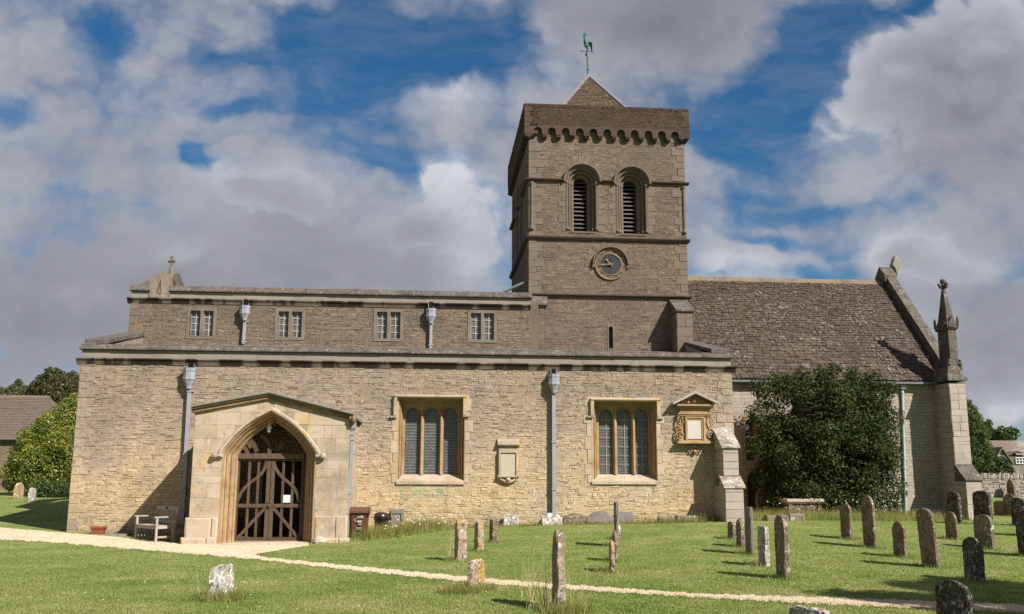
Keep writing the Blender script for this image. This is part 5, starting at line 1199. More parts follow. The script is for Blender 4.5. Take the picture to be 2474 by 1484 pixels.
def free(p, u, v):
    ok = ~((v > upv(u)-.5) & (v < lowv(u)+.5)); ok &= ~((u > 430) & (u < 745) & (v < np.where(u < 610, 1345, doorlow(u))))
    x, y = p[:, 0], p[:, 1]
    ok &= ~((x > XL-.05) & (x < XR+.1) & (y > Y0-.02)); ok &= ~((x > xl-.2) & (x < xr+.12) & (y > YP-.12) & (y < Y0+1)); ok &= ~((x > XR) & (x < XE) & (y > YC-.03)); ok &= ~((x > XE-.6) & (x < XE+.6) & (y > 30.7)); ok &= y < 70
    ok &= ~((u < 445) & (v > 1262) & (v < 1330) & (v < lowv(u)))
    return ok
pu = RNG.uniform(-60, 2560, 42000); pv = upv(pu)+(lowv(pu)-upv(pu))*RNG.uniform(-.04, 1.05, len(pu)); ok = (pv > 1270); pp = Gv(pu[ok], pv[ok]); k_ = np.arange(9000)
pu2 = RNG.uniform(440, 745, 9000); pv2 = 1318+(np.where(pu2 < 610, 1338, doorlow(pu2))-1318)*RNG.uniform(0, 1, 9000); pp = np.concatenate([pp, Gv(pu2, pv2)])
pr_ = RNG.uniform(.006, .017, len(pp))[:, None]; ang = RNG.uniform(0, 2*np.pi, len(pp)); e1 = np.stack([np.cos(ang), np.sin(ang), 0*ang], 1)*pr_; e2 = np.stack([-np.sin(ang), np.cos(ang), 0*ang], 1)*pr_*.8; ez = np.array([[0, 0, 1.]])*pr_; pp[:, 2] += .006
tris = []
for (a_, b_) in ((e1, e2), (e2, -e1), (-e1, -e2), (-e2, e1)): tris.append(np.stack([pp+a_, pp+b_, pp+ez*.9], 1))
peb = mesh_np('loose_gravel', np.concatenate(tris), 3, M_peb); tag(peb, 'loose pale gravel stones lying on the path', 'gravel', kind='stuff')
N = 260000
u = RNG.uniform(-150, 2620, N); v = 1200+(1500-1200)*RNG.uniform(0, 1, N)**.8
p = Gv(u, v); ok = free(p, u, v); p = p[ok]; d = p[:, 1]
mow = blades(p, RNG.uniform(.01, .026, len(p))*(1+.004*d), .007+.0005*d, .9)
grass = mesh_np('mown_grass', mow, 3, L_grass); tag(grass, 'short mown grass blades over the churchyard', 'grass', kind='stuff')
GRASS_EXTRA = []; RANK = []; STRAW = []; FLOW = []; YEL = []
def tuft(x, y, r, n, h, lst, w=.009, lean=.6):
    a = RNG.uniform(0, 2*np.pi, n); q = np.sqrt(RNG.uniform(0, 1, n))*r; px, py = x+np.cos(a)*q, y+np.sin(a)*q
    lst.append(blades(np.stack([px, py, gh(px, py)-.01], 1), RNG.uniform(.4, 1, n)*h, np.full(n, w), lean))

# ------------------------------------------------------------------ gravestones
def topline(shape, w, h, n=9):
    """outline of the face in (along width, height), base first"""
    if shape == 'flat': t = [(0, h-.01), (.02, h), (w-.02, h-.012), (w, h-.03)]
    elif shape == 'round': t = [(w/2-w/2*math.cos(math.pi*i/n), h-w*.42+w*.42*math.sin(math.pi*i/n)) for i in range(n+1)]
    elif shape == 'bow': t = [(w/2-w/2*math.cos(math.pi*i/n), h-w*.2+w*.2*math.sin(math.pi*i/n)) for i in range(n+1)]
    elif shape == 'shoulder': t = [(0, h-w*.24), (w*.1, h-w*.2), (w*.14, h-w*.14)]+[(w/2-w*.36*math.cos(math.pi*i/n), h-w*.16+w*.16*math.sin(math.pi*i/n)) for i in range(n+1)]+[(w*.86, h-w*.14), (w*.9, h-w*.2), (w, h-w*.24)]
    elif shape == 'point': t = [(0, h*.62), (w*.1, h*.8), (w*.25, h*.97), (w*.42, h), (w*.7, h*.98), (w*.85, h*.86), (w, h*.6)]
    elif shape == 'gothic': t = [(0, h-w*.62), (w*.07, h-w*.4), (w*.2, h-w*.2), (w*.36, h-w*.06), (w*.5, h), (w*.64, h-w*.06), (w*.8, h-w*.2), (w*.93, h-w*.4), (w, h-w*.62)]
    else: t = [(0, h*.8), (w*.06, h*.92), (w*.2, h*.97), (w*.38, h), (w*.55, h*.975), (w*.75, h*.99), (w*.93, h*.93), (w, h*.8)]
    return t
GROUP = 'old gravestones standing in the churchyard'
def slab(name, loc, rz, w, t, h, shape, mat, label, group=GROUP, lean=(0, 0), cat='gravestone', rough=.012, flip=False):
    if mat in (M_white, M_gold, M_tan): rough = .024
    top = topline(shape, w, h); side = []
    k = 7
    ol = [(0, -.18)]+[(0, top[0][1]*i/k) for i in range(k)]+top+[(w, top[-1][1]*i/k) for i in range(k-1, -1, -1)]+[(w, -.18)]
    m = MB(); n = len(ol); lays = [(-.0, 1), (.25, 1), (.75, 1), (1.0, 1)]; ce = .014
    V_ = []
    for li, tt in enumerate((0, ce/t, 1-ce/t, 1)):
        for x, z in ol:
            e = ce if li in (0, 3) else 0
            jx, jz = U(-rough, rough)*.7, U(-rough, rough)*.7
            xx = x+(e if x < w*.5 else -e)+jx; zz_ = z-(e if z > top[0][1]*.98 else 0)+jz
            V_.append((tt*t+U(-.003, .003), -xx if flip else xx, zz_))
    fs = [(l*n+i, l*n+(i+1) % n, (l+1)*n+(i+1) % n, (l+1)*n+i) for l in range(3) for i in range(n)]
    m.add(V_, fs+[tuple(range(n-1, -1, -1)), tuple(range(3*n, 4*n))])
    o = m.build(name, mat); o.location = loc; o.rotation_euler = (lean[0], lean[1], rz)
    return tag(o, label, cat, group)
def pxu(p):
    d = Vector(p)-CAM; z = d.dot(FW); return 1236.5+FPX*d.dot(RT)/z, 742-FPX*d.dot(UP)/z
def stone_at(xl_, xs, xr_, yb, yt, w, shape, mat, label, left=False, lean=(0, 0), sink=0, tmax=.3):
    c = G(xs, yb+sink); sc = (c-CAM).dot(FW)/FPX
    t = min(max((xs-xl_ if left else xr_-xs)*sc, .06), tmax); want = xr_ if left else xl_
    best = None
    for i in range(121):
        ph = -.75+1.5*i/120; q = c+Vector((-math.sin(ph), math.cos(ph), 0))*w; e = abs(pxu(q)[0]-want)+abs(ph)*1.2
        if best is None or e < best[0]: best = (e, ph)
    ph = best[1]; ew = Vector((-math.sin(ph), math.cos(ph), 0)); et = Vector((math.cos(ph), math.sin(ph), 0))
    if left: c = c-et*t
    mid = c+ew*w*.5+et*t*.5; lo, hi = .05, 3
    for _ in range(30):
        h = (lo+hi)/2
        if pxu(mid+Vector((0, 0, h)))[1] > yt: lo = h
        else: hi = h
    o = slab('gravestone', c, ph, w, t, h, shape, mat, label, lean=lean)
    tuft(mid.x, mid.y, .34, 260, .11, GRASS_EXTRA); tuft(c.x, c.y, .25, 120, .12, GRASS_EXTRA)
    return o
random.seed(61)
stone_at(502.6, 511, 563, 1449, 1362, .58, 'rough', M_white, 'short white crusted gravestone alone on the near lawn before the path', True)
stone_at(1125.7, 1139, 1171, 1428, 1352, .45, 'rough', M_gold, 'short stone with orange and black lichen standing at the path edge', True)
stone_at(1097, 1104, 1127.2, 1357, 1257, .42, 'rough', M_gold, 'tallest of the three orange-lichened stones between path and aisle wall', False)
stone_at(1144.8, 1153, 1169, 1332.7, 1260, .42, 'rough', M_gold, 'middle stone of the three orange-lichened stones below the small tablet', False)
stone_at(1181.5, 1189, 1203.6, 1312, 1255, .4, 'flat', M_grave, 'farthest of the three lichened stones, with a dark notch near its top', False)
stone_at(1333.5, 1346.4, 1367, 1478, 1281, .5, 'point', M_tan, 'tall narrow pointed stone with orange lichen tip, in front of the path', False)
stone_at(1471.3, 1476, 1485.7, 1385, 1306, .5, 'round', M_gold, 'thin stone with an orange streak, nearest of the line below the right window', False, tmax=.12)
stone_at(1478.8, 1484.5, 1490.7, 1358, 1281, .5, 'round', M_grave, 'thin brown stone just behind the orange-streaked one below the right window', False, tmax=.12)
stone_at(1483.7, 1489, 1493.5, 1322, 1212, .62, 'flat', M_grey, 'very tall thin grey slab rising highest in the line below the right window', False, tmax=.12)
stone_at(1491, 1493, 1497, 1304, 1268, .4, 'round', M_white, 'small white stone peeping out behind the tall thin grey slab', False, tmax=.08)
stone_at(1757.6, 1769.4, 1779, 1304, 1260, .45, 'rough', M_grave, 'small worn dark stone nearest the corner buttress', False)
stone_at(1778.2, 1790, 1799.5, 1323, 1253, .5, 'round', M_grave, 'thin rounded brown stone second out from the corner buttress', False)
stone_at(1801, 1814.2, 1822.3, 1341.5, 1224, .55, 'flat', M_grey, 'tall square-topped grey slab near the corner buttress', False)
stone_at(1831.8, 1848.7, 1861.2, 1370, 1271, .5, 'flat', M_white, 'pale flat-topped slab between the square grey slab and a tall brown stone', False)
stone_at(1873.7, 1896.4, 1909.7, 1401, 1242, .55, 'round', M_grave, 'tall round-topped brown stone nearest the path, long shadow to its left', False)
stone_at(2031, 2054, 2061.4, 1304.4, 1217, .6, 'bow', M_grave, 'brown stone with a broken left shoulder before the holly bush', False)
stone_at(2084.9, 2111.7, 2119.3, 1325, 1197, .6, 'round', M_grave, 'tallest round-topped stone before the holly bush', False)
stone_at(2157.3, 2184.3, 2192.5, 1347.8, 1259, .55, 'shoulder', M_grave, 'short dark stone with a bowed top before the pale blue drainpipe', False)
stone_at(2226, 2263, 2272, 1373, 1228, .62, 'bow', M_grave, 'big dark stone leaning slightly left, below the chancel corner shadow', False, lean=(0, -.05))
stone_at(2284.4, 2310.5, 2316.4, 1305, 1236, .5, 'round', M_grave, 'small rounded brown stone before a tall black one at the chancel corner', False)
stone_at(2289, 2318.8, 2325.9, 1266, 1188, .75, 'bow', M_black, 'tall black stone standing against the foot of the chancel corner buttress', False)
stone_at(2352.5, 2392, 2401, 1268, 1185, .8, 'bow', M_black, 'broad black stone behind the blotched one, right of the corner buttress', False)
stone_at(2354.8, 2395.9, 2405.4, 1327.4, 1243, .72, 'bow', M_blotch, 'dark stone with large pale round lichen blotches', False)
stone_at(2328.3, 2372.5, 2380.5, 1409, 1298, .7, 'bow', M_black, 'dark grey-flecked stone just left of the tree shade near the path', False)
stone_at(2400.6, 2426, 2431, 1246, 1209, .7, 'bow', M_grave, 'low brown stone far back on the right, below the stone boundary wall', False)
stone_at(2424, 2455, 2458, 1248, 1193, .75, 'shoulder', M_grave, 'upright brown stone far back on the right, behind the low one', False)
stone_at(2432.6, 2450, 2456, 1204, 1157, .7, 'gothic', M_grave, 'narrow arched stone in dry grass close to the boundary wall', False)
stone_at(2444, 2478, 2484, 1272, 1202, .9, 'bow', M_black, 'black stone cut by the right edge, farthest back of the shaded ones', False)
stone_at(2454, 2482, 2488, 1297, 1222, .7, 'bow', M_black, 'black stone at the right edge between the farthest and nearest shaded ones', False)
stone_at(2459, 2496, 2503, 1347, 1232, .75, 'bow', M_black, 'black stone at the right edge, nearest of the shaded ones there', False)
o = stone_at(2263, 2343, 2347, 1530, 1404, .58, 'bow', M_black, 'near black stone with orange lichen spot, cut by the bottom edge', False, lean=(.02, 0))
stone_at(1905, 1990, 2012, 1512, 1467, .62, 'rough', M_white, 'low white-topped stone peeping over the bottom edge', False)
stone_at(31, 36, 56, 1206, 1166, .7, 'round', M_gold, 'reddish round-topped stone far left under the variegated bush', True)
stone_at(66, 70, 86, 1213, 1179, .6, 'rough', M_white, 'low pale stone far left, right of the reddish round-topped one', True)
# old headstones set upright along the foot of the aisle wall
LG = 'old headstones leaning along the aisle wall'
def wallstone(x0, x1, vt, vb, shape, mat, label, off=.14):
    Y = Y0-off; a, b = PX(x0, vb, Y), PX(x1, vb, Y); gz_ = g((a+b)/2, Y); h = PZ((x0+x1)/2, vt, Y)-gz_
    # face turned to the south: local width runs along +y, so rotate by -90 degrees
    o = slab('headstone', (a, Y-.0, gz_), -math.pi/2, b-a, .1, h, shape, mat, label, LG, lean=(0, 0)); o.rotation_euler = (rad(-7), 0, 0)
    # rebuild axes: width along x
    me = o.data
    co = np.empty(len(me.vertices)*3); me.vertices.foreach_get('co', co); co = co.reshape(-1, 3); co = co[:, [1, 0, 2]]; co[:, 1] *= -1; me.vertices.foreach_set('co', co.ravel()); me.update()
wallstone(1216, 1252, 1243, 1268, 'rough', M_white, 'broken pale headstone leaning on the aisle wall below the small tablet')
wallstone(1308, 1357, 1240, 1271, 'shoulder', M_white, 'white blotched headstone at the foot of the drainpipe')
wallstone(1359, 1415, 1241, 1271, 'bow', M_grave, 'dark brown headstone right of the drainpipe foot')
wallstone(1417, 1481, 1234, 1272, 'shoulder', M_grey, 'wide grey headstone between the dark brown one and the tall slab')
wallstone(1483, 1530, 1236, 1273, 'rough', M_grey, 'grey headstone behind the tall thin slab at the aisle wall')
# stone in the shade of the priest's door
c = G(1838, 1246); slab('gravestone', (PX(1826, 1240, 31.6), 31.6, g(PX(1826, 1240, 31.6), 31.6)), rad(-75), .46, .1, .95, 'gothic', M_grave, 'brown stone leaning in the dark arch beside the holly bush')
# low stone kerb along the foot of the wall
def kerb(x0, x1, v0, v1, label, Y):
    m = MB(); u = x0
    while u < x1-1:
        ue = min(u+U(28, 60), x1); a, b = PX(u, 1265, Y), PX(ue, 1265, Y); z = g((a+b)/2, Y); h = U(.15, .22)
        m.M = south(Y); m.mbox(a+.01, b-.01, z-.1, z+h, -.2, U(.0, .06), ch=.04); u = ue
    o = m.build('stone_kerb', M_blotch, bevel=.02); tag(o, label, 'kerb', 'low stone kerbs'); return o
kerb(1590, 1762, 1258, 1275, 'low lichened kerb along the foot of the aisle wall', 27.95)
kerb(1850, 1946, 1255, 1275, 'low lichened kerb before the chest tomb', 27.6)
# chest tomb under the bush
ty = 29.6; ta, tb = PX(1898, 1210, ty), PX(1988, 1210, ty); tz = g((ta+tb)/2, ty); th = PZ(1940, 1207, ty)
tomb = thing('chest_tomb', ((ta+tb)/2, ty, tz), 'stone chest tomb half hidden in tall grass under the holly bush', 'tomb')
m = MB(); m.box(ta, tb, ty-.1, ty+.8, th-.08, th+.02); m.box(ta+.03, tb-.03, ty-.07, ty+.77, th-.12, th-.08); m.build('slab', M_ashlar, tomb, bevel=.02)
m = MB(); m.box(ta+.1, tb-.1, ty, ty+.7, tz-.2, th-.12); m.box(ta+.02, tb-.02, ty-.08, ty+.78, tz-.2, tz+.08)
for x in (ta+.08, tb-.2): m.box(x, x+.12, ty-.03, ty+.73, tz, th-.12)
m.build('chest', M_grave, tomb)

# ------------------------------------------------------------------ bench, planter, bins
bp = P(374, 1311, 25.75); bp.z = g(bp.x, bp.y)
bench = thing('garden_bench', bp, 'small silvered wooden bench half in the porch shadow', 'bench', rz=rad(-49))
BL, BD = 1.24, .54                                                     # length runs to -x, depth to +y
def bm(): return MB()
def bpart(m, name, par=bench): return m.build(name, M_bench, par, local=True, bevel=.005)
for x in (-.035, -BL+.035):
    m = bm(); m.box(x-.03, x+.03, 0, .06, -.02, .62); bpart(m, 'front_leg')
    m = bm(); m.add([(x-.035, BD-.07, -.02), (x+.035, BD-.07, -.02), (x+.035, BD, -.02), (x-.035, BD, -.02), (x-.035, BD-.07, .42), (x+.035, BD-.07, .42), (x+.035, BD, .42), (x-.035, BD, .42), (x-.035, BD+.05, .9), (x+.035, BD+.05, .9), (x+.035, BD+.1, .9), (x-.035, BD+.1, .9)],
        [(3, 2, 1, 0), (8, 9, 10, 11)]+[(k+i, k+(i+1) % 4, k+4+(i+1) % 4, k+4+i) for k in (0, 4) for i in range(4)]); bpart(m, 'rear_leg')
    m = bm(); m.box(x-.045, x+.045, -.05, BD+.02, .62, .655); bpart(m, 'armrest')
    m = bm(); m.box(x-.02, x+.02, .07, BD-.07, .1, .15); m.box(x-.02, x+.02, .07, BD-.07, .34, .4); bpart(m, 'stretcher')
m = bm()
for k in range(5): m.box(-BL+.02, -.02, .0+k*.088, .075+k*.088, .4, .425)
m.box(-BL+.07, -.07, .01, .045, .33, .4); m.box(-BL+.07, -.07, BD-.06, BD-.02, .33, .4); bpart(m, 'seat')
m = bm(); m.box(-BL+.07, -.07, BD+.035, BD+.075, .8, .9); m.box(-BL+.07, -.07, BD-.01, BD+.02, .47, .53)
for k in range(13):
    x = -BL+.12+k*(BL-.24)/12; m.add([(x+a, y, z) for z, y0 in ((.53, BD-.0), (.8, BD+.045)) for y in (y0, y0+.02) for a in (-.018, .018)], [(0, 1, 5, 4), (2, 6, 7, 3), (0, 4, 6, 2), (1, 3, 7, 5)])
bk = bpart(m, 'backrest')
m = MB(); m.box(-BL/2-.07, -BL/2+.07, BD+.028, BD+.034, .83, .87); m.build('plaque', M_dark, bk, local=True)

Yq = Y0-.55; a, b = PX(222, 1290, Yq), PX(253, 1290, Yq); zq = PZ(238, 1290, Yq)
pl = thing('planter', ((a+b)/2, Yq, zq), 'small terracotta trough on a stone by the aisle wall', 'planter')
m = MB(south(Yq)); m.add([(x, y, z) for z, e in ((zq, .025), (zq+.19, 0)) for x, y in ((a+e, Yq-.12+e), (b-e, Yq-.12+e), (b-e, Yq+.12-e), (a+e, Yq+.12-e))], [(3, 2, 1, 0), (0, 1, 5, 4), (1, 2, 6, 5), (2, 3, 7, 6), (3, 0, 4, 7)])
for s0, s1, t0, t1 in ((a-.015, b+.015, Yq-.135, Yq-.1), (a-.015, b+.015, Yq+.1, Yq+.135), (a-.015, a+.02, Yq-.1, Yq+.1), (b-.02, b+.015, Yq-.1, Yq+.1)): m.box(s0, s1, t0, t1, zq+.15, zq+.205)
m.build('trough', M_terra, pl, bevel=.006)
m = MB(); m.box(a+.02, b-.02, Yq-.1, Yq+.1, zq+.1, zq+.17); m.build('soil', M_bark, pl)
m = MB(south(Yq)); u0 = PX(208, 1296, Yq); u1 = PX(310, 1296, Yq); u = u0
while u < u1-.05:
    w = min(U(.3, .5), u1-u); m.mbox(u, u+w-.02, -.3, zq-.002, -.45, .14+U(-.02, .02), ch=.03); u += w
tag(m.build('stone_ledge', M_grey, bevel=.01), 'low stone ledge at the foot of the aisle wall carrying the trough', 'ledge')

YB = 26.2; c0 = P(868, 1306, YB); bz = g(c0.x, YB); w0 = (PX(888, 1300, YB)-PX(847, 1300, YB))/2
wb = thing('wheelie_bin', (c0.x, YB, bz), 'brown wheeled bin between porch and black bin', 'bin')
zt = PZ(868, 1240, YB); ztop = PZ(868, 1222, YB)
m = MB(); wt_ = w0*1.02; wb_ = w0*.8
prof = [(bz+.03, wb_, .2), (bz+.06, wb_, .22), (zt-.1, wt_*.97, .27), (zt-.08, wt_*1.02, .29), (zt, wt_*1.03, .3)]
ring = lambda z, w, d: [(c0.x-w, YB-d*.8, z), (c0.x+w, YB-d*.8, z), (c0.x+w, YB+d*.9, z), (c0.x-w, YB+d*.9, z)]
pts = [q for z, w, d in prof for q in ring(z, w, d)]; m.add(pts, [(3, 2, 1, 0), (16, 17, 18, 19)]+[(4*k+i, 4*k+(i+1) % 4, 4*k+4+(i+1) % 4, 4*k+4+i) for k in range(4) for i in range(4)])
body = m.build('body', M_brownbin, wb, bevel=.02)
m = MB(lambda u, z, d: (u, YB-d, z)); pr = [(.29, zt-.005), (.3, zt+.05), (.27, zt+.085), (.1, zt+.15), (-.2, zt+.165), (-.3, zt+.12), (-.3, zt-.0)]
m.strip(pr, c0.x-wt_*1.1, c0.x+wt_*1.1); m.build('lid', M_brownbin, wb, bevel=.02)
for s in (-1, 1):
    m = MB(); n = 14; cc = (c0.x+s*w0*.75, YB+.24, bz+.1); k = [(cc[0]+dx, cc[1]+.1*math.cos(2*math.pi*i/n), cc[2]+.1*math.sin(2*math.pi*i/n)) for dx in (-.025, .025) for i in range(n)]
    m.add(k, [tuple(range(n)), tuple(range(2*n-1, n-1, -1))]+[(i, (i+1) % n, n+(i+1) % n, n+i) for i in range(n)]); m.build('wheel', M_blackbin, wb)
m = MB(); m.tube([(c0.x-w0*.8, YB+.3, zt+.03), (c0.x-w0*.8, YB+.36, zt+.06), (c0.x+w0*.8, YB+.36, zt+.06), (c0.x+w0*.8, YB+.3, zt+.03)], .018, 6); m.build('handle', M_brownbin, wb)
def text(body_, size, loc, par, mat, name='lettering'):
    cu = bpy.data.curves.new(name, 'FONT'); cu.body = body_; cu.size = size; cu.extrude = .002; cu.align_x = 'CENTER'; cu.align_y = 'CENTER'
    ob = bpy.data.objects.new(name, cu); COL.objects.link(ob); dg = bpy.context.evaluated_depsgraph_get(); me_ = bpy.data.meshes.new_from_object(ob.evaluated_get(dg)); bpy.data.objects.remove(ob)
    o = bpy.data.objects.new(name, me_); COL.objects.link(o); me_.materials.clear(); me_.materials.append(mat); o.parent = par; o.location = loc; o.rotation_euler = (rad(93), 0, 0); return o
text('C', .12, (-.1, -.252, zt-bz-.17), wb, M_print)
m = MB(south(YB)); ym = .245
for (u0, u1, za_, zb_) in ((-.06, .12, .535, .55), (-.05, .0, .56, .585), (.02, .1, .56, .6), (-.05, .06, .42, .47), (-.02, .05, .36, .39), (-.09, .08, .27, .285), (-.075, .07, .235, .25)): m.mbox(c0.x+u0, c0.x+u1, bz+za_, bz+zb_, .2, .2+.0335+(za_)*.028)
m.build('printed_marks', M_print, wb)

YK = 27.7; c1 = P(919.5, 1284, YK); kz = g(c1.x, YK); kr = (PX(937, 1260, YK)-PX(902, 1260, YK))/2; kt = PZ(919, 1237, YK)-kz
kb = thing('black_bin', (c1.x, YK, kz), 'black round bin with domed lid beside the brown bin', 'bin')
m = MB(); m.lathe([(kr*.8, -.02), (kr*.82, .02), (kr*.93, kt*.62), (kr*.95, kt*.66)], (c1.x, YK, kz), 20); m.build('body', M_blackbin, kb, smooth=True)
m = MB(); m.lathe([(kr*1.02, kt*.63), (kr*1.02, kt*.78), (kr*.99, kt*.82), (kr*.9, kt*.92), (kr*.6, kt*.98), (kr*.2, kt)], (c1.x, YK, kz), 20); m.build('lid', M_blackbin, kb, smooth=True)
m = MB(); m.box(c1.x+kr*.0, c1.x+kr*.5, YK-kr*1.06, YK-kr*.9, kz+kt*.62, kz+kt*.8); m.build('front_flap', M_blackbin, kb, bevel=.02)
YX_ = 28.0; a, b = PX(946, 1250, YX_), PX(975, 1250, YX_); z0 = g(a, YX_); z1 = PZ(960, 1230, YX_)
bx = thing('compost_box', ((a+b)/2, YX_, z0), 'grey weathered plank box against the aisle wall', 'wooden box')
m = MB()
for k in range(4): u0 = a+(b-a)*k/4; m.box(u0+.004, u0+(b-a)/4-.004, YX_-.04, YX_, z0-.05, z1-U(0, .02))
m.box(a, a+.03, YX_, YX_+.3, z0-.05, z1); m.box(b-.03, b, YX_, YX_+.3, z0-.05, z1); m.build('planks', M_plank, bx)
m = MB(); m.box(a-.01, b+.01, YX_-.07, YX_-.04, z1-.12, z1-.04); m.box(b-.07, b-.02, YX_-.075, YX_-.042, z1-.3, z1+.01); m.build('battens', M_plank, bx)
# lamp over the gates, notice, boulder
lp = P(651.3, 1016, YP+.3)
lamp = thing('hanging_lamp', lp, 'small white lamp hanging under the porch arch point', 'lamp')
m = MB(); m.lathe([(.03, .0), (.03, -.01), (.011, -.015), (.011, -.13)], lp, 8); m.build('stem', M_white2, lamp)
m = MB(); m.lathe([(.012, -.12), (.04, -.135), (.062, -.165), (.066, -.22), (.05, -.235)], lp, 12); m.build('hood', M_white2, lamp, smooth=True)
m = MB(); m.lathe([(.03, -.225), (.048, -.25), (.05, -.28), (.038, -.31), (.01, -.325)], lp, 12); m.build('bulb', M_white2, lamp, smooth=True)
m = MB(wg); (xa, za_), (xb, zb_) = zpx(1650, 808), zpx(1699, 862)
m.add([wg(xa, zb_, .064), wg(xb, zb_+.0, .066), wg(xb, za_, .075), wg(xa, za_+.003, .066)]+[wg(xa, zb_, .0625), wg(xb, zb_, .0645), wg(xb, za_, .0735), wg(xa, za_+.003, .0645)], [(0, 1, 2, 3), (7, 6, 5, 4), (0, 4, 5, 1), (1, 5, 6, 2), (2, 6, 7, 3), (3, 7, 4, 0)])
tag(m.build('paper_notice', M_paper), 'white paper notice fixed to the right gate', 'notice')
bc = G(772, 1313); m = MB(); m.lathe([(.03, -.06), (.13, -.02), (.17, .05), (.13, .13), (.05, .17)], bc, 9, sx=1.1, sy=.8)
for i, q in enumerate(m.v): m.v[i] = (q[0]+U(-.015, .015), q[1]+U(-.015, .015), q[2]+U(-.012, .012))
tag(m.build('loose_stone', M_tablet, bevel=.02), 'pale rounded stone lying at the porch foot', 'stone')

# ------------------------------------------------------------------ rank grass, straw and flowers
def along(pts, n, spread, h, lst, w=.01, lean=.5, hj=.5):
    t = RNG.uniform(0, len(pts)-1.001, n); i = t.astype(int); f = t-i; q = np.array(pts, float)
    x = q[i, 0]*(1-f)+q[i+1, 0]*f+RNG.normal(0, spread, n); y = q[i, 1]*(1-f)+q[i+1, 1]*f+RNG.normal(0, spread, n)
    ok = ~((x > XL) & (x < XR+.1) & (y > Y0-.02)) & ~((x > xl-.15) & (x < xr+.1) & (y > YP-.1)) & (y < YC-.02); x, y = x[ok], y[ok]
    lst.append(blades(np.stack([x, y, gh(x, y)-.01], 1), RNG.uniform(1-hj, 1, len(x))*h, np.full(len(x), w), lean))
along([(-.4, 28.1), (1.5, 28.1), (4, 28.1), (6.5, 27.9), (8.6, 27.8)], 4200, .1, .14, RANK)
along([(-1.7, 25.6), (-1.2, 26.6), (-.6, 27.7), (.2, 28.0)], 3400, .32, .4, RANK, .011)
along([(-2.0, 25.2), (-1.0, 26.2), (0, 27.4), (.6, 28)], 2200, .25, .16, GRASS_EXTRA)
along([(9.6, 28.2), (11, 28.9), (12.5, 29.2), (14, 29.4), (15.6, 29.8), (16.6, 31)], 5200, .45, .42, RANK, .012)
along([(9.4, 28.0), (11, 28.3), (12.5, 28.5), (14.5, 28.9), (16.2, 30.0)], 4200, .3, .3, GRASS_EXTRA, .011)
along([(14.5, 31.7), (16.5, 32), (18, 30.6)], 1500, .15, .22, RANK)
along([(27, 42), (29, 45), (33, 50), (37, 56)], 6000, 1.6, .6, RANK, .03)
along([(6.2, 27.9), (7.5, 27.9), (8.7, 27.7)], 450, .15, .42, RANK, .008)
along([(-9.8, 28.15), (-7, 28.1)], 500, .06, .12, RANK)
for (u, v, n, h) in ((1300, 1470, 46, .85), (1340, 1478, 30, .5), (1280, 1440, 14, .8)):
    c = G(u, v); tuft(c.x, c.y, .16, n, h, STRAW, .008, .55)
for (u, v, n, h) in ((1090, 1345, 12, .6), (1380, 1475, 14, .55), (1400, 1410, 5, .45), (512, 1445, 5, .75), (1430, 1378, 4, .4)):
    c = G(u, v); tuft(c.x, c.y, .2, n, h, STRAW, .007, .6)
for (u, v, n, h, r) in ((1362, 1478, 420, .24, .32), (1110, 1432, 360, .2, .3), (1165, 1425, 200, .16, .22), (540, 1450, 420, .2, .3), (500, 1448, 200, .15, .2), (640, 1342, 160, .07, .2)):
    c = G(u, v); tuft(c.x, c.y, r, n, h, RANK, .009, .8)
    tuft(c.x, c.y, r, n//2, h*.7, GRASS_EXTRA, .009, .8)
def blobs(pts, r, lst):
    p = np.array(pts, float)
    for a in (0, 1.05): 
        d1 = np.stack([np.full(len(p), math.cos(a)), np.full(len(p), math.sin(a)), np.zeros(len(p))], 1)*r; d2 = np.stack([np.full(len(p), -math.sin(a)*.5), np.full(len(p), math.cos(a)*.5), np.full(len(p), .6)], 1)*r
        lst.append(np.stack([p-d1, p-d2, p+d1, p+d2], 1))
fp = []
for _ in range(26): x, y = U(-1.4, .5), U(26, 27.9); fp.append((x, y, g(x, y)+U(.2, .45)))
for _ in range(26): x, y = U(10, 16), U(28.4, 30); fp.append((x, y, g(x, y)+U(.3, .65)))
blobs(fp, .028, FLOW)
dz_ = []
for _ in range(70): c = G(U(1250, 2250), U(1290, 1430)); dz_.append((c.x, c.y, c.z+.035))
for _ in range(40): c = G(U(100, 1200), U(1350, 1480)); dz_.append((c.x, c.y, c.z+.035))
blobs(dz_, .009, FLOW)
yp = []
for _ in range(22): c = G(U(905, 985), U(1296, 1312)); yp.append((c.x, c.y, c.z+U(.04, .12)))
blobs(yp, .013, YEL)
for _ in range(330):
    c = G(U(-40, 2500), U(1282, 1483)); uu_, vv_ = pxu(c)
    if vv_ < upv(uu_)-5 and not (uu_ < 760 and vv_ < 1345) or vv_ > lowv(uu_)+5: tuft(c.x, c.y, U(.08, .25), 45, U(.035, .07), GRASS_EXTRA, .008, .8)
pe = np.concatenate([np.stack([us, upv(us)-.6], 1)[us > 615], np.stack([us, lowv(us)+.6], 1)]); pe = pe[RNG.integers(0, len(pe), 5200)]+RNG.normal(0, 1, (5200, 2))*[6, .7]; q_ = Gv(pe[:, 0], pe[:, 1]); GRASS_EXTRA.append(blades(q_, RNG.uniform(.02, .05, len(q_)), np.full(len(q_), .009), .9))
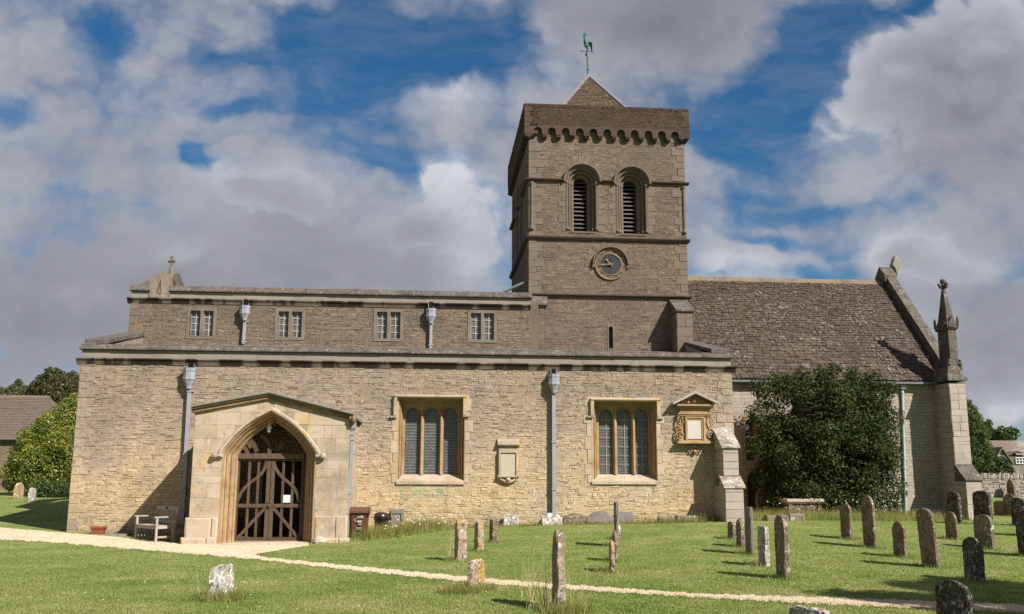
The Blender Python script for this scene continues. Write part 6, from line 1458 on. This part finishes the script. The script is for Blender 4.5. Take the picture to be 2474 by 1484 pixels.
for nm, lst, m_, lb in (('grass_tufts', GRASS_EXTRA, L_grass, 'longer green grass round the foot of stones and walls'), ('rank_grass', RANK, L_rank, 'unmown rank grass along the walls and round the tomb'), ('straw_stalks', STRAW, L_straw, 'dry straw coloured grass stalks beside the near stones'),
    ('white_flowers', FLOW, L_flower, 'small white wild flowers in the grass'), ('yellow_flowers', YEL, L_yellow, 'small yellow flowers in grass before the bins')):
    tag(mesh_np(nm, np.concatenate(lst), 3, m_), lb, 'grass' if 'flower' not in nm else 'flowers', kind='stuff')

# ------------------------------------------------------------------ trees and bushes
def foliage(name, parent, lumps, n, size, mat, fill=.72, droop=0, aspect=.5):
    L = np.array([(*c, *(r if isinstance(r, (tuple, list)) else (r, r, r))) for c, r in lumps], float); off = np.array(parent.location) if parent is not None else np.zeros(3)
    w = (L[:, 3]*L[:, 5]+L[:, 3]*L[:, 4]); idx = RNG.choice(len(L), n, p=w/w.sum()); v = RNG.normal(size=(n, 3)); v /= np.linalg.norm(v, axis=1)[:, None]
    rr = fill+(1.06-fill)*RNG.uniform(0, 1, n)**.7; rr *= 1+.12*np.sin(v[:, 0]*5+idx)*np.cos(v[:, 2]*4+idx*2)
    p = L[idx, :3]+v*L[idx, 3:]*rr[:, None]
    a = v*.55+RNG.normal(size=(n, 3))*.6; a[:, 2] += .25; a /= np.linalg.norm(a, axis=1)[:, None]
    t = np.cross(a, RNG.normal(size=(n, 3))); t[:, 2] -= droop; t /= np.linalg.norm(t, axis=1)[:, None]; b = np.cross(a, t)
    s = size*RNG.uniform(.55, 1.25, n)[:, None]
    q = np.stack([p-t*s, p-b*s*aspect+a*s*.15, p+t*s, p+b*s*aspect+a*s*.15], 1)-off
    keep = q[:, :, 2].min(axis=1)+off[2] > gh(p[:, 0], p[:, 1])-.02
    return mesh_np(name, q[keep], 4, mat, parent)
def lumpset(c, r, n, lr, seed, flat=0, bottom=-.8):
    rs = random.Random(seed); o = []
    for _ in range(n):
        while True:
            x, y, z = [rs.uniform(-1, 1) for _ in range(3)]
            if .12 < x*x+y*y+z*z < 1 and z > bottom: break
        k = rs.uniform(.7, 1.3)*lr; o.append(((c[0]+x*r[0], c[1]+y*r[1], c[2]+z*r[2]), (k, k, k*.85)))
    return o
def trunk(par, base, top, r, limbs, seed=1):
    rs = random.Random(seed); m = MB(); b, t = Vector(base), Vector(top); m.tube([b-Vector((0, 0, .2)), b+(t-b)*.15, b+(t-b)*.55, t], [r*1.35, r, r*.75, r*.3], 9)
    for k in range(limbs):
        s = b+(t-b)*rs.uniform(.3, .85); a = rs.uniform(0, 6.28); L = (t-b).length*rs.uniform(.25, .5); e = s+Vector((math.cos(a)*L*.7, math.sin(a)*L*.7, L*.6)); m.tube([s, (s+e)/2+Vector((0, 0, L*.08)), e], [r*.45, r*.3, r*.1], 6)
    return m.build('trunk', M_bark, par)
# the big holly bush before the chancel
bb = (PX(1990, 1065, 30.6), 30.6); bg = g(*bb)
bush = thing('holly_bush', (bb[0], bb[1], bg), 'big dark glossy bush growing before the chancel wall', 'bush')
topz = PZ(1990, 900, 30.6); hw_ = (PX(2165, 1065, 30.6)-PX(1812, 1065, 30.6))/2; cz_ = (topz+bg)/2+.1
lm = lumpset((bb[0], bb[1], cz_), (hw_-.42, 1.15, (topz-bg)/2-.3), 74, .52, 5, bottom=-1)
fixed = [((PX(u, v, 30.6), 30.6+dy, PZ(u, v, 30.6)), r) for u, v, r, dy in ((1835, 935, .36, 0), (1885, 925, .42, .2), (1940, 912, .38, 0), (1990, 905, .36, .1), (2015, 892, .25, 0), (2060, 908, .34, 0), (2110, 918, .36, .1), (2145, 940, .34, 0), (2155, 1010, .4, 0), (1830, 1000, .42, 0), (1825, 1080, .36, 0), (1850, 1150, .5, .1), (2150, 1100, .42, 0), (2160, 1180, .42, 0), (2150, 1225, .38, -.2), (1880, 1200, .5, 0), (2080, 1210, .6, 0), (1950, 1190, .6, .1), (2020, 1225, .5, -.1))]
core = [((bb[0]-.9, bb[1], cz_-.5), (1.25, .9, 1.75)), ((bb[0]+.8, bb[1]+.1, cz_-.4), (1.35, .95, 1.85)), ((bb[0], bb[1]-.2, cz_-1.1), (1.9, 1.0, 1.3)), ((bb[0]+.1, bb[1], cz_+.7), (1.3, .8, 1.1)), ((bb[0]-.2, bb[1]-.3, bg+.6), (2.0, .9, .8))]+[((PX(u, v, 30.6), 30.6, PZ(u, v, 30.6)), (r, r*.9, r)) for u, v, r in ((1862, 965, .55), (1862, 1045, .6), (1880, 1120, .6), (2120, 965, .55), (2132, 1050, .6), (2130, 1130, .6), (2110, 1200, .6), (1930, 945, .55), (2000, 940, .55), (2065, 945, .5))]
foliage('crown', bush, lm+fixed+core, 135000, .05, L_yew, .35)
m = MB()
for k in range(9):
    a = k*.7; m.tube([(bb[0]+.2*math.cos(a), bb[1]+.15*math.sin(a), bg-.1), (bb[0]+.7*math.cos(a), bb[1]+.4*math.sin(a), bg+1.4), (bb[0]+1.5*math.cos(a), bb[1]+.7*math.sin(a), bg+2.9)], [.09, .06, .02], 6)
for k in range(14): x, y, z = bb[0]-.6+U(-.5, .5), bb[1]-1.0, PZ(1930, 985, 30)+U(-.3, .3); m.tube([(x-.3, y+.4, z-.3), (x, y, z+.02), (x+U(.2, .4), y-.1, z+U(-.05, .15))], .012, 4)
m.build('stems', M_bark, bush)
# left background
yv = 47.5; vb = (PX(108, 1100, yv), yv); vg = g(*vb)
vt = thing('variegated_bush', (vb[0], yv, vg), 'yellow-green variegated bush beside the left end of the church', 'bush')
lm = [((PX(u, v, yv), yv+dy, PZ(u, v, yv)), r*.0212) for u, v, r, dy in ((150, 1010, 36, .3), (175, 985, 34, .5), (120, 1035, 38, 0), (80, 1065, 38, 0), (150, 1075, 45, -.3), (60, 1110, 36, 0), (105, 1110, 42, -.4), (175, 1120, 45, 0), (40, 1140, 32, 0), (85, 1150, 36, -.3), (140, 1145, 36, -.2), (190, 1050, 40, .4), (200, 1150, 40, .4), (30, 1165, 20, 0))]
foliage('crown', vt, lm, 60000, .06, L_var, .5); trunk(vt, (vb[0]+.3, yv, vg), (vb[0]+.4, yv, vg+2.6), .1, 6)
yh = 46.0; hx = PX(130, 1185, yh); hg = g(hx, yh)
hd = thing('low_hedge', (hx, yh, hg), 'low clipped greenery in front of the variegated bush', 'hedge')
foliage('crown', hd, [((PX(u, 1182, yh), yh, hg+.3), (.62, .5, .46)) for u in range(95, 215, 18)], 4200, .06, L_hedge, .5); trunk(hd, (hx, yh, hg), (hx, yh, hg+.3), .04, 3)
yt_ = 72.0; tx = PX(140, 950, yt_); tg = g(tx, yt_)
td = thing('dense_tree', (tx, yt_, tg), 'dark round-crowned tree rising behind the barn', 'tree')
lm = [((PX(u, v, yt_), yt_+dy, PZ(u, v, yt_)), r*.032) for u, v, r, dy in ((130, 918, 28, 0), (165, 925, 26, .5), (105, 935, 28, 0), (150, 955, 40, -.5), (85, 955, 28, .5), (185, 950, 30, 0), (110, 980, 40, 0), (70, 985, 30, 0), (175, 1000, 40, 0), (200, 970, 40, 1), (220, 1010, 40, 1))]
foliage('crown', td, lm, 36000, .105, L_dark, .5); trunk(td, (tx, yt_, tg), (tx, yt_, tg+6), .3, 7)
to_ = thing('feathery_tree', (PX(20, 950, 80), 80, g(-30, 62)), 'pale olive feathery tree above the left barn roof', 'tree')
lm = [((PX(u, v, 80), 80, PZ(u, v, 80)), r*.0354) for u, v, r in ((5, 952, 16), (30, 948, 16), (45, 925, 9), (38, 938, 12), (60, 945, 14), (15, 965, 22), (55, 968, 22), (-20, 955, 22), (80, 960, 14), (-40, 970, 24))]
foliage('crown', to_, lm, 14000, .13, L_olive, .3, .3, .3); trunk(to_, to_.location, Vector(to_.location)+Vector((0, 0, 6)), .25, 6)
# right background
yr = 52.0; rx = PX(2352, 1060, yr); rg = g(rx, yr)
tr_ = thing('garden_tree', (rx, yr, rg), 'feathery green tree just right of the chancel buttress', 'tree')
lm = [((PX(u, v, yr), yr+dy, PZ(u, v, yr)), r*.0232) for u, v, r, dy in ((2335, 975, 12, 0), (2345, 992, 15, 0), (2330, 1000, 20, 0), (2355, 1012, 18, 0), (2345, 1030, 26, -.3), (2372, 1030, 14, 0), (2388, 1022, 9, 0), (2365, 1055, 25, 0), (2380, 1045, 14, 0), (2340, 1070, 30, 0), (2370, 1085, 24, -.2), (2350, 1110, 30, 0), (2330, 1040, 30, .5), (2378, 1110, 20, 0), (2330, 1120, 30, 0))]
foliage('crown', tr_, lm, 26000, .075, L_green, .35, .35, .35); trunk(tr_, (rx, yr, rg), (rx, yr, rg+4.2), .16, 7)
sx_ = PX(2408, 1130, 60); sb = thing('garden_shrub', (sx_, 60, g(35, 60)), 'olive shrub before the cottage gable, over the boundary wall', 'shrub')
lm = [((PX(u, v, 60), 60, PZ(u, v, 60)), r*.027) for u, v, r in ((2405, 1118, 18), (2420, 1122, 18), (2390, 1132, 20), (2412, 1140, 22), (2432, 1138, 16), (2385, 1145, 18))]
foliage('crown', sb, lm, 12000, .085, L_hedge, .45); trunk(sb, sb.location, Vector(sb.location)+Vector((0, 0, 1.4)), .08, 5)
fw = [((PX(u, v, 170), 170+U(-6, 6), PZ(u, v, 170)), r*.0765) for u, v, r in [(2380+i*13+U(-4, 4), 1050+U(-8, 6)+(i % 2)*4-(9 if i < 3 else 0), U(12, 18)) for i in range(64)]]
fw += [((x, y+3, 2.5+U(-1, 1.5)), (U(1.6, 2.4), 1.6, U(2.2, 3.2))) for (x, y, z), r in fw]
wd = thing('far_wood', (0, 0, 0), None, None); bpy.data.objects.remove(wd)
w_ = foliage('far_wood', None, fw, 52000, .42, L_hedge, .4); tag(w_, 'dark wooded rise far behind the cottage', 'wood', kind='stuff')
# the tree outside the right edge whose shadow falls over the path
st_ = thing('shade_tree', (14.2, 5.4, g(14.2, 5.4)), 'leafy tree shading the stones and path at the lower right corner', 'tree')
foliage('crown', st_, lumpset((14.2, 5.4, 7.0), (2.3, 2.3, 2.0), 30, .62, 9), 9000, .14, L_green, .4); trunk(st_, (14.2, 5.4, 0), (14.2, 5.4, 7.5), .24, 9)

# ------------------------------------------------------------------ barn, cottage, boundary wall
yb_ = 54.0; bgz = g(-30, 47)
barn = thing('stone_barn', (PX(20, 1100, yb_), yb_, bgz), 'low stone barn with a brown tiled hipped roof at far left', 'barn')
xe_ = PX(60, 1060, yb_); zE = PZ(20, 1060, yb_); yrd = yb_+4.2; zRd = PZ(60, 963, yrd); xrd = PX(120, 963, yrd); xL2 = -54
m = MB(south(yb_)); stones(m, xL2+14, xe_+2.2, bgz, zE, (.16, .26), (.3, .7), (.01, .03), (), .015, .01, .01, 0, .5, .1); m.box(xL2, xe_+2.2, yb_, yb_+8.4, bgz-.3, zE, 0); m.build('wall', M_clere, barn)
m = MB(); xh = xe_+2.5; e0 = yb_-.3; Z0 = zE-.08
v = [(xL2, e0, Z0), (xh, e0, Z0), (xrd, yrd, zRd), (xL2, yrd, zRd), (xh, yb_+8.7, Z0), (xL2, yb_+8.7, Z0)]
m.add(v, [(0, 1, 2, 3), (1, 4, 2), (3, 2, 4, 5)])
s_ = 0; sd = Vector((0, yrd-e0, zRd-Z0)); SL = sd.length; sd /= SL; nd_ = Vector((0, -sd.z, sd.y))
while s_ < SL-.1:
    lim = xh+(xrd-xh)*(s_/SL); u = xL2+14
    while u < lim-.05:
        w = min(U(.22, .3), lim-u); p0 = Vector((u, e0, Z0))+sd*s_; a_ = p0+nd_*.035; b_ = p0+sd*.3+nd_*.005
        m.add([tuple(a_), (a_.x+w-.01, a_.y, a_.z), (b_.x+w-.01, b_.y, b_.z), tuple(b_)], [(0, 1, 2, 3)]); u += w
    s_ += .2
def barn_moss(nt, co, c): 
    s = nt.new('ShaderNodeSeparateXYZ'); nt.put(s.inputs[0], co); q = nt.math('MULTIPLY', nt.rng(nt.math('ADD', s.outputs[0], nt.math('MULTIPLY', s.outputs[2], -.7)), -1.2, 1.6), nt.rng(nt.noise(co, 4, 4, .7), .42, .55)); return nt.mix(nt.math('MULTIPLY', q, .8), c, (.36, .34, .31))
M_barn = stone('barn_tiles', [(.13, .1, .077), (.18, .14, .11), (.155, .122, .096)], True, (1, .3), (20, .2), [((.09, .085, .04), 1, .55, .7, .4)], [], .3, 20, extra=barn_moss)
rf = m.build('roof', M_barn, barn)
m = MB(); m.tube([(xL2, yrd, zRd+.05), (xrd, yrd, zRd+.05)], .13, 6); m.build('ridge_tiles', M_ridge, rf)

yc_ = 78.0; cg = .5
cot = thing('cottage', (PX(2450, 1100, yc_), yc_, cg), 'stone cottage with front gable and white windows beyond the churchyard wall', 'cottage')
X_ = lambda u: PX(u, 1090, yc_); Z_ = lambda v: PZ(2430, v, yc_)
m = MB(); xa, xb = X_(2395), X_(2560); m.box(xa, xb, yc_+1.5, yc_+7.5, cg-.5, Z_(1098)); ga, gb, gc = X_(2387), X_(2449), X_(2417)
pr = [(ga+.5, cg-.5), (gb-.3, cg-.5), (gb-.3, Z_(1123)), (gc, Z_(1085)), (ga+.5, Z_(1120))]; n = 5
m.add([(x, yc_, z) for x, z in pr]+[(x, yc_+3, z) for x, z in pr], [tuple(range(n)), tuple(range(2*n-1, n-1, -1))]+[(i, (i+1) % n, n+(i+1) % n, n+i) for i in range(n)]); m.build('wall', M_warm, cot)
m = MB(); zr_ = PZ(2430, 1064.5, yc_+4.5); ev = Z_(1128)
m.add([(xa-.4, yc_+.9, ev), (xb, yc_+.9, ev), (xb, yc_+4.5, zr_), (xa-.4, yc_+4.5, zr_), (xb, yc_+8, ev), (xa-.4, yc_+8, ev)], [(0, 1, 2, 3), (3, 2, 4, 5)])
za_ = Z_(1080); 
for xq, zq_ in ((ga, Z_(1124)), (gb, Z_(1130))): m.add([(gc, yc_-.25, za_), (xq, yc_-.25, zq_), (xq, yc_+4, zq_), (gc, yc_+4, za_), (gc, yc_-.25, za_-.18), (xq, yc_-.25, zq_-.18)], [(0, 1, 2, 3), (0, 1, 5, 4)])
rf = m.build('roof', M_barn, cot)
xq = X_(2439); m = MB(); m.box(xq-.3, xq+.3, yc_+4.2, yc_+4.8, zr_-.5, zr_+.45); m.lathe([(.13, 0), (.12, .3)], (xq-.05, yc_+4.5, zr_+.45), 8); m.build('chimney', M_warm, rf)
def wind(u0, u1, v0, v1, yy, nv, nh):
    f = MB(south(yy)); a, b, c, d = PX(u0, 1110, yy), PX(u1, 1110, yy), PZ(2460, v1, yy), PZ(2460, v0, yy); t = .07
    f.mbox(a, b, c, c+t, 0, .06); f.mbox(a, b, d-t, d, 0, .06)
    for k in range(nv+1): x = a+(b-a-t)*k/nv; f.mbox(x, x+t, c+t, d-t, 0, .06)
    for k in range(1, nh): z = c+(d-c)*k/nh; f.mbox(a, b, z-.025, z+.025, 0, .05)
    o = f.build('window', M_white2, cot); f = MB(south(yy)); f.mbox(a+.02, b-.02, c+.02, d-.02, -.03, .0); f.build('pane', M_glass, o)
wind(2452, 2476, 1105, 1121, yc_+.6, 3, 2); wind(2408, 2428, 1101, 1118, yc_-.04, 3, 2)
m = MB(); a, b = X_(2449), X_(2500); m.box(a, b, yc_+.65, yc_+3, Z_(1130), Z_(1103)); m.add([(a-.1, yc_+.4, Z_(1100)), (X_(2462), yc_+.4, Z_(1090)), (b, yc_+.4, Z_(1098)), (a-.1, yc_+4, Z_(1090)), (b, yc_+4, Z_(1088))], [(0, 1, 2, 4, 3)]); m.build('dormer', M_barn, cot)
yf = 66.0; fa, fb = PX(2428, 1135, yf), PX(2540, 1135, yf); fz = g(35, 60)
m = MB(south(yf)); k = 0; x = fa
while x < fb: m.mbox(x, x+.14, fz-.2, PZ(2450, 1124, yf)+U(-.03, .03), 0, .03); x += .15
tag(m.build('board_fence', M_plank), 'dark board fence in front of the cottage', 'fence')
# boundary wall of dry stone with upright copes
yw = 54.0; wz = g(35, 54)
m = MB(); a, b = PX(2350, 1170, yw), PX(3500, 1170, yw); zt = PZ(2420, 1157, yw)
m.box(a, b, yw, yw+.4, wz-.5, zt, 0); m.M = south(yw); stones(m, a, b, wz-.1, zt, (.1, .18), (.15, .45), (.02, .07), (), .02, .012, .01, 0, .5, .1)
x = a
while x < b: w = U(.09, .2); m.mbox(x+.01, x+w, zt+.0, zt+U(.22, .38), -.42, U(.02, .1), ch=.02); x += w
tag(m.build('boundary_wall', M_wall), 'dry stone boundary wall with upright cope stones at far right', 'wall')

# ------------------------------------------------------------------ sun and sky
AZ, EL = rad(41), rad(39.5)
sd_ = Vector((-math.sin(AZ)*math.cos(EL), math.cos(AZ)*math.cos(EL), -math.sin(EL)))
sl_ = bpy.data.lights.new('sun', 'SUN'); sl_.energy = 5.0; sl_.angle = rad(.53); sl_.color = (1, .945, .86)
so = bpy.data.objects.new('sun', sl_); COL.objects.link(so); so.rotation_euler = sd_.to_track_quat('-Z', 'Y').to_euler(); so.location = (20, -20, 30)
wld = bpy.data.worlds.new('World'); scn.world = wld; wld.use_nodes = True; nt = NT(wld.node_tree); nt.n.clear()
sky = nt.new('ShaderNodeTexSky', sky_type='NISHITA', sun_disc=False, sun_elevation=EL, sun_rotation=rad(139), air_density=1.0, dust_density=.6, ozone_density=3.0)
tc = nt.new('ShaderNodeTexCoord').outputs['Generated']
fwv = nt.vm('DOT_PRODUCT', tc, tuple(FW), 1); fa_ = nt.math('MAXIMUM', nt.math('ABSOLUTE', fwv), .12)
uu = nt.math('DIVIDE', nt.vm('DOT_PRODUCT', tc, tuple(RT), 1), fa_); vv = nt.math('DIVIDE', nt.vm('DOT_PRODUCT', tc, tuple(UP), 1), fa_)
cx_ = nt.new('ShaderNodeCombineXYZ'); nt.put(cx_.inputs[0], uu); nt.put(cx_.inputs[1], vv); uv = cx_.outputs[0]
wn = nt.noise(nt.vm('MULTIPLY', uv, (1., 1.35, 1)), 7, 7, .58, 0, True); wn2 = nt.noise(uv, 26, 5, .62, 0, True)
uvw = nt.vm('ADD', uv, nt.vm('MULTIPLY', nt.vm('SUBTRACT', wn, (.5, .5, .5)), (.075, .06, 0))); uvw = nt.vm('ADD', uvw, nt.vm('MULTIPLY', nt.vm('SUBTRACT', wn2, (.5, .5, .5)), (.022, .018, 0)))
def total(bl, base):
    """sum of soft elliptical blobs in sky directions: (px, py, rx, ry, weight, rotation)"""
    a = base
    for q in bl:
        px, py, rx, ry, w = q[:5]; rot = q[5] if len(q) > 5 else 0; cx, cy = (px-1236.5)/FPX, (742-py)/FPX
        if rot:
            o = nt.new('ShaderNodeMapping', vector_type='TEXTURE'); nt.put(o.inputs['Vector'], uvw)
            o.inputs['Location'].default_value = (cx, cy, 0); o.inputs['Rotation'].default_value = (0, 0, rad(rot)); o.inputs['Scale'].default_value = (rx/FPX, ry/FPX, 1); v = o.outputs[0]
        else:
            o = nt.new('ShaderNodeVectorMath', operation='MULTIPLY_ADD'); nt.put(o.inputs[0], uvw); sx, sy = FPX/rx, FPX/ry
            o.inputs[1].default_value = (sx, sy, 0); o.inputs[2].default_value = (-cx*sx, -cy*sy, 0); v = o.outputs[0]
        l = nt.math('POWER', .36788, nt.vm('DOT_PRODUCT', v, v, 1)); a = nt.math('MULTIPLY_ADD', l, w, a)
    return a
SKYD = [  # cloud cover: centre px, radii px, weight, rotation (deg, anticlockwise)
    (900, 110, 250, 120, -1.0, -8), (1200, 120, 130, 100, -.8), (830, 260, 170, 50, -.4, -14), (1890, 210, 100, 210, -1.05, -28), (2010, 50, 110, 70, -.7), (1740, 290, 130, 70, -.55), (2230, 5, 90, 32, -.75, 20), (1980, 330, 90, 80, -.4),
    (488, 388, 40, 30, -1.1), (925, 395, 105, 34, -.95, -22), (240, 85, 80, 60, -.42), (590, 140, 90, 26, -.42, -8), (40, 270, 60, 36, -.42), (560, 262, 70, 22, -.5), (1180, 260, 60, 30, -.3), (720, 60, 60, 60, -.5),
    (1960, 520, 210, 22, -.62, 5), (1860, 585, 130, 18, -.5, -6), (1780, 650, 140, 20, -.4), (2000, 655, 100, 20, -.55), (1800, 430, 150, 50, -.25), (1700, 360, 80, 24, -.25, -16), (1850, 480, 130, 16, -.3),
    (1620, 40, 260, 105, .8, -5), (2400, 330, 160, 120, .4), (640, 480, 170, 90, .4), (2230, 640, 150, 80, .45), (1450, 270, 260, 46, .12, -14), (1100, 240, 250, 80, .42), (1760, 430, 160, 90, .3), (200, 720, 420, 170, .45), (800, 640, 300, 100, .25), (2420, 850, 160, 160, .4), (2050, 600, 300, 60, .12)]
den = total(SKYD, .86)
n_f = nt.noise(nt.vm('MULTIPLY', uvw, (1, 1.6, 1)), 5.5, 9, .62); den = nt.math('ADD', den, nt.math('MULTIPLY', nt.math('SUBTRACT', n_f, .5), .85))
vo = nt.new('ShaderNodeTexVoronoi', feature='F1'); nt.put(vo.inputs['Vector'], nt.vm('MULTIPLY', uvw, (1, 1.2, 1)))
for k_, v_ in (('Scale', 13.), ('Detail', 2.), ('Roughness', .5), ('Lacunarity', 2.3)): vo.inputs[k_].default_value = v_
puff = nt.math('SUBTRACT', .42, vo.outputs['Distance']); den = nt.math('ADD', den, nt.math('MULTIPLY', puff, .55))
alpha = nt.rng(den, .02, .86, 0, 1)
rotm = nt.new('ShaderNodeMapping', vector_type='POINT'); nt.put(rotm.inputs['Vector'], uvw); rotm.inputs['Rotation'].default_value = (0, 0, rad(14)); rotm.inputs['Scale'].default_value = (1.2, 4., 1)
n_w = nt.noise(rotm.outputs[0], 5.5, 9, .62, .1); veil = nt.math('MULTIPLY', nt.rng(n_w, .38, .85), nt.rng(vv, .36, -.02, .3, .6))
alpha = nt.math('SUBTRACT', 1, nt.math('MULTIPLY', nt.math('SUBTRACT', 1, alpha), nt.math('SUBTRACT', 1, veil)))
BRI = [(1080, 415, 62, 52, .55), (1120, 490, 90, 70, .42), (1150, 580, 100, 80, .25), (640, 440, 140, 50, .22), (540, 425, 40, 35, .16), (2090, 250, 80, 120, .26), (2200, 150, 110, 60, .24, 30), (2160, 600, 100, 45, .32), (2300, 640, 140, 40, .2), (1090, 230, 120, 50, .2), (1830, 640, 160, 60, .22), (430, 600, 70, 24, .14), (2420, 985, 120, 50, .3), (2390, 130, 90, 100, .14),
    (1640, 50, 320, 120, -.13), (2280, 350, 260, 70, -.1), (120, 800, 320, 170, -.05), (1000, 650, 120, 60, -.06), (2390, 720, 120, 50, -.1), (2420, 860, 120, 60, -.03), (250, 480, 250, 80, -.05), (200, 60, 200, 60, -.02), (600, 720, 200, 60, -.06)]
bri = total(BRI, .40)
n_b = nt.noise(nt.vm('ADD', nt.vm('MULTIPLY', uvw, (1, 1.7, 1)), (3.1, 1.7, .4)), 7, 9, .6); bri = nt.math('ADD', bri, nt.math('MULTIPLY', nt.math('SUBTRACT', n_b, .5), .42)); bri = nt.math('ADD', bri, nt.math('MULTIPLY', puff, .16))
edge = nt.rng(den, .45, 1.25, .1, -.05); bri = nt.math('ADD', bri, edge)
CR = [(.0, (1.6, 1.65, 1.95)), (.14, (2.15, 2.2, 2.55)), (.35, (3.0, 3.05, 3.45)), (.55, (4.2, 4.3, 4.7)), (.75, (5.7, 5.8, 6.2)), (1., (8., 8.1, 8.4))]
ccol = nt.ramp(bri, CR)
skc = nt.mix(1., sky.outputs[0], (.23, .57, .74, 1), 'MULTIPLY')
fin = nt.mix(alpha, skc, ccol)
CUM = [(1078, 420, 70, 62, 1.), (1120, 510, 110, 95, 1.), (1180, 600, 90, 90, .7), (1010, 560, 90, 70, .6), (650, 455, 110, 55, .9), (560, 455, 60, 45, .7), (760, 500, 130, 70, .8), (2100, 215, 110, 100, .95, 30), (2240, 120, 130, 100, .95, 30), (2400, 60, 120, 120, .9), (2240, 270, 220, 100, .9, 25), (2400, 220, 140, 140, .9), (2170, 605, 100, 52, .95), (2330, 650, 150, 70, .95), (2060, 660, 70, 30, .5), (1830, 560, 90, 40, .6), (1760, 640, 110, 34, .6), (2430, 985, 90, 36, .7)]
den2 = nt.math('ADD', nt.math('ADD', total(CUM, -.2), nt.math('MULTIPLY', puff, .75)), nt.math('MULTIPLY', nt.math('SUBTRACT', n_b, .5), .55))
a2 = nt.rng(den2, .0, .4); rim = nt.rng(den2, .1, .9, .2, .0)
CB = [(1085, 415, 70, 60, .3), (1110, 500, 80, 70, .26), (1150, 590, 90, 80, .2), (2230, 360, 220, 60, -.22, 15), (2330, 260, 150, 100, -.14), (1010, 600, 160, 60, -.22), (800, 540, 220, 60, -.2), (2330, 700, 200, 40, -.12)]
b2 = nt.math('ADD', nt.math('ADD', total(CB, .48), rim), nt.math('ADD', nt.math('MULTIPLY', puff, .25), nt.math('MULTIPLY', nt.math('SUBTRACT', n_f, .5), .5)))
fin = nt.mix(nt.math('MULTIPLY', a2, .92), fin, nt.ramp(b2, CR))
bgn = nt.new('ShaderNodeBackground'); nt.put(bgn.inputs[0], fin); bgn.inputs[1].default_value = .065
out = nt.new('ShaderNodeOutputWorld'); nt.link(bgn.outputs[0], out.inputs[0])
wld.cycles.sampling_method = 'MANUAL'; wld.cycles.sample_map_resolution = 256
scn.view_settings.view_transform = 'Standard'; scn.view_settings.look = 'None'; scn.view_settings.gamma = 1; scn.view_settings.exposure = .8; scn.view_settings.use_curve_mapping = False
scn.cycles.use_denoising = False; scn.cycles.max_bounces = 6; scn.cycles.diffuse_bounces = 3; scn.cycles.transmission_bounces = 2; scn.cycles.transparent_max_bounces = 4
